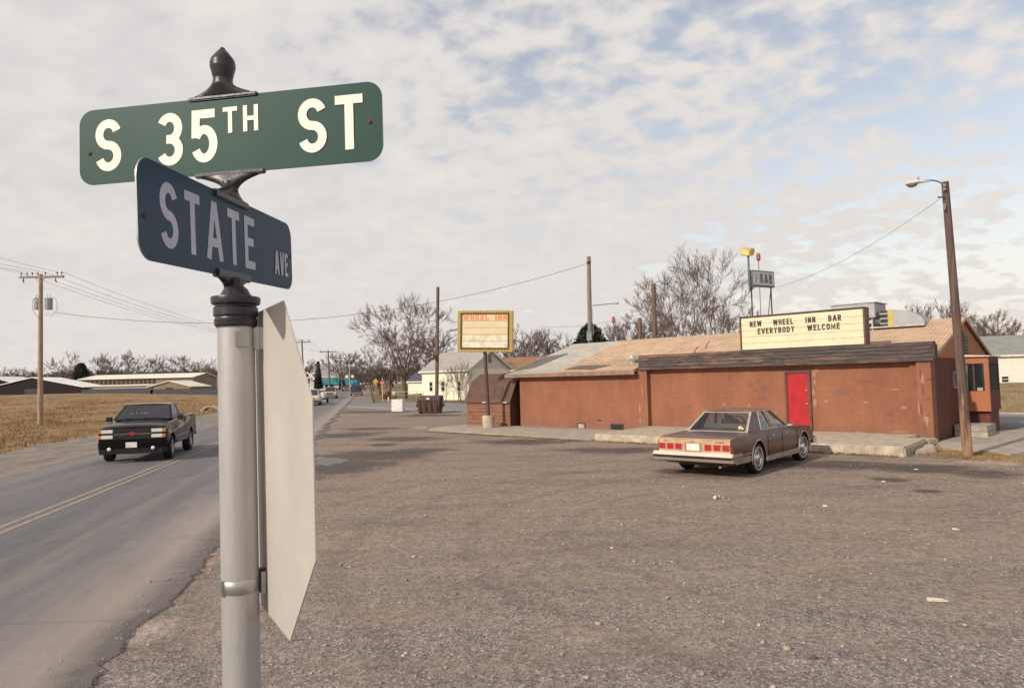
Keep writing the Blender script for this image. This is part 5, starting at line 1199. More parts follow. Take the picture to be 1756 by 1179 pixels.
def greenhouse(root, body_mat, zb, zt, xr0, xf0, yb, xr1, xf1, yt, posts, glass, crown=.05, frame=.045, trim=None, slabth=.035, glass_side=True, floor=None):
    """posts: list of (t0, t1) solid spans along each side between rear (0) and front (1)"""
    rb = MB()
    # crowned roof skin
    V = []; nx, ny = 7, 8
    for i in range(nx):
        for j in range(ny + 1):
            x = xr1 + (xf1 - xr1) * i / (nx - 1); s = -1 + 2 * j / ny; e = 1 - abs(2 * i / (nx - 1) - 1) ** 3
            V.append((x, s * yt, zt + crown * (1 - abs(s) ** 2.6) * (.45 + .55 * e)))
    k = len(V); V += [(x, y * .985, zt - slabth) for x, y, z in V]; F_ = []
    for i in range(nx - 1):
        for j in range(ny): a = i * (ny + 1) + j; F_ += [(a, a + ny + 1, a + ny + 2, a + 1), (a + k, a + k + 1, a + k + ny + 2, a + k + ny + 1)]
    rim = [(i * (ny + 1), (i + 1) * (ny + 1)) for i in range(nx - 1)] + [((nx - 1) * (ny + 1) + j, (nx - 1) * (ny + 1) + j + 1) for j in range(ny)] + [((i + 1) * (ny + 1) + ny, i * (ny + 1) + ny) for i in range(nx - 2, -1, -1)] + [(j + 1, j) for j in range(ny)]
    F_ += [(a, b_, b_ + k, a + k) for a, b_ in rim]
    rb.add(V, F_); rb.build('roof', body_mat, root, smooth=35)
    pl = MB(); gl_obs = []
    for s in (1, -1):
        b0, b1, t0, t1 = (xr0, s * yb, zb), (xf0, s * yb, zb), (xr1, s * yt, zt - .002), (xf1, s * yt, zt - .002)
        def Q(ta, tb):
            q = [lerp(b0, b1, ta[0]), lerp(b0, b1, tb[0]), lerp(t0, t1, tb[1]), lerp(t0, t1, ta[1])]
            return q if s < 0 else [q[1], q[0], q[3], q[2]]
        for (a0, a1, c0, c1) in posts: quad_plate(pl, Q((a0, a1), (c0, c1)), .03)
        for i in range(len(posts) - 1):
            ta = (posts[i][2], posts[i][3]); tb = (posts[i + 1][0], posts[i + 1][1]); q = Q(ta, tb)
            q = [tuple(Vector(p) - Vector((0, s * .012, 0))) for p in q]
            gl_obs.append(quad_plate(MB(), q, .005))
    pl.build('pillars', body_mat, root)
    for m__ in gl_obs: m__.build('side_window', glass, root)
    # front and rear glass with a frame
    for nm, xb, xt, sgn in (('windshield', xf0, xf1, 1), ('rear_window', xr0, xr1, -1)):
        P = [(xb, -sgn * yb * -1, zb), (xb, -sgn * yb, zb), (xt, -sgn * yt, zt), (xt, sgn * yt, zt)]
        P = [(xb, -yb, zb), (xb, yb, zb), (xt, yt, zt), (xt, -yt, zt)]
        if sgn < 0: P = [P[1], P[0], P[3], P[2]]
        def I(u, v): a = lerp(P[0], P[1], u); b_ = lerp(P[3], P[2], u); return lerp(a, b_, v)
        f_ = frame / yb / 1.6; g1 = quad_plate(MB(), [I(f_, .03), I(1 - f_, .03), I(1 - f_, .95), I(f_, .95)], .006); w_ = g1.build(nm, glass, root)
        fr = MB()
        e = .0
        for q in ([I(0, 0), I(f_, 0), I(f_, 1), I(0, 1)], [I(1 - f_, 0), I(1, 0), I(1, 1), I(1 - f_, 1)], [I(f_, .95), I(1 - f_, .95), I(1 - f_, 1), I(f_, 1)], [I(f_, -.02), I(1 - f_, -.02), I(1 - f_, .03), I(f_, .03)]): quad_plate(fr, q, .025)
        fr.build('window_frame', trim or body_mat, root)
    MB().box(xr0 + .02, xf0 - .02, -yb + .03, yb - .03, zb - .02, zb + .006).build('cabin_floor', floor or M_dark_in, root)
def seats(root, xs_, y_, z0, mat=None):
    for x in xs_:
        for y in y_: MB().box(x, x + .16, y - .25, y + .25, z0, z0 + .20).box(x + .02, x + .13, y - .12, y + .12, z0 + .2, z0 + .30).build('seat', mat or M_dark_in, root, bevel=.03)

M_brtrim = pm('bright_trim', (.66, .56, .44), .3, metal=.6)
M_bumper = pm('bumper_chrome', (.80, .72, .60), .32, metal=.7, var=.04)
# ---- brown sedan parked at the slab
CAR_A = .8332
car = thing('parked_sedan', 'brown four door sedan with tan tail panel parked nose first at the concrete slab', 'car', (3.92, 15.46, 0), .850)
M_carb = pm('brown_car_paint', (.108, .040, .030), .34, var=.06, scale=2, coat=.18, spec=.35)
def ring_sedan(zb, zs, zc, wm, ws): return [(0, zb), (wm * .78, zb), (wm * .93, zb + .04), (wm * .985, zb + .15), (wm, .52), (wm, .62), (wm - .008, zs - .13), (ws + .012, zs - .05), (ws - .01, zs - .008), (ws - .10, zs + .004), (ws * .5, zs + (zc - zs) * .75), (0, zc)]
stc = [(.10, .40, .84, .855, .90, .865), (.13, .33, .868, .885, .925, .885), (.30, .28, .885, .905, .945, .90), (.8, .25, .905, .925, .955, .905), (1.3, .235, .925, .94, .955, .905), (2.4, .225, .935, .945, .957, .905), (3.5, .225, .935, .95, .955, .90), (3.8, .225, .925, .955, .955, .89), (4.4, .24, .90, .93, .950, .885), (5.0, .27, .865, .89, .93, .87), (5.18, .32, .84, .86, .915, .85), (5.24, .38, .80, .82, .88, .82)]
bd = body_mesh(stc, ring_sedan).build('body', M_carb, car, smooth=30)
cyl = []
for x in (1.40, 4.35):
    for s in (1, -1):
        c = MB().lathe([(.40, 0), (.40, .5)], 32, M=Matrix.Translation((x, s * .66 if s > 0 else -1.16, .345)) @ Matrix.Rotation(R_(-90), 4, 'X')).build('cutter', None, car); cyl.append(c)
bpy.context.view_layer.update(); cut(bd, cyl)
if not bd.data.materials: bd.data.materials.append(M_carb)
greenhouse(car, M_carb, .935, 1.365, 1.25, 3.78, .765, 1.90, 3.05, .60, [(0, 0, .30, .30), (.585, .56, .635, .62), (.955, .93, 1, 1)], M_glass, crown=.06, frame=.05, trim=M_brtrim, floor=pm('interior_tan', (.20, .16, .145), .9))
# side door glass reaches the belt: chrome surrounds
def side_pt(t, h, s, off=.004):
    b = lerp((1.25, s * .765, .935), (3.78, s * .765, .935), t); c = lerp((1.90, s * .60, 1.365), (3.05, s * .60, 1.365), t); p = lerp(b, c, h); return (p[0], p[1] + s * off, p[2])
for s in (1, -1):
    for a, b_ in (((.30, .0), (.30, .98)), ((.585, .0), (.56, .98)), ((.635, 0), (.62, .98)), ((.955, 0), (.93, .98)), ((.30, .98), (.93, .98)), ((.30, .015), (.955, .015))):
        MB().tube([side_pt(*a, s), side_pt(*b_, s)], .010, 6).build('window_trim', M_brtrim, car)
    MB().box(.14, .98, s * .958 - .006, s * .958 + .006, .50, .522).box(1.82, 3.93, s * .962 - .006, s * .962 + .006, .348, .364).box(4.76, 5.15, s * .935 - .006, s * .935 + .006, .50, .518).build('side_moulding', M_chrome, car)
    MB().box(1.83, 3.92, s * .955 - .008, s * .955 + .006, .245, .347).build('rocker_panel', pm('silver_rocker', (.33, .29, .27), .4, metal=.4) if 'silver_rocker' not in MATS else MATS['silver_rocker'], car)
    MB().box(.12, .95, s * .945 - .008, s * .945 + .006, .33, .46).build('lower_quarter', MATS['silver_rocker'], car)
    for xc in (1.40, 4.35):
        pts = [(xc + .415 * math.cos(R_(a)), s * .958, .345 + .415 * math.sin(R_(a))) for a in range(-12, 193, 12)]; MB().tube(pts, .013, 6).build('arch_trim', M_chrome, car)
    MB().box(2.15, 2.30, s * .955, s * .975, .80, .825).build('door_handle', M_chrome, car, bevel=.005); MB().box(3.02, 3.17, s * .955, s * .975, .80, .825).build('door_handle', M_chrome, car, bevel=.005)
    for x in (1.95, 2.86, 3.86): MB().box(x - .004, x + .004, s * .951, s * .9600, .36, .92).build('door_gap', M_black, car)
    mr_ = MB().box(3.50, 3.60, s * .90 - .07, s * .90 + .07, .955, 1.045).build('wing_mirror', M_chrome if s < 0 else M_chrome, car, bevel=.015)
MB().box(.075, .099, -.86, .86, .55, .84).build('tail_panel', pm('tan_tail_panel', (.58, .41, .24), .4, metal=.15), car, bevel=.004)
MB().box(.085, .13, -.865, .865, .842, .866).build('trunk_edge', MATS['tan_tail_panel'], car, bevel=.004)
for s in (1, -1):
    for k in range(3):
        yc = s * (.765 - k * .205); f_ = MB().box(.060, .076, yc - .092, yc + .092, .60, .755).build('taillight_bezel', M_brtrim, car, bevel=.003)
        MB().box(.050, .061, yc - .076, yc + .076, .614, .742).build('tail_lens', M_taillight, f_, bevel=.003)
MB().box(.062, .076, -.20, .20, .585, .77).build('plate_recess', pm('recess', (.30, .22, .14), .6), car)
pt = MB().box(.054, .063, -.155, .155, .60, .75).build('licence_plate', M_plate, car)
lt = MB(); text(lt, 'E', lambda a, b, z: (.0535 - z, -a, b), -.10, .65, .001, t=.2)
MB().box(.068, .075, -.04, .04, .785, .805).build('trunk_emblem', M_chrome, car)
lt = MB(); text(lt, 'CAPRICE' if False else 'C', lambda a, b, z: (.074 - z, -a, b), .50, .785, .02, t=.2)
MB().box(.070, .0752, -.73, -.52, .788, .803).build('badge', M_trim, car); MB().box(.070, .0752, .62, .74, .79, .80).build('badge', M_trim, car)
bp = MB().hexa([(-.07, -.95, .49), (.07, -.95, .49), (.07, .95, .49), (-.07, .95, .49), (-.02, -.95, .565), (.07, -.95, .565), (.07, .95, .565), (-.02, .95, .565)]).hexa([(.0, -.945, .365), (.07, -.945, .365), (.07, .945, .365), (.0, .945, .365), (-.045, -.945, .43), (.07, -.945, .43), (.07, .945, .43), (-.045, .945, .43)]).box(-.03, .06, -.93, .93, .432, .488).build('rear_bumper', M_bumper, car, bevel=.008)
MB().box(-.048, -.0305, -.94, .94, .434, .487).build('bumper_strip', M_rubber, bp)
for s in (1, -1): MB().box(.07, .42, s * .955 - .03, s * .955 + .02, .38, .555).build('bumper_end', M_chrome, bp, bevel=.01)
fb = MB().box(5.22, 5.36, -.95, .95, .38, .56).build('front_bumper', M_chrome, car, bevel=.02)
for s in (1, -1): MB().box(5.0, 5.25, s * .945 - .03, s * .945 + .02, .40, .55).build('bumper_end', M_chrome, fb, bevel=.01)
MB().box(5.19, 5.26, -.80, .80, .58, .78).build('grille', M_chrome, car, bevel=.01)
MB().box(.5, 4.9, -.60, .60, .22, .34).build('underbody', M_black, car)
MB().tube([(.20, -.55, .25), (.9, -.55, .27)], .03, 8).build('exhaust_pipe', M_steel, car)
for s in (1, -1):
    for x in (1.40, 4.35): MB().box(x - .42, x + .42, min(s * .40, s * .62), max(s * .40, s * .62), .25, .82).build('wheel_well', M_black, car) if False else None
    wheel(car, 1.40, s * .83, .345, .21, s, 'whitewall'); wheel(car, 4.35, s * .83, .345, .21, s, 'whitewall', R_(-7))
MB().box(1.85, 2.02, -.66, .66, .93, 1.08).build('rear_bench', MATS['interior_tan'], car, bevel=.04)
seats(car, (2.75,), (-.38, .38), .93, pm('seat_cloth', (.40, .31, .27), .9))
MB().box(1.95, 3.0, -.52, .52, 1.325, 1.332).build('headliner', MATS['seat_cloth'], car)
rgm = MB(); pts = [(3.30 + .07 * math.sin(a), .36 + .185 * math.cos(a), 1.0 + .17 * math.sin(a)) for a in np.linspace(0, 2 * math.pi, 21)]; rgm.tube([tuple(map(float, p)) for p in pts], .014, 7, cap=False).build('steering_wheel', M_black, car)
MB().box(3.35, 3.75, -.68, .68, .92, .985).build('dashboard', M_dark_in, car, bevel=.02)
q = [Vector(p) for p in ((1.36, -.52, 1.02), (1.36, -.42, 1.02), (1.44, -.42, 1.09), (1.44, -.52, 1.09))]
MB().lathe([(.05, 0), (.05, .006)], 9, M=Matrix.Translation((1.385, -.53, 1.02)) @ Matrix.Rotation(R_(-58), 4, 'Y')).lathe([(.03, 0), (.03, .006)], 7, M=Matrix.Translation((1.36, -.60, 1.0)) @ Matrix.Rotation(R_(-58), 4, 'Y')).build('yellow_flower_sticker', pm('sticker_yellow', (.80, .66, .15), .6), car)

# ---- black pickup
TA = 1.826
tr_front = Vector((-11.6, 21.15)); tdir = Vector((math.cos(TA), math.sin(TA))); tr_rear = tr_front + tdir * 4.95
truck = thing('black_pickup', 'black pickup truck with chrome wheels driving towards the camera in the far lane', 'pickup truck', (tr_rear.x, tr_rear.y, .035), TA + math.pi)
M_tk = pm('black_car_paint', (.005, .0045, .007), .12, var=.05, coat=.0, spec=.22)
def ring_truck(zb, zs, zc, wm, ws): return [(0, zb), (wm * .80, zb), (wm * .97, zb + .05), (wm, zb + .18), (wm, .80), (wm - .01, .95), (ws + .02, zs - .14), (ws + .005, zs - .03), (ws - .03, zs), (ws - .12, zs + .006), (ws * .55, zs + (zc - zs) * .8), (0, zc)]
stt = [(.03, .50, 1.25, 1.252, .93, .90), (.08, .45, 1.26, 1.262, .955, .92), (1.0, .42, 1.26, 1.262, .965, .93), (2.05, .40, 1.26, 1.262, .965, .93), (2.1, .40, 1.255, 1.26, .965, .92), (3.2, .40, 1.23, 1.26, .965, .90), (3.6, .40, 1.205, 1.25, .965, .89), (4.1, .42, 1.165, 1.21, .965, .885), (4.6, .46, 1.11, 1.15, .955, .88), (4.80, .50, 1.065, 1.10, .945, .87), (4.86, .56, 1.03, 1.06, .93, .86)]
tb = body_mesh(stt, ring_truck).build('body', M_tk, truck)
cyl = []
for x in (1.05, 4.03):
    for s in (1, -1): cyl.append(MB().lathe([(.425, 0), (.425, .55)], 32, M=Matrix.Translation((x, s * .64 if s > 0 else -1.19, .40)) @ Matrix.Rotation(R_(-90), 4, 'X')).build('cutter', None, truck))
cyl.append(MB().box(.09, 1.98, -.78, .78, .80, 1.6).build('cutter', None, truck))
bpy.context.view_layer.update(); cut(tb, cyl)
if not tb.data.materials: tb.data.materials.append(M_tk)
greenhouse(truck, M_tk, 1.245, 1.70, 2.08, 3.62, .86, 2.22, 2.98, .68, [(0, 0, .20, .18), (.94, .92, 1, 1)], pm('tinted_glass', (.022, .022, .03), .08, spec=.6), crown=.05, frame=.05)
M_bk = pm('black_plastic', (.014, .013, .015), .5)
MB().box(4.84, 4.885, -.86, .86, .70, 1.03).build('grille', M_bk, truck, bevel=.006)
for z in (.765, .855, .93): MB().box(4.885, 4.897, -.50, .50, z, z + .012).build('grille_bar', M_tr if z > .84 and z < .9 else M_bk, truck)
red = pm('emblem_red', (.40, .03, .03), .5)
MB().prism([(-.17, -.022), (-.07, -.022), (-.055, -.05), (.055, -.05), (.07, -.022), (.17, -.022), (.14, .022), (.07, .022), (.055, .05), (-.055, .05), (-.07, .022), (-.14, .022)], lambda a, b: (4.898, a, .872 + b), lambda a, b: (4.906, a, .872 + b)).build('emblem', red, truck)
for s in (1, -1):
    for z in (.735, .90): MB().box(4.865, 4.900, min(s * .53, s * .845), max(s * .53, s * .845), z, z + .105).build('headlight', M_headlight, truck, bevel=.008)
    for z in (.735, .90): MB().box(4.80, 4.895, min(s * .852, s * .925), max(s * .852, s * .925), z, z + .105).build('marker_light', M_amber, truck, bevel=.006)
    MB().lathe([(.052, 0), (.055, .02), (.045, .03), (.01, .035)], 16, M=Matrix.Translation((4.975, s * .60, .43)) @ Matrix.Rotation(R_(90), 4, 'Y')).build('fog_light', M_headlight, truck, smooth=40)
    MB().box(3.32, 3.42, min(s * .96, s * 1.14), max(s * .96, s * 1.14), 1.19, 1.34).build('wing_mirror', M_bk, truck, bevel=.02)
    MB().box(1.50, 3.55, s * .967 - .006, s * .967 + .006, .66, .70).build('side_moulding', M_tr, truck)
    for x in (2.02, 3.42): MB().box(x - .005, x + .005, min(s * .962, s * .9685), max(s * .962, s * .9685), .50, 1.2).build('door_gap', M_bk, truck)
    MB().box(.05, 1.98, min(s * .80, s * .93), max(s * .80, s * .93), 1.262, 1.285).build('bed_rail', M_steel, truck, bevel=.005)
    MB().box(.62, .64, s * .84 - .12, s * .84 + .12, .18, .50).build('mud_flap', M_rubber, truck)
bmp = MB().hexa([(4.80, -.97, .44), (4.98, -.88, .44), (4.98, .88, .44), (4.80, .97, .44), (4.80, -.97, .66), (4.98, -.88, .64), (4.98, .88, .64), (4.80, .97, .66)]).build('front_bumper', M_tk, truck, bevel=.015)
MB().hexa([(4.75, -.95, .27), (4.95, -.86, .27), (4.95, .86, .27), (4.75, .95, .27), (4.80, -.96, .435), (4.97, -.87, .435), (4.97, .87, .435), (4.80, .96, .435)]).build('air_dam', M_bk, bmp, bevel=.01)
pl = MB().box(4.985, 4.992, -.155, .155, .46, .62).build('licence_plate', M_plate, bmp)
MB().box(.0, .06, -.95, .95, .50, .66).build('rear_bumper', M_tk, truck, bevel=.01)
MB().box(.2, 4.7, -.6, .6, .32, .48).build('chassis', M_bk, truck)
for x0, x1 in ((-.55, .05), (.0, .65)): MB().tube([(3.64, x1, 1.262), (3.60, x0 + .1, 1.285), (3.56, x0, 1.30)], .012, 5).build('wiper', M_bk, truck)
for s in (1, -1): wheel(truck, 1.05, s * .84, .36, .25, s, 'slot'); wheel(truck, 4.03, s * .84, .36, .25, s, 'slot', R_(3))
MB().lathe([(.055, 0), (.055, .006)], 14, M=Matrix.Translation((3.37, .02, 1.42)) @ Matrix.Rotation(R_(52), 4, 'Y')).build('windshield_tag', pm('tag_red', (.30, .05, .06), .6), truck)
for y, w_ in ((-.42, .05), (-.26, .03), (-.10, .035)): MB().box(-.01, .01, -.0, w_, -.003, .012, M=Matrix.Translation((3.375, y, 1.43)) @ Matrix.Rotation(R_(52), 4, 'Y')).build('windshield_tag', pm('tag_pale', (.42, .40, .30), .6) if 'tag_pale' not in MATS else MATS['tag_pale'], truck)

# ---- traffic farther down the road
def small_vehicle(name, label, cat, px, Y, vbase, heading_away, kind, cols, L=4.6, Wd=1.85, H=1.45, group=None, xoff=0):
    p = at(px, 660, Y); z = g(p.x, p.y) + .05
    hd_ = math.pi / 2 - RDIR + (0 if heading_away else math.pi)
    dx = Vector((math.cos(hd_), math.sin(hd_))); org = Vector((p.x, p.y)) - (Vector((0, 0)) if heading_away else dx * L)
    t = thing(name, label, cat, (org.x, org.y, z), hd_, group)
    paint = pm('paint_' + name + str(px), cols[0], .35, coat=.4)
    zs = H * .60 if kind != 'van' else H * .52
    def rg(zb, zs_, zc, wm, ws): return [(0, zb), (wm * .92, zb), (wm, zb + .15), (wm, zs_ * .75), (ws, zs_ - .03), (ws - .05, zs_), (0, zc)]
    h = Wd / 2
    if kind == 'van': S = [(.03, .35, zs, zs, h * .97, h * .95), (.2, .28, zs, zs, h, h * .97), (L - 1.0, .28, zs, zs, h, h * .95), (L - .15, .32, zs * .85, zs * .87, h * .96, h * .9), (L, .4, zs * .75, zs * .78, h * .9, h * .85)]
    else: S = [(.03, .36, zs * .92, zs * .93, h * .96, h * .9), (.15, .28, zs * .98, zs, h, h * .94), (L * .5, .26, zs, zs + .02, h, h * .94), (L * .72, .26, zs, zs + .03, h, h * .93), (L - .15, .32, zs * .88, zs * .92, h * .97, h * .9), (L, .4, zs * .8, zs * .84, h * .92, h * .86)]
    body_mesh(S, rg).build('body', paint, t, smooth=30)
    gh = {'sedan': (L * .20, L * .70, L * .33, L * .56), 'van': (.08, L - 1.0, .22, L - 1.75), 'suv': (.10, L * .70, .22, L * .56), 'pickup': (L * .42, L * .72, L * .46, L * .60)}[kind]
    greenhouse(t, paint, zs, H - .05, gh[0], gh[1], h * .86, gh[2], gh[3], h * .72, [(0, 0, .06, .06), (.5, .48, .54, .52), (.95, .93, 1, 1)], M_darkglass, crown=.04)
    for s in (1, -1):
        for x in (L * .2, L * .8): wheel(t, x, s * (h - .1), .33, .2, s, 'plain')
    MB().box(L - .02, L + .10, -h * .98, h * .98, .42, .56).build('front_bumper', cols[1], t, bevel=.01); MB().box(-.10, .04, -h * .98, h * .98, .42, .56).build('rear_bumper', cols[1], t, bevel=.01)
    for s in (1, -1):
        MB().box(L - .03, L + .03, min(s * h * .55, s * h * .88), max(s * h * .55, s * h * .88), zs * .66, zs * .80).build('headlight', M_headlight, t)
        MB().box(-.02, .05, min(s * h * .70, s * h * .9), max(s * h * .70, s * h * .9), zs * .66, zs * .86).build('taillight', M_taillight, t)
    MB().box(L - .02, L + .02, -h * .5, h * .5, zs * .60, zs * .80).build('grille', M_bk, t)
    return t
small_vehicle('blue_van', 'dark blue van seen from behind driving away in the near lane', 'van', 611, 118, 676, True, 'van', ((.045, .052, .082), M_chrome), 4.8, 1.95, 1.85)
small_vehicle('tan_truck', 'tan and brown truck coming towards the camera just behind the white pickup', 'truck', 565.5, 104, 679, False, 'suv', ((.48, .35, .27), M_chrome), 5.0, 1.95, 1.75)
wt = small_vehicle('white_pickup', 'white pickup with yellow lamp half hidden behind the stop sign back', 'pickup truck', 531, 74, 692, False, 'pickup', ((.70, .68, .62), M_bk), 5.2, 1.95, 1.75)
MB().box(5.225, 5.25, .50, .80, .66, .86).build('yellow_lamp', pm('lamp_amber', (.9, .5, .1), .4), wt)
tl = thing('utility_trailer', 'small dark trailer with one white drum following the white pickup', 'trailer', tuple(at(546, 660, 82)[:2]) + (.08,), math.pi / 2 - RDIR)
MB().box(0, 3, -.9, .9, .45, .62).build('deck', M_bk, tl); MB().box(.3, 2.8, -.05, .0, .62, 1.0).build('rack', M_trim, tl)
for s in (1, -1): wheel(tl, 1.5, s * .95, .33, .2, s, 'plain')
MB().lathe([(.28, .62), (.28, 1.25), (.1, 1.3)], 12, c=(.5, -.5, 0)).build('drum', M_white, tl)
small_vehicle('dark_sedan', 'small dark sedan far off left of the blue van', 'car', 594, 170, 664, False, 'sedan', ((.05, .06, .07), M_chrome), 4.6, 1.8, 1.4)
small_vehicle('dark_red_sedan', 'reddish sedan far off just right of the blue van', 'car', 620.5, 175, 664, True, 'sedan', ((.22, .07, .06), M_bk), 4.6, 1.8, 1.4)
# turquoise grain truck crossing far away
tz = at(551, 655, 200); tt = thing('turquoise_truck', 'turquoise grain truck with trailer standing side on beyond the crossing', 'truck', (tz.x - 1.2, tz.y, g(tz.x, tz.y) + .6), R_(-8))
M_tq = pm('turquoise_paint', (.03, .26, .33), .5, c2=(.02, .20, .26), scale=1)
MB().hexa([(0, -1.2, .95), (7.0, -1.2, .95), (7.0, 1.2, .95), (0, 1.2, .95), (-.15, -1.25, 2.7), (7.3, -1.25, 2.7), (7.3, 1.25, 2.7), (-.15, 1.25, 2.7)]).build('grain_box', M_tq, tt, bevel=.03)
MB().hexa([(9.0, -1.1, .7), (12.2, -1.1, .7), (12.2, 1.1, .7), (9.0, 1.1, .7), (8.6, -1.1, 2.1), (12.4, -1.1, 2.1), (12.4, 1.1, 2.1), (8.6, 1.1, 2.1)]).build('rear_box', M_tq, tt, bevel=.03)
MB().box(0, 12, -.5, .5, .6, .9).build('chassis', M_bk, tt)
MB().hexa([(7.3, -1.0, .6), (8.5, -1.0, .6), (8.5, 1.0, .6), (7.3, 1.0, .6), (7.4, -.9, 2.3), (8.3, -.9, 2.3), (8.3, .9, 2.3), (7.4, .9, 2.3)]).build('cab', M_bk, tt, bevel=.05)
for k in range(7): MB().box(.4 + k, .5 + k, -1.29, -1.2, .98, 2.65).build('side_rib', M_tq, tt)
for x in (2.5, 4.0, 7.9, 10.4): 
    for s in (1, -1): wheel(tt, x, s * 1.0, .5, .25, s, 'plain')
MB().box(1.0, 1.9, -1.2, -.7, .2, .85).build('white_tank', M_white, tt)

# ------------------------------------------------------------------ far signs and crossing signals
ss = thing('stop_sign', 'red stop sign with green street names on a white post at the far street corner', 'road sign', tuple(at(656, 686.5, 90)[:2]) + (0.0,))
SB = ss.location.copy()
MB().box(-.03, .03, -.03, .03, -.2, 3.05).build('post', M_white, ss)
zc_ = at(655, 656, 90).z
o8 = [(.33 * math.cos(R_(22.5 + 45 * k)), zc_ + .33 * math.sin(R_(22.5 + 45 * k))) for k in range(8)]
rs = MB().prism(o8, lambda a, b: (a, -.036, b), lambda a, b: (a, -.033, b)).build('sign_face', pm('sign_red', (.50, .03, .04), .5), ss)
lt = MB(); text(lt, 'STOP', lambda a, b, z: (a, -.0375 - z, b), -.23, zc_ - .10, .20, t=.2, width=.46); lt.build('lettering', M_white, rs)
MB().box(-.42, .42, -.012, .012, 2.80, 2.98).build('street_name', M_green, ss); MB().box(-.01, .01, -.40, .40, 3.0, 3.17).build('street_name', M_green, ss)
ws_ = thing('warning_sign', 'yellow diamond warning sign standing left of the red stop sign', 'road sign', tuple(at(644.5, 672, 112)[:2]) + (.1,))
MB().box(-.03, .03, -.03, .03, -.2, 2.4).build('post', M_steel, ws_)
MB().prism([(0, -.5), (.5, 0), (0, .5), (-.5, 0)], lambda a, b: (a, -.04, 2.45 + b), lambda a, b: (a, -.035, 2.45 + b)).build('sign_face', pm('sign_yellow', (.62, .40, .06), .5), ws_)
xb = thing('railroad_crossing_sign', 'pale crossbuck railroad crossing signal left of the turquoise truck', 'crossing signal', tuple(at(533, 662, 150)[:2]) + (g(*at(533, 662, 150)[:2]),))
MB().tube([(0, 0, -.2), (0, 0, 4.6)], .1, 8).build('post', M_white, xb)
for a in (42, -42): MB().box(-1.1, 1.1, -.03 - (.05 if a > 0 else 0), .0 - (.05 if a > 0 else 0), -.14, .14, M=Matrix.Translation((0, -.1, 3.9)) @ Matrix.Rotation(R_(a), 4, 'Y')).build('crossbuck', M_white, xb)
for s in (-1, 1): MB().lathe([(.25, 0), (.25, .08)], 14, M=Matrix.Translation((s * .75, -.1, 2.7)) @ Matrix.Rotation(R_(90), 4, 'X')).build('signal_disc', M_bk, xb)
x2 = thing('railroad_signal', 'cantilever railroad signal with round dark lamps right of the turquoise truck', 'crossing signal', tuple(at(600, 662, 170)[:2]) + (g(*at(600, 662, 170)[:2]),))
MB().tube([(0, 0, -.2), (0, 0, 7.0)], .12, 8).tube([(-5.2, 0, 6.6), (0, 0, 6.6)], .07, 6).build('mast', M_steel, x2)
for (dx, z) in ((.5, 6.9), (-.6, 6.9), (-.7, 3.6), (.7, 3.6)): MB().lathe([(.36, 0), (.36, .1)], 14, M=Matrix.Translation((dx, -.1, z)) @ Matrix.Rotation(R_(90), 4, 'X')).build('signal_disc', M_bk if z > 5 else M_white, x2)
gb = thing('guard_rail', 'thin dark rail fence running beside the road behind the white pickup', 'rail', tuple(at(530, 660, 118)[:2]) + (g(*at(530, 660, 118)[:2]),))
MB().box(-3, 4.5, -.04, .04, .75, .95).build('rail', M_trim, gb)
for k in range(4): MB().box(-2.9 + k * 2.4, -2.75 + k * 2.4, -.06, .06, -.2, .75).build('post', M_trim, gb)
# wire fence on the far corner lawn
ff = thing('wire_fence', 'low wire fence with thin posts in front of the big bare tree', 'fence', tuple(at(672, 680, 92)[:2]) + (0,))
a0 = Vector(at(672, 680, 92)[:2]); a1 = Vector(at(726, 680, 84)[:2]); 
for k in range(6):
    q = a0.lerp(a1, k / 5) - a0; zq = g((a0 + q).x, (a0 + q).y); MB().tube([(q.x, q.y, zq - .2), (q.x, q.y, zq + (1.1 if k != 1 else 3.2))], .03, 6).build('post', M_tr, ff)
q = a1 - a0; z1_ = g(a1.x, a1.y); z0_ = g(a0.x, a0.y)
for h in (1.05, .6): MB().tube([(0, 0, z0_ + h), (q.x, q.y, z1_ + h)], .022, 5).build('wire', M_white if h > 1 else M_tr, ff)
for (px, py, Y, w_, h_, lab) in ((666, 683, 88, .15, .45, 'tiny white marker post on the lawn right of the stop sign'), (675, 668, 100, .5, .9, 'white box standing on the lawn left of the big tree')):
    p = at(px, py, Y); t = thing('white_marker', lab, 'marker', (p.x, p.y, g(p.x, p.y))); MB().box(-w_ / 2, w_ / 2, -w_ / 2, w_ / 2, -.1, h_).build('marker', M_white, t, bevel=.02); MB().box(-w_ / 2 + .02, w_ / 2 - .02, -w_ / 2 + .02, w_ / 2 - .02, h_, h_ + .04).build('cap', M_steel, t)
p = at(667, 667, 100); br_ = thing('brush_pile', 'reddish brown brush heap on the far corner lawn', 'brush pile', (p.x, p.y, g(p.x, p.y)))
bmb = MB(); random.seed(6)
for k in range(160):
    a = random.uniform(0, 6.28); r = random.uniform(0, 1.2); z = random.uniform(0, .9) * (1 - r / 1.5); d = Vector((random.uniform(-1, 1), random.uniform(-1, 1), random.uniform(-.2, .7))).normalized() * .5
    c_ = Vector((r * math.cos(a), r * math.sin(a), z)); bmb.tube([tuple(c_ - d), tuple(c_ + d)], .03, 4)
bmb.build('twigs', pm('brush', (.20, .085, .05), .9), br_)

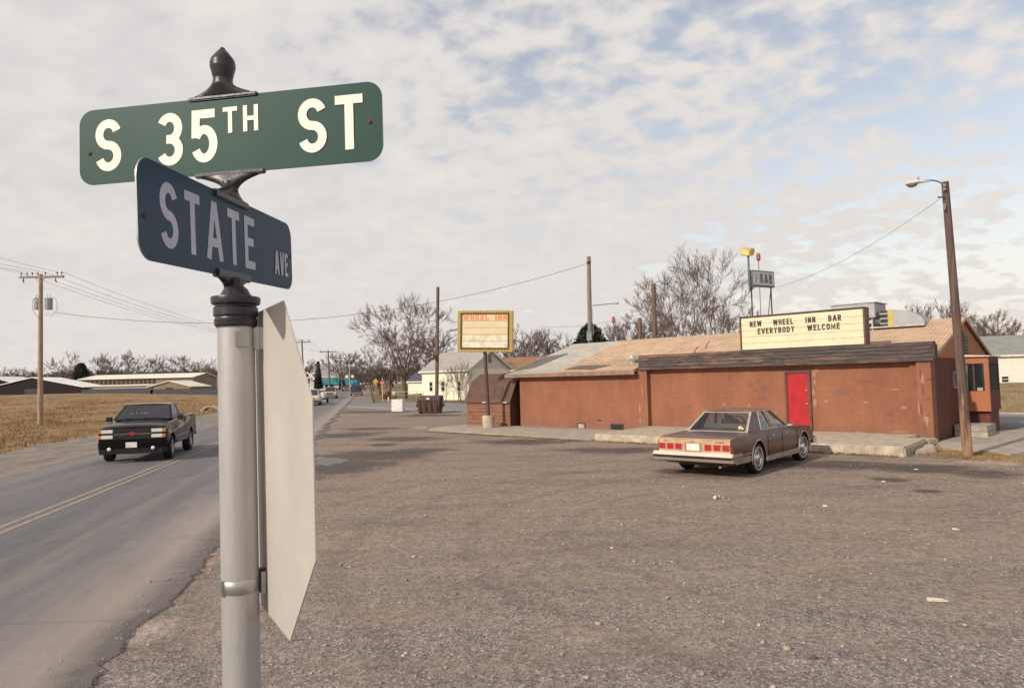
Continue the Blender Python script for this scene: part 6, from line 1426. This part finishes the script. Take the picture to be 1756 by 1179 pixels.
# ------------------------------------------------------------------ houses
M_hwhite = pm('white_siding', (.86, .80, .64), .7, c2=(.80, .74, .58), scale=2, bump=.1)
M_hgrey = pm('grey_and_shaded_siding', (.62, .60, .58), .7, var=.04)  # plain grey walls; on the white house's gable the grey paints in shade
M_roofg = shingle_material('light_grey_roof', (.42, .385, .35), (.36, .335, .30), (.28, .26, .24))
def house(name, label, origin, rz, L, D, zw, zr, wall, roofm, windows=(), z0=-.3, over=.3, side_wins=(), trim=M_white, gablem=None, group=None):
    """long wall along x facing -y, ridge along x; windows = (x, z, w, h) on the front, side_wins = (y, z, w, h) on the +x gable"""
    t = thing(name, label, 'house' if 'house' in name else 'building', origin, rz, group)
    MB().box(0, L, 0, D, z0, zw).build('wall', wall, t)
    n = int((zw - 0.2) / .22)
    sd_ = MB()
    for k in range(n): sd_.box(0, L, -.018, -.001, .2 + k * .22, .2 + k * .22 + .20)
    o = sd_.build('siding', wall, t); o['kind'] = 'stuff'
    for xa in (.0, L - .1): MB().prism([(0, zw), (D, zw), (D / 2, zr - .05)], lambda a, b: (xa, a, b), lambda a, b: (xa + .1, a, b)).build('gable', gablem or wall, t)
    sl_ = (zr - zw) / (D / 2)
    for y0, y1 in ((-over, D / 2), (D + over, D / 2)):
        za = zw - over * sl_
        MB().hexa([(-over, y0, za), (L + over, y0, za), (L + over, y1, zr), (-over, y1, zr), (-over, y0, za + .09), (L + over, y0, za + .09), (L + over, y1, zr + .09), (-over, y1, zr + .09)]).build('roof', roofm, t)
        MB().hexa([(L + over, y0, za - .12), (L + over + .04, y0, za - .12), (L + over + .04, y1, zr - .12), (L + over, y1, zr - .12), (L + over, y0, za + .10), (L + over + .04, y0, za + .10), (L + over + .04, y1, zr + .10), (L + over, y1, zr + .10)]).build('rake_board', trim, t)
    MB().box(-over, L + over, -over - .05, -over, zw - over * sl_ - .10, zw - over * sl_ + .085).build('fascia', trim, t)
    for (x, z, w, h) in windows:
        f = MB().box(x - .08, x + w + .08, -.06, -.02, z - .08, z).box(x - .08, x + w + .08, -.06, -.02, z + h, z + h + .08).box(x - .08, x, -.061, -.02, z, z + h).box(x + w, x + w + .08, -.061, -.02, z, z + h).box(x, x + w, -.055, -.02, z + h / 2 - .03, z + h / 2 + .03).build('window', trim, t)
        MB().box(x, x + w, -.035, -.020, z, z + h).build('pane', M_darkglass, f)
    for (y, z, w, h) in side_wins:
        f = MB().box(L + .001, L + .04, y - .07, y + w + .07, z - .07, z).box(L + .001, L + .04, y - .07, y + w + .07, z + h, z + h + .07).box(L + .001, L + .04, y - .07, y, z, z + h).box(L + .001, L + .04, y + w, y + w + .07, z, z + h).build('window', trim, t)
        MB().box(L + .001, L + .02, y, y + w, z, z + h).build('pane', M_darkglass, f)
    return t
# white house across the street
hp = at(724, 660, 87); hz = g(hp.x, hp.y)
h1_ = house('white_house', 'small cream white house with grey gable roof behind the dumpster pole', (hp.x, hp.y, hz), BROT, 8.6, 7.0, 3.55 - hz + .15, 5.9 - hz, M_hwhite, M_roofg, windows=[(1.5, 1.05, .55, 1.1), (3.75, 1.05, .55, 1.1), (6.7, 1.05, .5, 1.1)], z0=-1.2, side_wins=[(2.0, 1.2, .8, .8), (5.2, 1.2, .6, .8)], gablem=M_hgrey)
hp = at(700, 660, 120)
house('white_garage', 'low white garage with dark bluish roof left of the cream house', (hp.x, hp.y, g(hp.x, hp.y)), BROT + .3, 9, 6, 2.1, 3.6, M_hwhite, pm('blue_black_roof', (.085, .085, .11), .9), z0=-1)
hp = at(851, 660, 100)
house('tan_roof_house', 'long low house with tan brown roof behind the WHEEL INN sign', (hp.x, hp.y, g(hp.x, hp.y)), R_(-14), 16, 8, 3.1, 4.9, M_hgrey, pm('tan_brown_roof', (.30, .165, .095), .9, c2=(.25, .14, .08), scale=1), windows=[(.8, .9, 1.2, 1.4), (3.6, .9, 2.2, 1.4)], z0=-1)
# white house at the right
h3 = at(1697, 640, 78)
house('white_two_storey_house', 'white sided house with grey-green roof at the right edge of the photo', (h3.x, h3.y, g(h3.x, h3.y)), BROT + R_(24), 22, 9, 3.15, 5.35, pm('white_siding_right', (.74, .72, .62), .7, var=.03), pm('grey_green_roof', (.27, .275, .25), .95, c2=(.21, .22, .20), scale=1.2, bump=.3), windows=[(3.6, 1.75, 1.5, .95), (1.12, .08, .62, .62), (3.5, .08, 1.6, .62)], z0=-1)
# far left warehouses
M_cream_roof = pm('cream_metal_roof', (.84, .78, .66), .5, c2=(.78, .72, .60), scale=1)
M_darkwall = pm('dark_barn_wall', (.030, .024, .028), .9, spec=.2)
def barn(name, label, px0, px1, vr, ve, Y, D, wallm, roofm, gable_front=True, bays=0):
    a, b_ = at(px0, ve, Y), at(px1, ve, Y); rz__ = math.atan2(b_.y - a.y, b_.x - a.x); zg = g(a.x, a.y)
    t = thing(name, label, 'warehouse', (a.x, a.y, zg), rz__); L = b_.x - a.x; ze = a.z - zg; zr = at((px0 + px1) / 2, vr, Y).z - zg
    if gable_front:
        MB().prism([(0, -1.5), (L, -1.5), (L, ze), (L / 2, zr), (0, ze)], lambda q, z: (q, 0, z), lambda q, z: (q, D, z)).build('wall', wallm, t)
        for (p0, p1) in (((-.4, ze - .1), (L / 2, zr)), ((L + .4, ze - .1), (L / 2, zr))):
            MB().hexa([(p0[0], -.3, p0[1]), (p0[0], D, p0[1]), (p1[0], D, p1[1]), (p1[0], -.3, p1[1]), (p0[0], -.3, p0[1] + .15), (p0[0], D, p0[1] + .15), (p1[0], D, p1[1] + .15), (p1[0], -.3, p1[1] + .15)]).build('roof', roofm, t)
        MB().box(L * .42, L * .58, -.06, -.01, -.3, ze * .9).build('door', M_trim, t)
    else:
        MB().box(0, L, 0, D, -1.5, ze).build('wall', wallm, t)
        for y0, y1 in ((-.5, D / 2), (D + .5, D / 2)):
            MB().hexa([(-.4, y0, ze - .05), (L + .4, y0, ze - .05), (L + .4, y1, zr), (-.4, y1, zr), (-.4, y0, ze + .12), (L + .4, y0, ze + .12), (L + .4, y1, zr + .17), (-.4, y1, zr + .17)]).build('roof', roofm, t)
        for xa in (0, L - .1): MB().prism([(0, ze), (D, ze), (D / 2, zr)], lambda q, z: (xa, q, z), lambda q, z: (xa + .1, q, z)).build('gable', wallm, t)
        for k in range(bays): MB().box(.6 + k * (L * .66) / bays, .6 + (k + .72) * (L * .66) / bays, -.05, -.01, .2, ze - .3).build('bay', M_trim, t)
    return t
barn('long_warehouse', 'long low warehouse with cream metal roof and open dark bays across the field', 137, 331, 641.5, 651, 175, 14, pm('olive_wall', (.26, .235, .165), .8), M_cream_roof, False, 17)
barn('dark_barn', 'wide dark gabled barn with pale roof at the left across the field', -30, 142, 647.5, 667.5, 150, 9, M_darkwall, pm('pale_roof', (.88, .85, .80), .5), True)
barn('pale_roof_barn', 'pale roofed barn cut by the left edge of the photo', -60, 30, 646, 661, 185, 12, M_darkwall, MATS['pale_roof'], True)
barn('small_olive_barn', 'small olive gabled barn with cream roof before the long warehouse', 254, 326, 653.5, 664, 150, 10, pm('olive_gable', (.25, .21, .11), .8), M_cream_roof, True)
barn('low_shed', 'very low flat shed between the dark barn and the small olive barn', 152, 254, 660.5, 662.5, 152, 8, M_hgrey, M_cream_roof, False)
barn('grey_shed', 'small grey shed right of the long warehouse', 336, 362, 649, 653, 190, 8, M_hgrey, M_hgrey, False)
for k, (x0, x1, lab) in enumerate(((140, 262, 'dark low wall at the foot of the low shed'), (258, 380, 'dark low wall running to the sign post across the field'))):
    a, b_ = at(x0, 668, 140), at(x1, 666, 140); zg = g(a.x, a.y)
    t = thing('boundary_wall', lab, 'wall', (a.x, a.y, zg), math.atan2(b_.y - a.y, b_.x - a.x)); Lw = (b_ - a).length
    MB().box(0, Lw, 0, .3, -1, .75).build('wall', pm('slate_wall', (.075, .08, .10), .8) if 'slate_wall' not in MATS else MATS['slate_wall'], t); MB().box(0, Lw, -.05, .35, .75, .82).build('coping', M_trim, t)
cv = at(363, 698, 66); ct = thing('concrete_culvert', 'pale curved culvert pipe end lying in the dry field beside the road', 'culvert', (cv.x, cv.y, g(cv.x, cv.y)))
cm = MB()
for k in range(10):
    a0_, a1_ = R_(18 * k), R_(18 * (k + 1)); ri_, ro_ = .50, .66
    cm.hexa([(1.5 * ri_ * math.cos(a0_), -.25, ri_ * math.sin(a0_) - .1), (1.5 * ro_ * math.cos(a0_), -.25, ro_ * math.sin(a0_) - .1), (1.5 * ro_ * math.cos(a0_), .6, ro_ * math.sin(a0_) - .1), (1.5 * ri_ * math.cos(a0_), .6, ri_ * math.sin(a0_) - .1),
             (1.5 * ri_ * math.cos(a1_), -.25, ri_ * math.sin(a1_) - .1), (1.5 * ro_ * math.cos(a1_), -.25, ro_ * math.sin(a1_) - .1), (1.5 * ro_ * math.cos(a1_), .6, ro_ * math.sin(a1_) - .1), (1.5 * ri_ * math.cos(a1_), .6, ri_ * math.sin(a1_) - .1)])
cm.build('pipe', M_conc, ct); MB().box(-.7, .7, -.2, .5, -.4, -.08).build('base', M_conc, ct)

# ------------------------------------------------------------------ bare winter trees
def tubes(segs, nside):
    S = np.array(segs, np.float32); A, B, ra, rb = S[:, :3], S[:, 3:6], S[:, 6], S[:, 7]; n = len(S)
    d = B - A; d /= np.maximum(np.linalg.norm(d, axis=1, keepdims=True), 1e-6)
    h = np.where(np.abs(d[:, 2:3]) < .9, np.array([[0, 0, 1.]]), np.array([[1., 0, 0]])); a = np.cross(d, h); a /= np.linalg.norm(a, axis=1, keepdims=True); b_ = np.cross(d, a)
    th = 2 * np.pi * np.arange(nside) / nside; c, s = np.cos(th)[None, :, None], np.sin(th)[None, :, None]
    off = a[:, None] * c + b_[:, None] * s
    V = np.stack([A[:, None] + off * ra[:, None, None], B[:, None] + off * rb[:, None, None]], 1).reshape(-1, 3)
    i = np.arange(n)[:, None] * 2 * nside; j = np.arange(nside)[None]; k = (j + 1) % nside
    F = np.stack([i + j, i + k, i + k + nside, i + j + nside], -1).reshape(-1, 4); return V, F
def grow_tree(seed, H, forks=3, spread=.5, depth=5, trunk_h=.2, r0=.3, twig=.012, up=.10, dens=1.0, ntw=3, multi=1):
    """winter tree: ascending limbs that fork, side branches along them and sprays of straight fine twigs"""
    rng = random.Random(seed); trunk, crown = [], []; G_ = rng.gauss; U_ = rng.uniform
    def off(d, ang, a):
        x_ = d.orthogonal().normalized(); y_ = d.cross(x_); return (d * math.cos(ang) + (x_ * math.cos(a) + y_ * math.sin(a)) * math.sin(ang)).normalized()
    def twigs(p, d, L, n):
        for _ in range(n):
            nd = off(d, U_(.15, .85), U_(0, 6.28)); nd.z += .18; nd.normalize(); l = L * U_(.55, 1.2); q = p + nd * l; crown.append((*p, *q, twig, twig * .5))
            if rng.random() < .8: s_ = off(nd, U_(.35, .7), U_(0, 6.28)); p2 = p + nd * l * U_(.3, .7); crown.append((*p2, *(p2 + s_ * l * .6), twig * .7, twig * .4))
    def branch(p, d, L, r, lev):
        nseg = 4 if lev < 3 else 3; q = Vector(p); dd = Vector(d); seg = L / nseg; tip = max(twig, r * .6); tgt = trunk if lev <= 1 else crown; rp = r; nodes = []
        for i in range(nseg):
            w = .05 + .022 * lev; dd = (dd + Vector((G_(0, w), G_(0, w), G_(0, w * .5) + up * (.45 if lev else .6)))).normalized()
            q2 = q + dd * seg; r2 = r + (tip - r) * (i + 1) / nseg; tgt.append((*q, *q2, rp, r2)); rp = r2; q = q2; nodes.append((Vector(q), Vector(dd), r2))
        if lev >= depth: 
            for pp, pd, pr in nodes: twigs(pp, pd, L * .55, ntw)
            return
        n = forks if lev == 0 else (3 if rng.random() < .3 else 2); ph = U_(0, 6.28)
        for i in range(n):
            ang = spread * (U_(.7, 1.25) if lev == 0 else (U_(.25, .55) if i == 0 else U_(.7, 1.2)))
            branch(q, off(dd, ang, ph + 6.28 * i / n + U_(-.3, .3)), L * (U_(1.15, 1.5) if lev == 0 else U_(.68, .86)), r2 * (U_(.72, .85) if i == 0 else U_(.5, .7)), lev + 1)
        if lev >= 1:
            for pp, pd, pr in nodes[:-1]:
                if rng.random() < .75 * dens: branch(pp, off(pd, U_(.55, .95), U_(0, 6.28)), L * U_(.4, .62), max(twig, pr * .42), min(depth, lev + 2))
    for m__ in range(multi):
        a = U_(0, 6.28); d0 = Vector((.20 * math.cos(a), .20 * math.sin(a), 1)) if multi > 1 else Vector((G_(0, .03), G_(0, .03), 1))
        branch(Vector((.35 * math.cos(a) * (multi > 1), .35 * math.sin(a) * (multi > 1), -.3)), d0.normalized(), H * trunk_h * U_(.85, 1.15), r0 * (1 if m__ == 0 else .75), 0)
    zt__ = max(s[5] for s in crown); k = H / zt__
    sc_ = lambda L_: [tuple(v * k for v in s[:6]) + (s[6], s[7]) for s in L_]
    return sc_(trunk), sc_(crown)
M_bark = pm('bark', (.17, .118, .092), .95, c2=(.085, .060, .050), scale=3, bump=.5, bscale=15, spec=.1)
M_twig = pm('twigs', (.215, .155, .135), .95, c2=(.15, .105, .093), scale=.6, spec=.1)
M_twig_far = pm('far_twigs', (.22, .165, .152), .95, c2=(.16, .118, .110), scale=.3, spec=.1)  # distance haze is put into this paler copy of the twig colour
def tree_mesh(seed, **k):
    tr_, cr_ = grow_tree(seed, **k); return np_mesh('trunk', *tubes(tr_, 7), M_bark, True), np_mesh('crown', *tubes(cr_, 3), M_twig, False)
def put_tree(meshes, px, Y, label, H0, vt, name='bare_tree', group=None, rz=None, wide=1.0, vb=None):
    """stand a tree where the photograph has it; its height follows from the row of its top"""
    p = at(px, 655, Y); zg = g(p.x, p.y); top = at(px, vt, Y).z; k = (top - zg) / H0
    t = thing(name, label, 'tree', (p.x, p.y, zg), rz if rz is not None else random.uniform(0, 6.28), group); t.scale = (k * wide, k * wide, k)
    link('trunk', meshes[0], None, t); link('crown', meshes[1], None, t); return t
random.seed(21)
big1 = tree_mesh(4, H=14, forks=4, spread=.52, depth=5, trunk_h=.13, r0=.42, twig=.015, up=.07, dens=.95, ntw=4)
big2 = tree_mesh(17, H=14, forks=3, spread=.45, depth=5, trunk_h=.17, r0=.38, twig=.013, up=.12, dens=.7, ntw=3)
big3 = tree_mesh(9, H=14, forks=3, spread=.38, depth=5, trunk_h=.19, r0=.32, twig=.013, up=.12, dens=.7, ntw=3)
put_tree(big1, 694, 97, 'large spreading bare tree with forked trunk behind the stop sign', 14, 505, rz=1.0, wide=.95)
put_tree(big3, 668, 108, 'smaller bare tree at the left of the large forked tree', 14, 560, rz=.4)
put_tree(big2, 1172, 66, 'tall bare tree left of the BAR sign, thick trunk rising behind the roof', 14, 420, rz=2.2, wide=.92)
put_tree(big3, 1226, 62, 'tall narrow bare tree directly left of the BAR sign', 14, 418, rz=5.0, wide=.92)
put_tree(big1, 1152, 84, 'wide low bare tree behind the brown lamp-arm pole', 14, 486, rz=3.1, wide=.95)
mids = [tree_mesh(s_, H=12, forks=4, spread=.58, depth=4, trunk_h=.15, r0=.30, twig=.024, up=.06, dens=1.0, ntw=5) for s_ in (31, 32, 33, 34, 35)]
for me in [m_[1] for m_ in mids]: me.materials.clear(); me.materials.append(M_twig_far)
spots = [
    (16, 200, 627, 'low bare tree above the pale roofed barn at the left edge'), (50, 200, 626, 'low bare tree above the ridge of the dark barn'), (103, 190, 600, 'round crowned bare tree behind the tan utility pole'),
    (131, 200, 622, 'small bare tree just right of the round crowned one'), (177, 195, 602, 'first tree of the open crowned pair over the long warehouse'), (205, 195, 606, 'thin tree in the middle of the warehouse roof skyline'),
    (236, 190, 596, 'tallest bare tree over the long warehouse'), (262, 200, 606, 'bare tree at the right shoulder of the tallest warehouse tree'), (311, 210, 606, 'bare tree right of the end of the long warehouse roof'),
    (340, 210, 618, 'low bare tree two crowns left of the sign post'), (366, 200, 612, 'bare tree beside the sign post just above the field'),
    (528, 190, 612, 'bare tree behind the nearest distant crossarm pole'), (545, 215, 618, 'low bare tree behind the grey roof near the turquoise truck'), (582, 200, 600, 'tallest bare tree above the turquoise truck cab'), (604, 230, 607, 'bare tree above the far end of the road'), (622, 250, 622, 'low bare tree where the road disappears'), (640, 170, 612, 'bare tree just left of the yellow warning sign'), (652, 130, 588, 'twiggy bare tree above the red stop sign'),
    (716, 140, 575, 'bare tree between the large forked tree and the dumpster pole'), (742, 135, 560, 'bare tree standing behind the dumpster pole'), (765, 130, 566, 'bare tree over the left part of the white house roof'),
    (884, 112, 560, 'left tree of the bare clump right of the WHEEL INN sign'), (905, 110, 552, 'tallest tree of the bare clump right of the WHEEL INN sign'), (928, 112, 558, 'right tree of the bare clump beside the WHEEL INN sign'), (950, 125, 582, 'low bare tree between the clump and the evergreen'), (972, 110, 578, 'thin bare tree just left of the round evergreen'), (868, 130, 572, 'bare tree just showing beside the yellow sign border'),
    (1052, 105, 548, 'pale bare tree behind the left red lantern'), (1078, 110, 545, 'pale bare tree between the left lantern and the short pole'), (1262, 90, 520, 'low bare tree below the BAR sign legs'),
    (1105, 100, 535, 'low bare tree left of the brown lamp-arm pole'), (1562, 140, 520, 'bare tree over the duct hood'), (1592, 135, 512, 'tallest bare tree between the duct hood and the leaning lamp'), (1622, 140, 514, 'bare tree directly left of the leaning lamp pole'),
    (1672, 150, 545, 'bare tree just right of the gable peak'), (1697, 130, 530, 'tallest bare tree over the right white house'), (1722, 135, 540, 'bare tree over the middle of the right house roof'), (1748, 125, 527, 'bare tree at the right edge of the photo'), (1680, 170, 556, 'low bare tree behind the gable slope at the right')]
for i, (px, Y, vt, lab) in enumerate(spots): put_tree(mids[(i * 3 + 1) % 5], px, Y, lab, 12, vt, wide=1.0 if px < 400 or px > 600 else 1.2)
# shrub like saplings in front of the white house
print('big', len(big1[1].polygons), len(big2[1].polygons), 'mid', [len(m_[1].polygons) for m_ in mids])
sap = tree_mesh(77, H=5, forks=3, spread=.35, depth=3, trunk_h=.12, r0=.05, twig=.010, up=.12, dens=.5, ntw=1, multi=4)
for px, vt, lab in ((776, 612, 'thin many-stemmed bare sapling in front of the white house wall'), (797, 622, 'second bare sapling at the right corner of the white house'), (758, 640, 'short bare shrub at the white house wall left of the saplings')):
    put_tree(sap, px, 80, lab, 5, vt, name='sapling')
# far wood that reads as one mass
def far_wood():
    Vs, Fs, k = [], [], 0; rng = np.random.default_rng(12)
    protos = []
    for s_ in (51, 52, 53):
        a, b_ = grow_tree(s_, H=10, forks=4, spread=.62, depth=2, trunk_h=.14, r0=.3, twig=.050, up=.05, dens=1.0, ntw=9); protos.append(tubes(a + b_, 3)); print('far proto', len(a) + len(b_))
    def put(px, Y, h):
        nonlocal k
        p = at(px, 655, Y); V, F = protos[rng.integers(3)]; a = rng.uniform(0, 6.28); s = h / 10; c_, s__ = math.cos(a), math.sin(a)
        w = V * np.array([s * 1.5, s * 1.5, s]); W = np.stack([w[:, 0] * c_ - w[:, 1] * s__ + p.x, w[:, 0] * s__ + w[:, 1] * c_ + p.y, w[:, 2] + g(p.x, p.y)], 1)
        Vs.append(W); Fs.append(F + k); k += len(W)
    for px in np.arange(-90, 1860, 13): 
        for Y, h in ((235, 4.2), (250, 7.5), (300, 9.0)):
            hh = h * rng.uniform(.75, 1.2) * (.98 if px < 480 else 1)
            if 628 < px < 650: hh *= .8
            put(px + rng.uniform(-6, 6), Y + rng.uniform(-12, 12), hh)
    o = link('far_wood', np_mesh('far_wood', np.concatenate(Vs), np.concatenate(Fs), M_twig_far), None)
    tag(o, 'hazy band of bare woodland along the whole horizon', 'woodland', kind='stuff')
far_wood()
# evergreens
M_ever = pm('evergreen_foliage', (.060, .072, .050), .9, c2=(.026, .033, .026), scale=1.5, spec=.1)
def evergreen(px, Y, vt, w_px, label, seed, cone=False):
    p = at(px, 655, Y); zg = g(p.x, p.y); H = at(px, vt, Y).z - zg; Wd = w_px * Y / FPX / 2; rng = np.random.default_rng(seed); n = 9000
    t = thing('evergreen_tree', label, 'tree', (p.x, p.y, zg)); MB().tube([(0, 0, -.2), (0, 0, H * .85)], [.2, .05], 8).build('trunk', M_bark, t)
    u = rng.random(n) ** .6; a = rng.uniform(0, 6.28, n); z = rng.uniform(.08, 1, n)
    prof = (1 - z) ** .8 * 1.05 if cone else np.sqrt(np.clip(1 - ((z - .45) / .56) ** 2, 0, 1)); lob = 1 + .16 * np.sin(a * 5 + z * 9) + .10 * np.sin(a * 11 - z * 17)
    r = u * prof * Wd * lob; C = np.stack([r * np.cos(a), r * np.sin(a), z * H], 1)
    s = .16 + .12 * rng.random(n); d = rng.normal(0, 1, (n, 3)); d /= np.linalg.norm(d, axis=1, keepdims=True); e = np.cross(d, rng.normal(0, 1, (n, 3))); e /= np.linalg.norm(e, axis=1, keepdims=True)
    V = np.stack([C - e * s[:, None] * .5, C + e * s[:, None] * .5, C + d * s[:, None] * 1.6], 1).reshape(-1, 3)
    link('crown', np_mesh('crown', V, np.arange(3 * n).reshape(-1, 3), M_ever), None, t)
evergreen(1014, 72, 557, 60, 'round dark evergreen behind the grey pole and roof ridge', 1)
evergreen(139, 180, 623, 24, 'small dark evergreen at the left end of the long warehouse', 2)
evergreen(546, 190, 620, 15, 'dark pointed evergreen above the grey roofed building', 3, True)
gz = at(540, 655, 205)
house('grey_roof_building', 'grey roofed building behind the turquoise truck', (gz.x - 1.5, gz.y, g(gz.x, gz.y)), R_(-4), 9.5, 9, 4.0, 7.6, M_hgrey, pm('plain_grey_roof', (.30, .29, .285), .9), z0=-1)

# ------------------------------------------------------------------ puddle and litter
pdl = []
pc = gnd(566, 789)
random.seed(2)
for k in range(40):
    a = 6.283 * k / 40; r = 1 + .18 * math.sin(a * 3 + 1) + .12 * math.sin(a * 7) + random.uniform(-.04, .04); e = gnd(563 + 27 * r * math.cos(a), 790 - 7 * r * math.sin(a)); pdl.append((e.x, e.y))
m_, nt, N, L, b = nodes_of('water'); b.inputs['Base Color'].default_value = (.05, .042, .038, 1); b.inputs['Roughness'].default_value = .32; b.inputs['Specular IOR Level'].default_value = .30
bumpn(nt, b, tex(nt, 'ShaderNodeTexNoise', mapping(nt), 6, 3).outputs['Fac'], .05, .01)
pd = MB().add([(x, y, .004) for x, y in pdl], [tuple(range(len(pdl)))]).build('puddle', m_); tag(pd, kind='structure')
def litter(name, label, cat, px, py, build, rz=0.0):
    p = gnd(px, py); t = thing(name, label, cat, (p.x, p.y, .006), rz); build(t); return t
litter('crushed_can', 'crushed white and blue drink can lying on the lot below the sedan', 'can', 1229, 855, lambda t: (MB().tube([(-.06, 0, .028), (-.02, .012, .032), (.02, -.010, .026), (.065, .004, .030)], [.028, .033, .026, .031], 12).build('can', M_white, t, smooth=50), MB().tube([(-.018, .011, .032), (.018, -.008, .027)], [.0345, .0285], 12, cap=False).build('blue_band', pm('can_blue', (.08, .12, .35), .4), t, smooth=50)), .7)
litter('cardboard_strip', 'pale folded cardboard strip lying at the lower right of the lot', 'litter', 1608, 1031, lambda t: (MB().hexa([(-.09, -.018, 0), (.09, -.022, 0), (.09, .015, 0), (-.09, .018, 0), (-.09, -.018, .004), (.09, -.022, .012), (.09, .015, .012), (-.09, .018, .004)]).build('strip', pm('card', (.66, .60, .46), .8), t), MB().hexa([(-.09, .018, 0), (.06, .016, 0), (.06, .021, 0), (-.09, .023, 0), (-.09, .018, .03), (.06, .016, .022), (.06, .021, .022), (-.09, .023, .03)]).build('fold', MATS['card'], t)), -.15)
def stone(t): 
    mb = MB(); bm = bmesh.new(); bmesh.ops.create_icosphere(bm, subdivisions=2, radius=1)
    for v in bm.verts: v.co *= random.uniform(.85, 1.12)
    me = bpy.data.meshes.new('stone'); bm.to_mesh(me); bm.free(); o = link('stone', me, M_conc, t); return o
for i, (px, py, s, lab) in enumerate(((1050, 940, .05, 'flat tan stone on the lot left of centre foreground'), (1026, 1070, .045, 'round tan stone low in the foreground right of the sign'), (1350, 1113, .05, 'pale brown stone near the bottom of the photo'), (1655, 1072, .035, 'small yellowish stone near the lower right corner'), (1396, 1128, .04, 'dark reddish stone just right of the pale brown stone'), (710, 955, .04, 'small stone right of the stop sign back'), (1006, 1162, .035, 'light stone at the bottom edge of the photo'), (1405, 1025, .03, 'little pale stone halfway down the lot'))):
    p = gnd(px, py); me = bpy.data.meshes.new('stone'); bm = bmesh.new(); bmesh.ops.create_icosphere(bm, subdivisions=2, radius=s * .65)
    for v in bm.verts: v.co *= random.uniform(.82, 1.15); v.co.z *= .55
    bm.to_mesh(me); bm.free(); me.shade_smooth(); o = link('stone', me, M_conc_edge if i != 4 else M_rust); o.location = (p.x, p.y, s * .2); o.rotation_euler = (0, 0, i * 1.3); tag(o, lab, 'stone')
for i, (px, py, lab) in enumerate(((1570, 805, 'scrap of white paper right of the sedan'), (1515, 826, 'torn paper scrap below the slab corner'), (720, 733, 'thin pale board lying left of the gambrel shed'), (1415, 868, 'faint white paper scrap in the middle of the lot'), (1640, 908, 'tiny white scrap at the right of the lot'))):
    p = gnd(px, py); w_ = .35 if px == 720 else .035; me = MB().hexa([(-w_, -.03, 0), (w_, -.035, 0), (w_ * .9, .04, 0), (-w_, .03, 0), (-w_, -.03, .01), (w_, -.035, .02), (w_ * .9, .04, .012), (-w_, .03, .004)]); o = me.build('paper_scrap' if px != 720 else 'pale_board', M_white); o.location = (p.x, p.y, .005); o.rotation_euler = (0, 0, i * .8 if px != 720 else -.1); tag(o, lab, 'litter')
